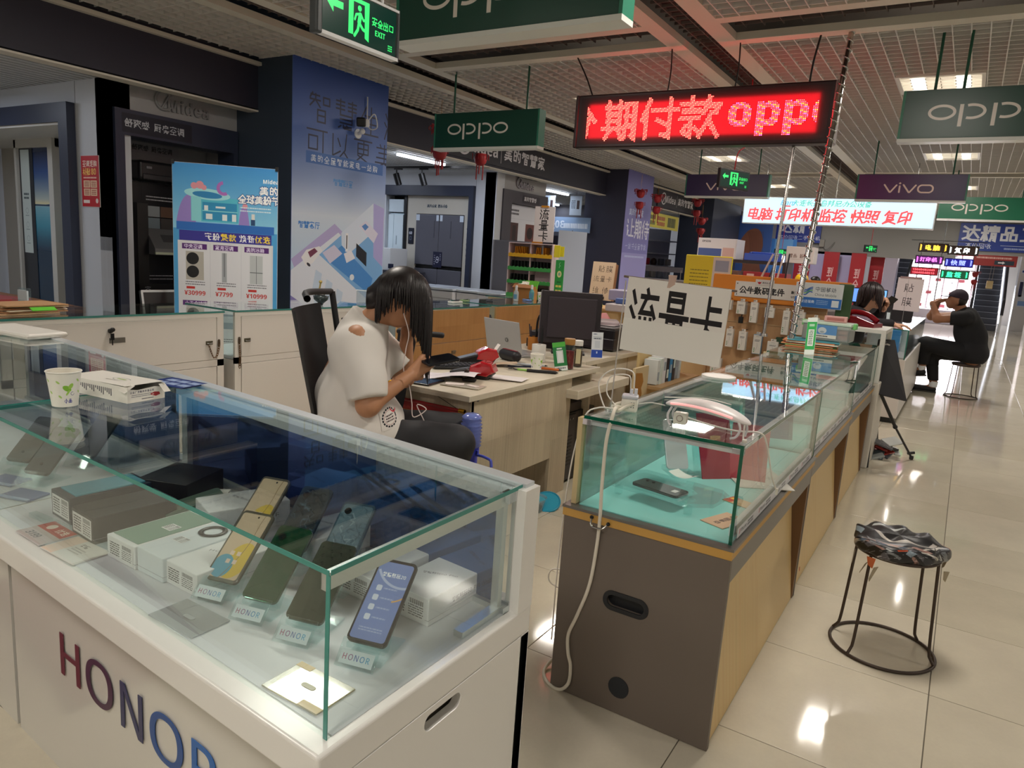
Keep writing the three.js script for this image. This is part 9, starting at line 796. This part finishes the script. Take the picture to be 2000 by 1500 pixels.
const pl = thing('ornament', 'grey bird-shaped ornament with a gold tip on the glass counter behind the office chair', 'ornament', [-3.88, T, -3.62], 0.3); obj('bowl', tf(lathe([[0.001, 0], [0.02, 0.004], [0.05, 0.03], [0.055, 0.055], [0.03, 0.06]], 20), 0, 0.012, 0), M('#3a4446', 0.2, 0.3), pl); obj('handle', tube([[-0.05, 0.06, 0], [-0.03, 0.1, 0], [0.0, 0.095, 0], [0.05, 0.06, 0.0]], 0.004, 20), M('#4a5254', 0.3), pl); obj('gold_tip', [bar([-0.015, 0.1, 0], [-0.005, 0.16, 0], 0.006), ball(0.012, -0.005, 0.165, 0)], M('#c9b26a', 0.3, 0.6), pl); obj('stand', cyl(0.012, 0.02, 0.014, 0, 0.007, 0), M('#3a4446', 0.3), pl);
const cx = thing('clear_box', 'small clear plastic box on the glass counter behind the office chair', 'box', [-3.88, T, -4.12], 0.2); obj('tub', rbox(0.16, 0.1, 0.14, 0.006, 0, 0.051, 0), M('#dfe7ec', 0.1, 0, { transmission: 0.75, thickness: 0 }), cx); obj('lid_rim', [box(0.165, 0.008, 0.006, 0, 0.1, 0.07), box(0.006, 0.008, 0.146, 0.08, 0.1, 0)], M('#d3dce2', 0.3), cx);
const fld = thing('papers', 'stack of brown papers with a green strip at the far left of the white cabinet', 'papers', [-4.0, T, -1.75], 0.1); for (let i = 0; i < 6; i++) obj('sheet', rbox(0.22, 0.006, 0.3, 0.001, rr(-0.02, 0.02), 0.004 + i * 0.008, rr(-0.03, 0.03), 0, rr(-0.15, 0.15)), M(['#c9a27a', '#b98a62', '#d9c9ae', '#a97a52', '#cdb28c', '#c09468'][i], 0.7), fld); obj('green_strip', tf(rbox(0.03, 0.004, 0.12, 0.001), 0.14, 0.03, -0.02, 0, 0, -0.5), M('#5fc42e', 0.5), fld);
const W = 0.8835; const pk = (name, label, x, z, w2, h2, d2, c, ry, y = W, rough = 0.3) => { const t = thing(name, label, 'parcel', [x, y, z], ry); obj('body', rbox(w2, h2, d2, Math.min(h2, 0.03) * 0.45, 0, h2 / 2, 0, 0, 0, 0, 3), M(c, rough), t); obj('crease', [rbox(w2 * 0.7, h2 * 0.3, d2 * 0.2, 0.006, 0.02, h2 * 0.9, 0, 0, 0.3), rbox(w2 * 0.3, h2 * 0.25, d2 * 0.5, 0.005, -w2 * 0.2, h2 * 0.9, 0.02, 0, -0.4)], M(c, rough), t); };
pk('parcel', 'grey-white plastic parcel with a dark red print under the blue parcel', -2.55, -6.15, 0.46, 0.07, 0.28, '#c3bcc0', 0.06); pk('parcel', 'blue plastic parcel lying on the grey-white one', -2.52, -6.17, 0.36, 0.05, 0.24, '#5470b0', -0.05, W + 0.072); pk('parcel', 'lilac plastic parcel behind the blue parcel', -2.7, -6.3, 0.3, 0.1, 0.2, '#a9a6c4', 0.2, W + 0.09); pk('parcel', 'pink plastic parcel on top of the parcel heap', -2.55, -6.25, 0.22, 0.04, 0.18, '#cfaab4', 0.3, W + 0.125);
const tyc = thing('toy_tray', 'lime green tray of white boxes with an orange figure, behind the monitor', 'tray', [-3.12, W, -6.2], 0.1); obj('tray', rbox(0.36, 0.04, 0.26, 0.01, 0, 0.02, 0), M('#b4d83a', 0.4), tyc); obj('white_box', rbox(0.34, 0.03, 0.24, 0.005, 0, 0.056, 0), M('#dcdcd4', 0.45), tyc); obj('orange_figure', [ball(0.04, 0, 0.09, 0, 1.8, 0.5, 1), ball(0.025, 0.03, 0.1, 0.0)], M('#d08a3a', 0.5), tyc);
const cat = thing('figurine', 'gold cat-shaped figurine behind the upper left corner of the big paper sign', 'figurine', [-2.3, 0.8835, -6.35], 0.2); obj('body', [ball(0.055, 0, 0.06, 0, 1, 1.1, 0.9), ball(0.045, 0.0, 0.15, 0), tf(cyl(0.016, 0.001, 0.03, 0, 0, 0), 0.025, 0.2, 0, 0, 0, -0.3), tf(cyl(0.016, 0.001, 0.03, 0, 0, 0), -0.025, 0.2, 0, 0, 0, 0.3)], M('#b5832c', 0.3, 0.6), cat); obj('paw', ball(0.018, 0.05, 0.13, 0.02, 0.8, 1.6, 0.8), M('#b5832c', 0.3, 0.6), cat);
const iv = thing('artificial_vine', 'green artificial leaves hanging at the right edge of the monitor', 'plant', [-2.02, 0.87, -5.2], 0); const lf = []; for (let i = 0; i < 22; i++) lf.push(tf(ext([[0, 0], [0.014, 0.012], [0.016, 0.026], [0, 0.042], [-0.016, 0.026], [-0.014, 0.012]], 0.001), -0.15 + rr(-0.02, 0.03), rr(-0.03, 0.2) - 0.05, rr(-0.03, 0.03), rr(-1, 1), rr(-2, 2), rr(-1, 1))); obj('leaves', lf, M('#3f8a2e', 0.5), iv); obj('stem', tube([[-0.15, -0.16, 0], [-0.14, 0, 0.01], [-0.15, 0.14, 0]], 0.003, 12), M('#3f6a2e', 0.6), iv);
}
// ---------- aisle: board on a tripod, scraps, signs of the far counter ----------
{
const t = thing('tripod_board', 'black display board seen from behind on a thin black tripod at the end of the showcases', 'board', [0, 0, 0]); const q = [V(-0.507, 0.901, -5.95), V(-0.416, 0.895, -6.1), V(-0.256, 0.502, -5.75), V(-0.482, 0.551, -5.6)]; const n = new THREE.Vector3().crossVectors(q[1].clone().sub(q[0]), q[3].clone().sub(q[0])).normalize().multiplyScalar(0.012); const pos = []; const F = (a, b, c, d) => { for (const v of [a, b, c, a, c, d]) pos.push(v.x, v.y, v.z); }; const r2 = q.map((v) => v.clone().add(n)); F(q[0], q[3], q[2], q[1]); F(r2[0], r2[1], r2[2], r2[3]); for (let i = 0; i < 4; i++) F(q[i], q[(i + 1) % 4], r2[(i + 1) % 4], r2[i]); const g = new THREE.BufferGeometry(); g.setAttribute('position', new THREE.Float32BufferAttribute(pos, 3)); g.computeVertexNormals(); obj('board', g, M('#161317', 0.7, 0, { side: THREE.DoubleSide }), t);
obj('leg', [bar([-0.44, 0.56, -5.72], [-0.31, 0.27, -5.93], 0.012)], MT.black, t); obj('lower_leg', bar([-0.31, 0.27, -5.93], [-0.185, 0.03, -6.13], 0.008), MT.black, t); obj('joint', [ball(0.017, -0.31, 0.27, -5.93), ball(0.014, -0.44, 0.56, -5.72)], MT.black, t); obj('foot', [rbox(0.03, 0.03, 0.03, 0.008, -0.18, 0.018, -6.14), bar([-0.21, 0.05, -6.12], [-0.165, 0.06, -6.14], 0.011)], MT.black, t); obj('leg', bar([-0.46, 0.56, -5.75], [-0.43, 0.0, -5.62], 0.011), MT.black, t); obj('leg', bar([-0.46, 0.56, -5.75], [-0.44, 0.0, -6.4], 0.011), MT.black, t); obj('sticker', tf(box(0.03, 0.06, 0.002), -0.452, 0.84, -5.985, 0.1, 0.85, -0.25), M('#b9b4b0', 0.6), t);
const cs = ['#3c4a4e', '#8f2a22', '#26262a', '#9aa0a0', '#4a4a50', '#c2c4c2']; for (let i = 0; i < 6; i++) { const p = thing('plastic_packet', ['teal plastic packet on the floor behind the last pilaster', 'red-edged plastic packet on the floor heap', 'black plastic tray on top of the floor heap', 'clear grey packet at the front of the floor heap', 'dark frame leaning in the floor heap', 'silvery packet at the right of the floor heap'][i], 'packet', [-0.42 + (i % 3) * 0.05, 0.0, -5.98 - (i * 0.07) % 0.26], i * 0.8, 'plastic packets heaped on the floor'); obj('film', tf(rbox(0.13, 0.012, 0.1, 0.004), 0, 0.03 + i * 0.02, 0, 0.5 - i * 0.16, 0, 0.3 * Math.sin(i * 2)), M(cs[i], 0.2, 0, { clearcoat: 1 }), p); obj('fold', tf(rbox(0.1, 0.02, 0.05, 0.006), 0.02, 0.02 + i * 0.012, 0.03, 0.3, 0.5, 0.4), M(cs[(i + 3) % 6], 0.3), p); }
const wr = thing('paper_mark', 'small red paper scrap stuck to the foot of the second showcase panel', 'scrap', [-0.458, 0.004, -3.28], 0.1); obj('scrap', tf(ext([[0, 0], [0.012, 0.004], [0.016, 0.03], [0.004, 0.05]], 0.0015), 0.005, 0, 0, 0, PI / 2 - 0.1, 0), M('#d2523a', 0.6), wr);
const s = thing('table_sign', 'white paper sign with two stacked black characters before the man in the cap', 'sign', [-0.55, 0.892, -8.6], 0.05); obj('pole', bar([0, 0, 0], [0, 0.5, 0], 0.003), MT.chrome, s); obj('foot', cyl(0.03, 0.03, 0.006, 0, 0.003, 0), MT.acryl, s); obj('sheet', box(0.24, 0.34, 0.004, 0.02, 0.3, 0, 0, 0, -0.02), M('#cfc4c6', 0.7), s); print('print', 0.235, 0.335, pm(235, 335, (g, W, H) => { g.fillStyle = '#d2c7c9'; g.fillRect(0, 0, W, H); write(g, '贴膜', 66, 52, 92, '#2a2228', { lw: 0.06, vertical: true, sp: 1.55 }); }, 0.7), s, 0.02, 0.3, 0.0026, 0, 0, -0.02); obj('clip', box(0.2, 0.02, 0.01, 0.02, 0.475, 0), M('#9a8080', 0.5), s);
const cl = thing('clear_stand', 'slim clear card stand on the glass before the woman in the dark jacket', 'stand', [-0.63, 0.892, -7.9], 0.3); obj('card', tf(rbox(0.05, 0.14, 0.004, 0.001), 0, 0.07, 0, -0.2), MT.acryl, cl); obj('insert', tf(rbox(0.03, 0.12, 0.002, 0.0008), 0, 0.068, 0.004, -0.2), M('#c9d6da', 0.5), cl);
for (const [x, z, l, c] of [[-0.62, -7.72, 'pink and white leaflets under the near end of the far showcase glass', '#c9a4ac'], [-0.6, -8.25, 'reddish leaflets under the far showcase glass', '#b0808c']]) { const p = thing('leaflet', l, 'leaflet', [x, 0.8925, z], 0.1); obj('sheet', [rbox(0.2, 0.002, 0.3, 0.0008, 0, 0.001, 0), rbox(0.1, 0.002, 0.16, 0.0008, 0.05, 0.003, 0.05, 0, 0.2)], M(c, 0.25), p); obj('mark', B(-0.04, 0.04, 0.0042, 0.0048, -0.06, -0.01), M('#e2d2d6', 0.4), p); }
}
// ---------- far end ----------
{
const bb = thing('shop_board', 'big blue shop board with white characters under the right-hand ceiling, far end', 'sign', [0.62, 2.1, -19.96]); obj('board', B(-1.02, 1.4, 0, 0.62, -0.03, 0), M('#22409c', 0.4), bb); print('print', 2.4, 0.6, pm(960, 240, (g, W, H) => { g.fillStyle = '#223f9a'; g.fillRect(0, 0, W, H); write(g, '达精品二手机', 16, 16, 138, '#e4e8f4', { lw: 0.14, sp: 1.08 }); write(g, '高价回收', 60, 176, 46, '#d5dcf0', { lw: 0.1 }); g.fillStyle = '#c9d2ea'; g.fillRect(330, 188, 600, 4); lines(g, 360, 208, 300, 1, 10, '#9fb0dc', 16); }, 0.4), bb, 0.19, 0.31, 0.0015);
const b2 = thing('shop_board', 'blue shop board partly hidden behind the pale light box sign', 'sign', [-3.95, 2.1, -19.9]); obj('board', B(-0.55, 0.55, 0, 0.6, -0.03, 0), M('#22409c', 0.4), b2); print('print', 1.08, 0.58, pm(300, 160, (g, W, H) => { g.fillStyle = '#2a3f9a'; g.fillRect(0, 0, W, H); write(g, '腾达精'.slice(1), 20, 14, 84, '#dfe4f2', { lw: 0.14 }); write(g, '高价回收二手 手机', 20, 116, 30, '#d5dcf0', { lw: 0.1 }); }, 0.4), b2, 0, 0.3, 0.0015); obj('bracket', [B(-0.5, -0.46, 0.6, 1.0, -0.03, -0.01), B(0.46, 0.5, 0.6, 1.0, -0.03, -0.01)], MT.grey, b2);
const fp = (label, x, w, y, h, z, art, c) => { const t = thing('wall_poster', label, 'poster', [x, y, z]); obj('board', B(-w / 2, w / 2, 0, h, -0.03, 0), M(c, 0.5), t); if (art) print('print', w * 0.98, h * 0.98, art, t, 0, h / 2, 0.0015); return t; };
const redArt = pm(120, 300, (g, W, H) => { g.fillStyle = '#a4202c'; g.fillRect(0, 0, W, H); write(g, '福到全家', 40, 20, 44, '#d9b4b8', { lw: 0.14, vertical: true, sp: 1.2 }); for (let i = 0; i < 30; i++) { g.fillStyle = i % 2 ? '#c23a44' : '#d8868a'; g.fillRect((i * 37) % W, 200 + ((i * 53) % 90), 14, 6); } }, 0.5);
for (const [l, x, w, z] of [['tall red festive poster on the far wall, left one', -3.05, 0.36, -19.8], ['tall red festive poster on the far wall, middle one', -2.42, 0.34, -19.75], ['tall red festive poster on the far wall, right one beside the escalator', -2.06, 0.32, -20.4], ['tall red festive poster behind the blue far poster', -3.75, 0.4, -19.85]]) { const t = fp(l, x, w, 0.35, 1.55, z, redArt, '#8e1a26'); t.userData.group = 'red festive posters at the far end'; }
fp('tall lilac wall panel between the far red posters', -2.74, 0.3, 0.3, 1.6, -20.0, null, '#b4b2e0'); fp('wide lilac wall panel left of the far red posters', -3.4, 0.36, 0.3, 1.6, -20.0, null, '#b2b0e2');
fp('blue far poster with a brush-like dark figure beside the third column', -5.0, 1.0, 0.7, 2.0, -19.5, pm(160, 320, (g, W, H) => { g.fillStyle = '#3f62ac'; g.fillRect(0, 0, W, H); g.fillStyle = '#8a5a4a'; g.beginPath(); g.moveTo(60, 60); g.quadraticCurveTo(120, 20, 130, 120); g.quadraticCurveTo(110, 200, 150, 260); g.lineTo(40, 260); g.quadraticCurveTo(80, 180, 10, 170); g.quadraticCurveTo(30, 90, 60, 60); g.fill(); g.fillStyle = '#a02430'; g.fillRect(0, 265, 90, 55); g.strokeStyle = '#5a3a34'; for (let i = 0; i < 14; i++) { g.beginPath(); g.moveTo(60 + i * 5, 60); g.quadraticCurveTo(100 + i * 2, 160, 50 + i * 8, 258); g.stroke(); } }, 0.4), '#3f62ac');
fp('bright blue far poster with faint white handwriting', -4.2, 0.62, 1.0, 1.15, -19.6, pm(150, 280, (g, W, H) => { g.fillStyle = '#3f7fd0'; g.fillRect(0, 0, W, H); g.fillStyle = '#6aa4e4'; g.fillRect(20, 0, 110, 60); write(g, '小心生活', 16, 96, 26, '#dfeaf8', { lw: 0.08, cap: 'round' }); }, 0.4), '#3f7fd0');
const esc = (label, x, z, w) => { const t = thing('escalator', label, 'escalator', [x, 0, z]), st = M('#4a4d54', 0.4, 0.4); for (let i = 0; i < 16; i++) obj('step', rbox(w, 0.17, 0.34, 0.01, 0, 0.09 + i * 0.17, -i * 0.3), st, t); for (let i = 0; i < 16; i++) obj('nosing', B(-w / 2, w / 2, 0.17 + i * 0.17, 0.185 + i * 0.17, -i * 0.3 + 0.15, -i * 0.3 + 0.172), M('#9a9da2', 0.35), t); for (const s of [-1, 1]) { obj('balustrade', tf(ext([[0.7, 0], [0.7, 0.9], [0.4, 1.0], [-4.6, 3.7], [-4.6, 2.5], [0, 0]], 0.06), s * (w / 2 + 0.06) + 0.03, 0, 0, 0, -PI / 2, 0), M('#dfe4ea', 0.15), t); obj('handrail', tube([[s * (w / 2 + 0.06), 0.5, 0.72], [s * (w / 2 + 0.06), 0.93, 0.68], [s * (w / 2 + 0.06), 1.03, 0.4], [s * (w / 2 + 0.06), 2.3, -1.95], [s * (w / 2 + 0.06), 3.7, -4.6]], 0.04, 50), M('#23242a', 0.5), t); obj('skirt_light', bar([s * (w / 2 + 0.02), 0.25, 0.4], [s * (w / 2 + 0.02), 2.6, -4.2], 0.02), glow('#eef2ff', 1.6, 0xffffff), t); } };
esc('left escalator with dark steps rising between the far white shop lights', -1.98, -24, 0.62); esc('right escalator with dark lower steps at the far right of the aisle', 0.5, -26, 0.66);
const lsh = thing('bright_shelves', 'brightly lit white grid of shop shelves between the two escalators', 'shelves', [-0.75, 0, -27.5]); const gl = glow('#fff3f6', 1.9, 0xffffff); for (let i = 0; i < 4; i++) for (let k = 0; k < 4; k++) obj('lit_panel', B(-0.78 + i * 0.4, -0.42 + i * 0.4, 0.5 + k * 0.42, 0.88 + k * 0.42, -0.05, 0), gl, lsh); obj('frame', [0, 1, 2, 3, 4].map((i) => B(-0.82 + i * 0.4, -0.78 + i * 0.4, 0, 2.2, -0.03, 0.02)), M('#e6d5da', 0.4), lsh); obj('counter', rbox(1.7, 0.45, 0.5, 0.02, 0, 0.225, 0.3), M('#d8d2dc', 0.4), lsh); obj('header', B(-0.9, 0.9, 2.2, 2.45, -0.05, 0.05), M('#b3242e', 0.5), lsh); obj('red_item', [0, 1, 2, 3, 4, 5].map((i) => rbox(0.16, 0.1, 0.04, 0.01, -0.6 + i * 0.22, 0.56 + (i % 3) * 0.42, 0.03)), M('#c96a72', 0.5), lsh); areaLight(0xfff3f6, 5, 1.6, 1.6, [-0.75, 1.35, -27.4], 0, PI);
const rb = thing('shop_board', 'dark red board with rows of pale characters above the right escalator', 'sign', [0.45, 1.85, -23.5]); obj('board', B(-0.5, 0.5, 0, 0.55, -0.03, 0), M('#8e2a2c', 0.5), rb); print('print', 0.96, 0.52, pm(240, 130, (g, W, H) => { g.fillStyle = '#93302f'; g.fillRect(0, 0, W, H); lines(g, 14, 18, 200, 3, 28, '#d8b0a8', 12); g.fillStyle = '#2a3a48'; g.fillRect(120, 96, 110, 28); g.fillStyle = '#e6e6ea'; g.beginPath(); g.moveTo(140, 106); g.lineTo(165, 106); g.lineTo(165, 100); g.lineTo(180, 110); g.lineTo(165, 120); g.lineTo(165, 114); g.lineTo(140, 114); g.fill(); }, 0.5), rb, 0, 0.275, 0.0015); obj('hanger', [bar([-0.4, 0.55, 0], [-0.4, 1.1, 0], 0.01), bar([0.4, 0.55, 0], [0.4, 1.1, 0], 0.01)], MT.grey, rb);
const wb = thing('shop_board', 'white shop board with a red header above the left escalator', 'sign', [-1.75, 1.95, -21.5]); obj('board', B(-0.75, 0.75, 0, 0.22, -0.03, 0), M('#cfd2cc', 0.45), wb); obj('red_header', B(-0.95, 1.9, 0.22, 0.34, -0.04, 0.02), M('#b01a24', 0.45), wb); obj('dark_end', B(-0.75, -0.45, 0, 0.22, 0, 0.006), M('#3a4a48', 0.5), wb); print('print', 0.9, 0.12, pm(225, 30, (g) => { g.fillStyle = '#d2d5cf'; g.fillRect(0, 0, 225, 30); g.fillStyle = '#c0303a'; g.fillRect(30, 8, 20, 14); g.fillStyle = '#4a5058'; g.font = 'bold 22px sans-serif'; g.fillText('HUAN', 70, 23); }, 0.45), wb, 0.1, 0.11, 0.0018); obj('hanger', [bar([-0.6, 0.34, 0], [-0.6, 1.1, 0], 0.01), bar([1.6, 0.34, 0], [1.6, 1.1, 0], 0.01)], MT.grey, wb);
const dk = (label, x, z, w, c) => { const t = thing('desk', label, 'desk', [x, 0, z]); obj('top', rbox(w, 0.04, 0.6, 0.006, 0, 0.74, 0), M(c, 0.45), t); obj('panel', B(-w / 2, w / 2, 0, 0.72, -0.28, -0.25), M(c, 0.5), t); obj('side', [B(-w / 2, -w / 2 + 0.03, 0, 0.72, -0.28, 0.28), B(w / 2 - 0.03, w / 2, 0, 0.72, -0.28, 0.28)], M(c, 0.5), t); };
dk('white service desk before the far red posters', -2.0, -14.9, 1.4, '#cfcbd2'); dk('white service desk with screens left of the stacked-character sign', -1.6, -13.6, 1.2, '#c9c4cc');
for (const [x, z, l, c] of [[-1.62, -13.6, 'small bright blue screen behind the bob-haired woman, left one', '#5f8ae8'], [-1.3, -13.4, 'small bright blue screen behind the bob-haired woman, right one', '#6fa6f0']]) { const t = thing('monitor', l, 'monitor', [x, 0.762, z], 0.2); obj('case', rbox(0.34, 0.26, 0.03, 0.006, 0, 0.26, 0), MT.black, t); obj('screen', box(0.31, 0.22, 0.004, 0, 0.265, 0.0165), glow(c, 1.2), t); obj('stand', [box(0.05, 0.14, 0.03, 0, 0.07, -0.01), rbox(0.18, 0.012, 0.14, 0.004, 0, 0.006, 0)], MT.black, t); }
for (const [x, z, l] of [[-1.2, -11.6, 'dark swivel chair left of the stacked-character sign'], [-0.95, -12.2, 'dark swivel chair behind the stacked-character sign']]) { const t = thing('office_chair', l, 'chair', [x, 0, z], 0.6, 'dark chairs of the middle distance'); obj('seat', rbox(0.46, 0.08, 0.46, 0.03, 0, 0.46, 0), M('#1a151c', 0.6), t); obj('backrest', rbox(0.44, 0.5, 0.07, 0.03, 0, 0.82, 0.2), M('#1a151c', 0.6), t); obj('column', bar([0, 0.06, 0], [0, 0.44, 0], 0.03), MT.black, t); obj('base', [0, 1, 2, 3, 4].map((i) => bar([0, 0.06, 0], [Math.cos(i * 1.257) * 0.28, 0.03, Math.sin(i * 1.257) * 0.28], 0.02)), MT.black, t); }
const yb = thing('hanging_banner', 'yellow banner with dark characters hung under the far fascia', 'banner', [-5.68, 2.05, -14.75], PI / 2); obj('sheet', box(2.0, 0.3, 0.004, 0, 0.15, 0), M('#c9c04a', 0.5), yb); print('print', 1.98, 0.29, pm(496, 74, (g, W, H) => { g.fillStyle = '#d0c650'; g.fillRect(0, 0, W, H); lines(g, 20, 14, 130, 2, 28, '#5f6a3a', 20); lines(g, 180, 14, 110, 2, 28, '#a8503a', 20); lines(g, 330, 12, 120, 1, 10, '#3f4a34', 50); }, 0.5), yb, 0, 0.15, 0.0028); obj('cord', [bar([-0.95, 0.3, 0], [-0.95, 0.42, 0], 0.004), bar([0.95, 0.3, 0], [0.95, 0.42, 0], 0.004)], MT.grey, yb);
for (const [x, z, l, y0] of [[-8.2, -15.4, 'white appliance shelves behind the yellow banner, left unit', 0], [-7.4, -17.6, 'white appliance shelves behind the yellow banner, right unit', 0]]) { const t = thing('shelf_unit', l, 'shelf', [x, 0, z], 0.9); for (let k = 0; k < 6; k++) obj('shelf_board', B(-1.1, 1.1, 0.28 + k * 0.32, 0.31 + k * 0.32, -0.2, 0.2), M('#d3d4de', 0.4), t); obj('back_panel', B(-1.1, 1.1, 0, 2.2, -0.22, -0.2), M('#c9cad8', 0.45), t); for (let k = 0; k < 30; k++) { const c = ['#c2c6ce', '#e6e6ea', '#9b2430', '#4a3630', '#7d8088', '#d9d2c6'][k % 6]; obj('appliance', k % 3 ? rbox(0.14, 0.17, 0.14, 0.03, -0.98 + (k % 10) * 0.215, 0.4 + ((k / 10) | 0) * 0.32 * (k > 19 ? 1 : 1) + 0.32, 0.04) : lathe([[0.001, 0], [0.07, 0.002], [0.085, 0.08], [0.07, 0.15], [0.02, 0.18], [0.001, 0.18]], 14, -0.98 + (k % 10) * 0.215, 0.632 + ((k / 10) | 0) * 0.32, 0.04), M(c, 0.3), t); } }
const sgn = thing('shop_sign', 'glowing red shop sign among the appliance shelves', 'sign', [-6.35, 1.28, -14.8], 0.9); obj('case', rbox(0.46, 0.13, 0.05, 0.008, 0, 0.065, 0), M('#7a1a1a', 0.4), sgn); obj('lettering', [0, 1, 2, 3, 4, 5, 6].map((i) => rbox(0.035, 0.045 + (i % 2) * 0.012, 0.006, 0.002, -0.16 + i * 0.053, 0.065, 0.027)), glow('#ffd0c4', 1.6), sgn); obj('face', box(0.44, 0.11, 0.004, 0, 0.065, 0.0245), glow('#ff3a2a', 0.8), sgn); obj('post', bar([0, -1.28, -0.01], [0, 0, -0.01], 0.015), MT.grey, sgn);
const cc = thing('appliance_counter', 'brown-fronted counter under the appliance shelves', 'counter', [-6.2, 0, -15.6], 0.9); obj('body', rbox(2.0, 0.95, 0.4, 0.008, 0, 0.475, 0), M('#6f625c', 0.45), cc); obj('top', rbox(2.04, 0.03, 0.44, 0.006, 0, 0.965, 0), M('#a9a2a6', 0.4), cc); obj('sign_strip', box(1.9, 0.12, 0.01, 0, 1.2, -0.1), M('#55505a', 0.4), cc); obj('post', [bar([-0.9, 0.98, -0.1], [-0.9, 1.2, -0.1], 0.01), bar([0.9, 0.98, -0.1], [0.9, 1.2, -0.1], 0.01)], MT.steel, cc);
const pt = thing('potted_plant', 'small leafy plant at the foot of the dark third column', 'plant', [-4.9, 0.0, -15.9]); obj('pot', lathe([[0.001, 0], [0.13, 0], [0.17, 0.3], [0.15, 0.3]], 20), M('#4a4a50', 0.5), pt); const lf = []; for (let i = 0; i < 60; i++) { const a = i * 2.4, r = 0.05 + (i % 7) * 0.035; lf.push(tf(ext([[0, 0], [0.03, 0.05], [0, 0.14], [-0.03, 0.05]], 0.002), Math.cos(a) * r, 0.55 + (i % 11) * 0.045, Math.sin(a) * r, rr(-1, 1), a, rr(-0.8, 0.8))); } obj('leaves', lf, M('#2c4432', 0.5), pt); obj('stem', [0, 1, 2, 3, 4].map((i) => bar([0, 0.28, 0], [Math.cos(i * 1.3) * 0.15, 0.9, Math.sin(i * 1.3) * 0.15], 0.006)), M('#33482e', 0.6), pt);
const po = (label, x, y, z, w, h, c, ry) => { const t = thing('wall_poster', label, 'poster', [x, y, z], ry); obj('sheet', box(w, h, 0.006, 0, h / 2, 0), M('#d5dbe6', 0.4), t); obj('colour_block', c.map(([a, b, u, v, k]) => box(w * u, h * v, 0.002, w * a, h * b, 0.004)), M(c[0][4], 0.4), t); };
po('white and blue notice on the nearer right column', 1.45, 0.75, -26.825, 0.36, 0.7, [[0, 0.15, 0.9, 0.2, '#7fa4d8'], [0, 0.7, 0.3, 0.1]], 0); po('narrow blue and purple poster on the farther right column', 0.75, 1.0, -30.195, 0.22, 1.5, [[0, 0.75, 0.9, 0.2, '#3a3a8a'], [0, 0.3, 0.9, 0.4]], 0); po('small blue brand card on the right column', 1.32, 1.75, -26.825, 0.14, 0.12, [[0, 0.5, 0.8, 0.5, '#22408a']], 0); po('dark phone poster on the nearer right column', 1.3, 1.05, -26.825, 0.1, 0.5, [[0, 0.5, 0.8, 0.8, '#2a2f5a']], 0);
const hb = thing('hanging_box', 'small yellow junction box hanging on cords before the far white column', 'box', [0.45, 1.25, -24.5]); obj('box', rbox(0.16, 0.22, 0.1, 0.01, 0, 0.1, 0), M('#c9b88a', 0.5), hb); obj('cord', [bar([-0.03, 0.2, 0], [-0.01, 1.65, 0], 0.006), bar([0.04, 0.2, 0], [0.05, 1.65, 0], 0.006)], M('#6a6258', 0.5), hb);
const sp = thing('speaker_box', 'small grey box with a hanging cable on the grey beam', 'box', [-3.35, 2.1, -19.97]); obj('body', rbox(0.12, 0.18, 0.08, 0.008, 0, 0, 0.02), M('#8f8c88', 0.5), sp); obj('cable', tube([[0.03, -0.09, 0.03], [0.15, -0.14, 0.04], [0.3, 0.05, 0.03]], 0.008, 20), MT.grey, sp);
const mat = thing('floor_mat', 'dark red floor mat at the lower left corner before the lettered counter', 'mat', [-2.25, 0.002, -0.42], 0.05); obj('mat', rbox(1.0, 0.008, 0.5, 0.003, -0.2, 0.004, 0), M('#6a1f22', 0.9), mat); obj('border', [rbox(1.02, 0.009, 0.02, 0.003, -0.2, 0.0045, -0.25)], M('#3a1416', 0.9), mat);
}
renderer.render(scene, camera);
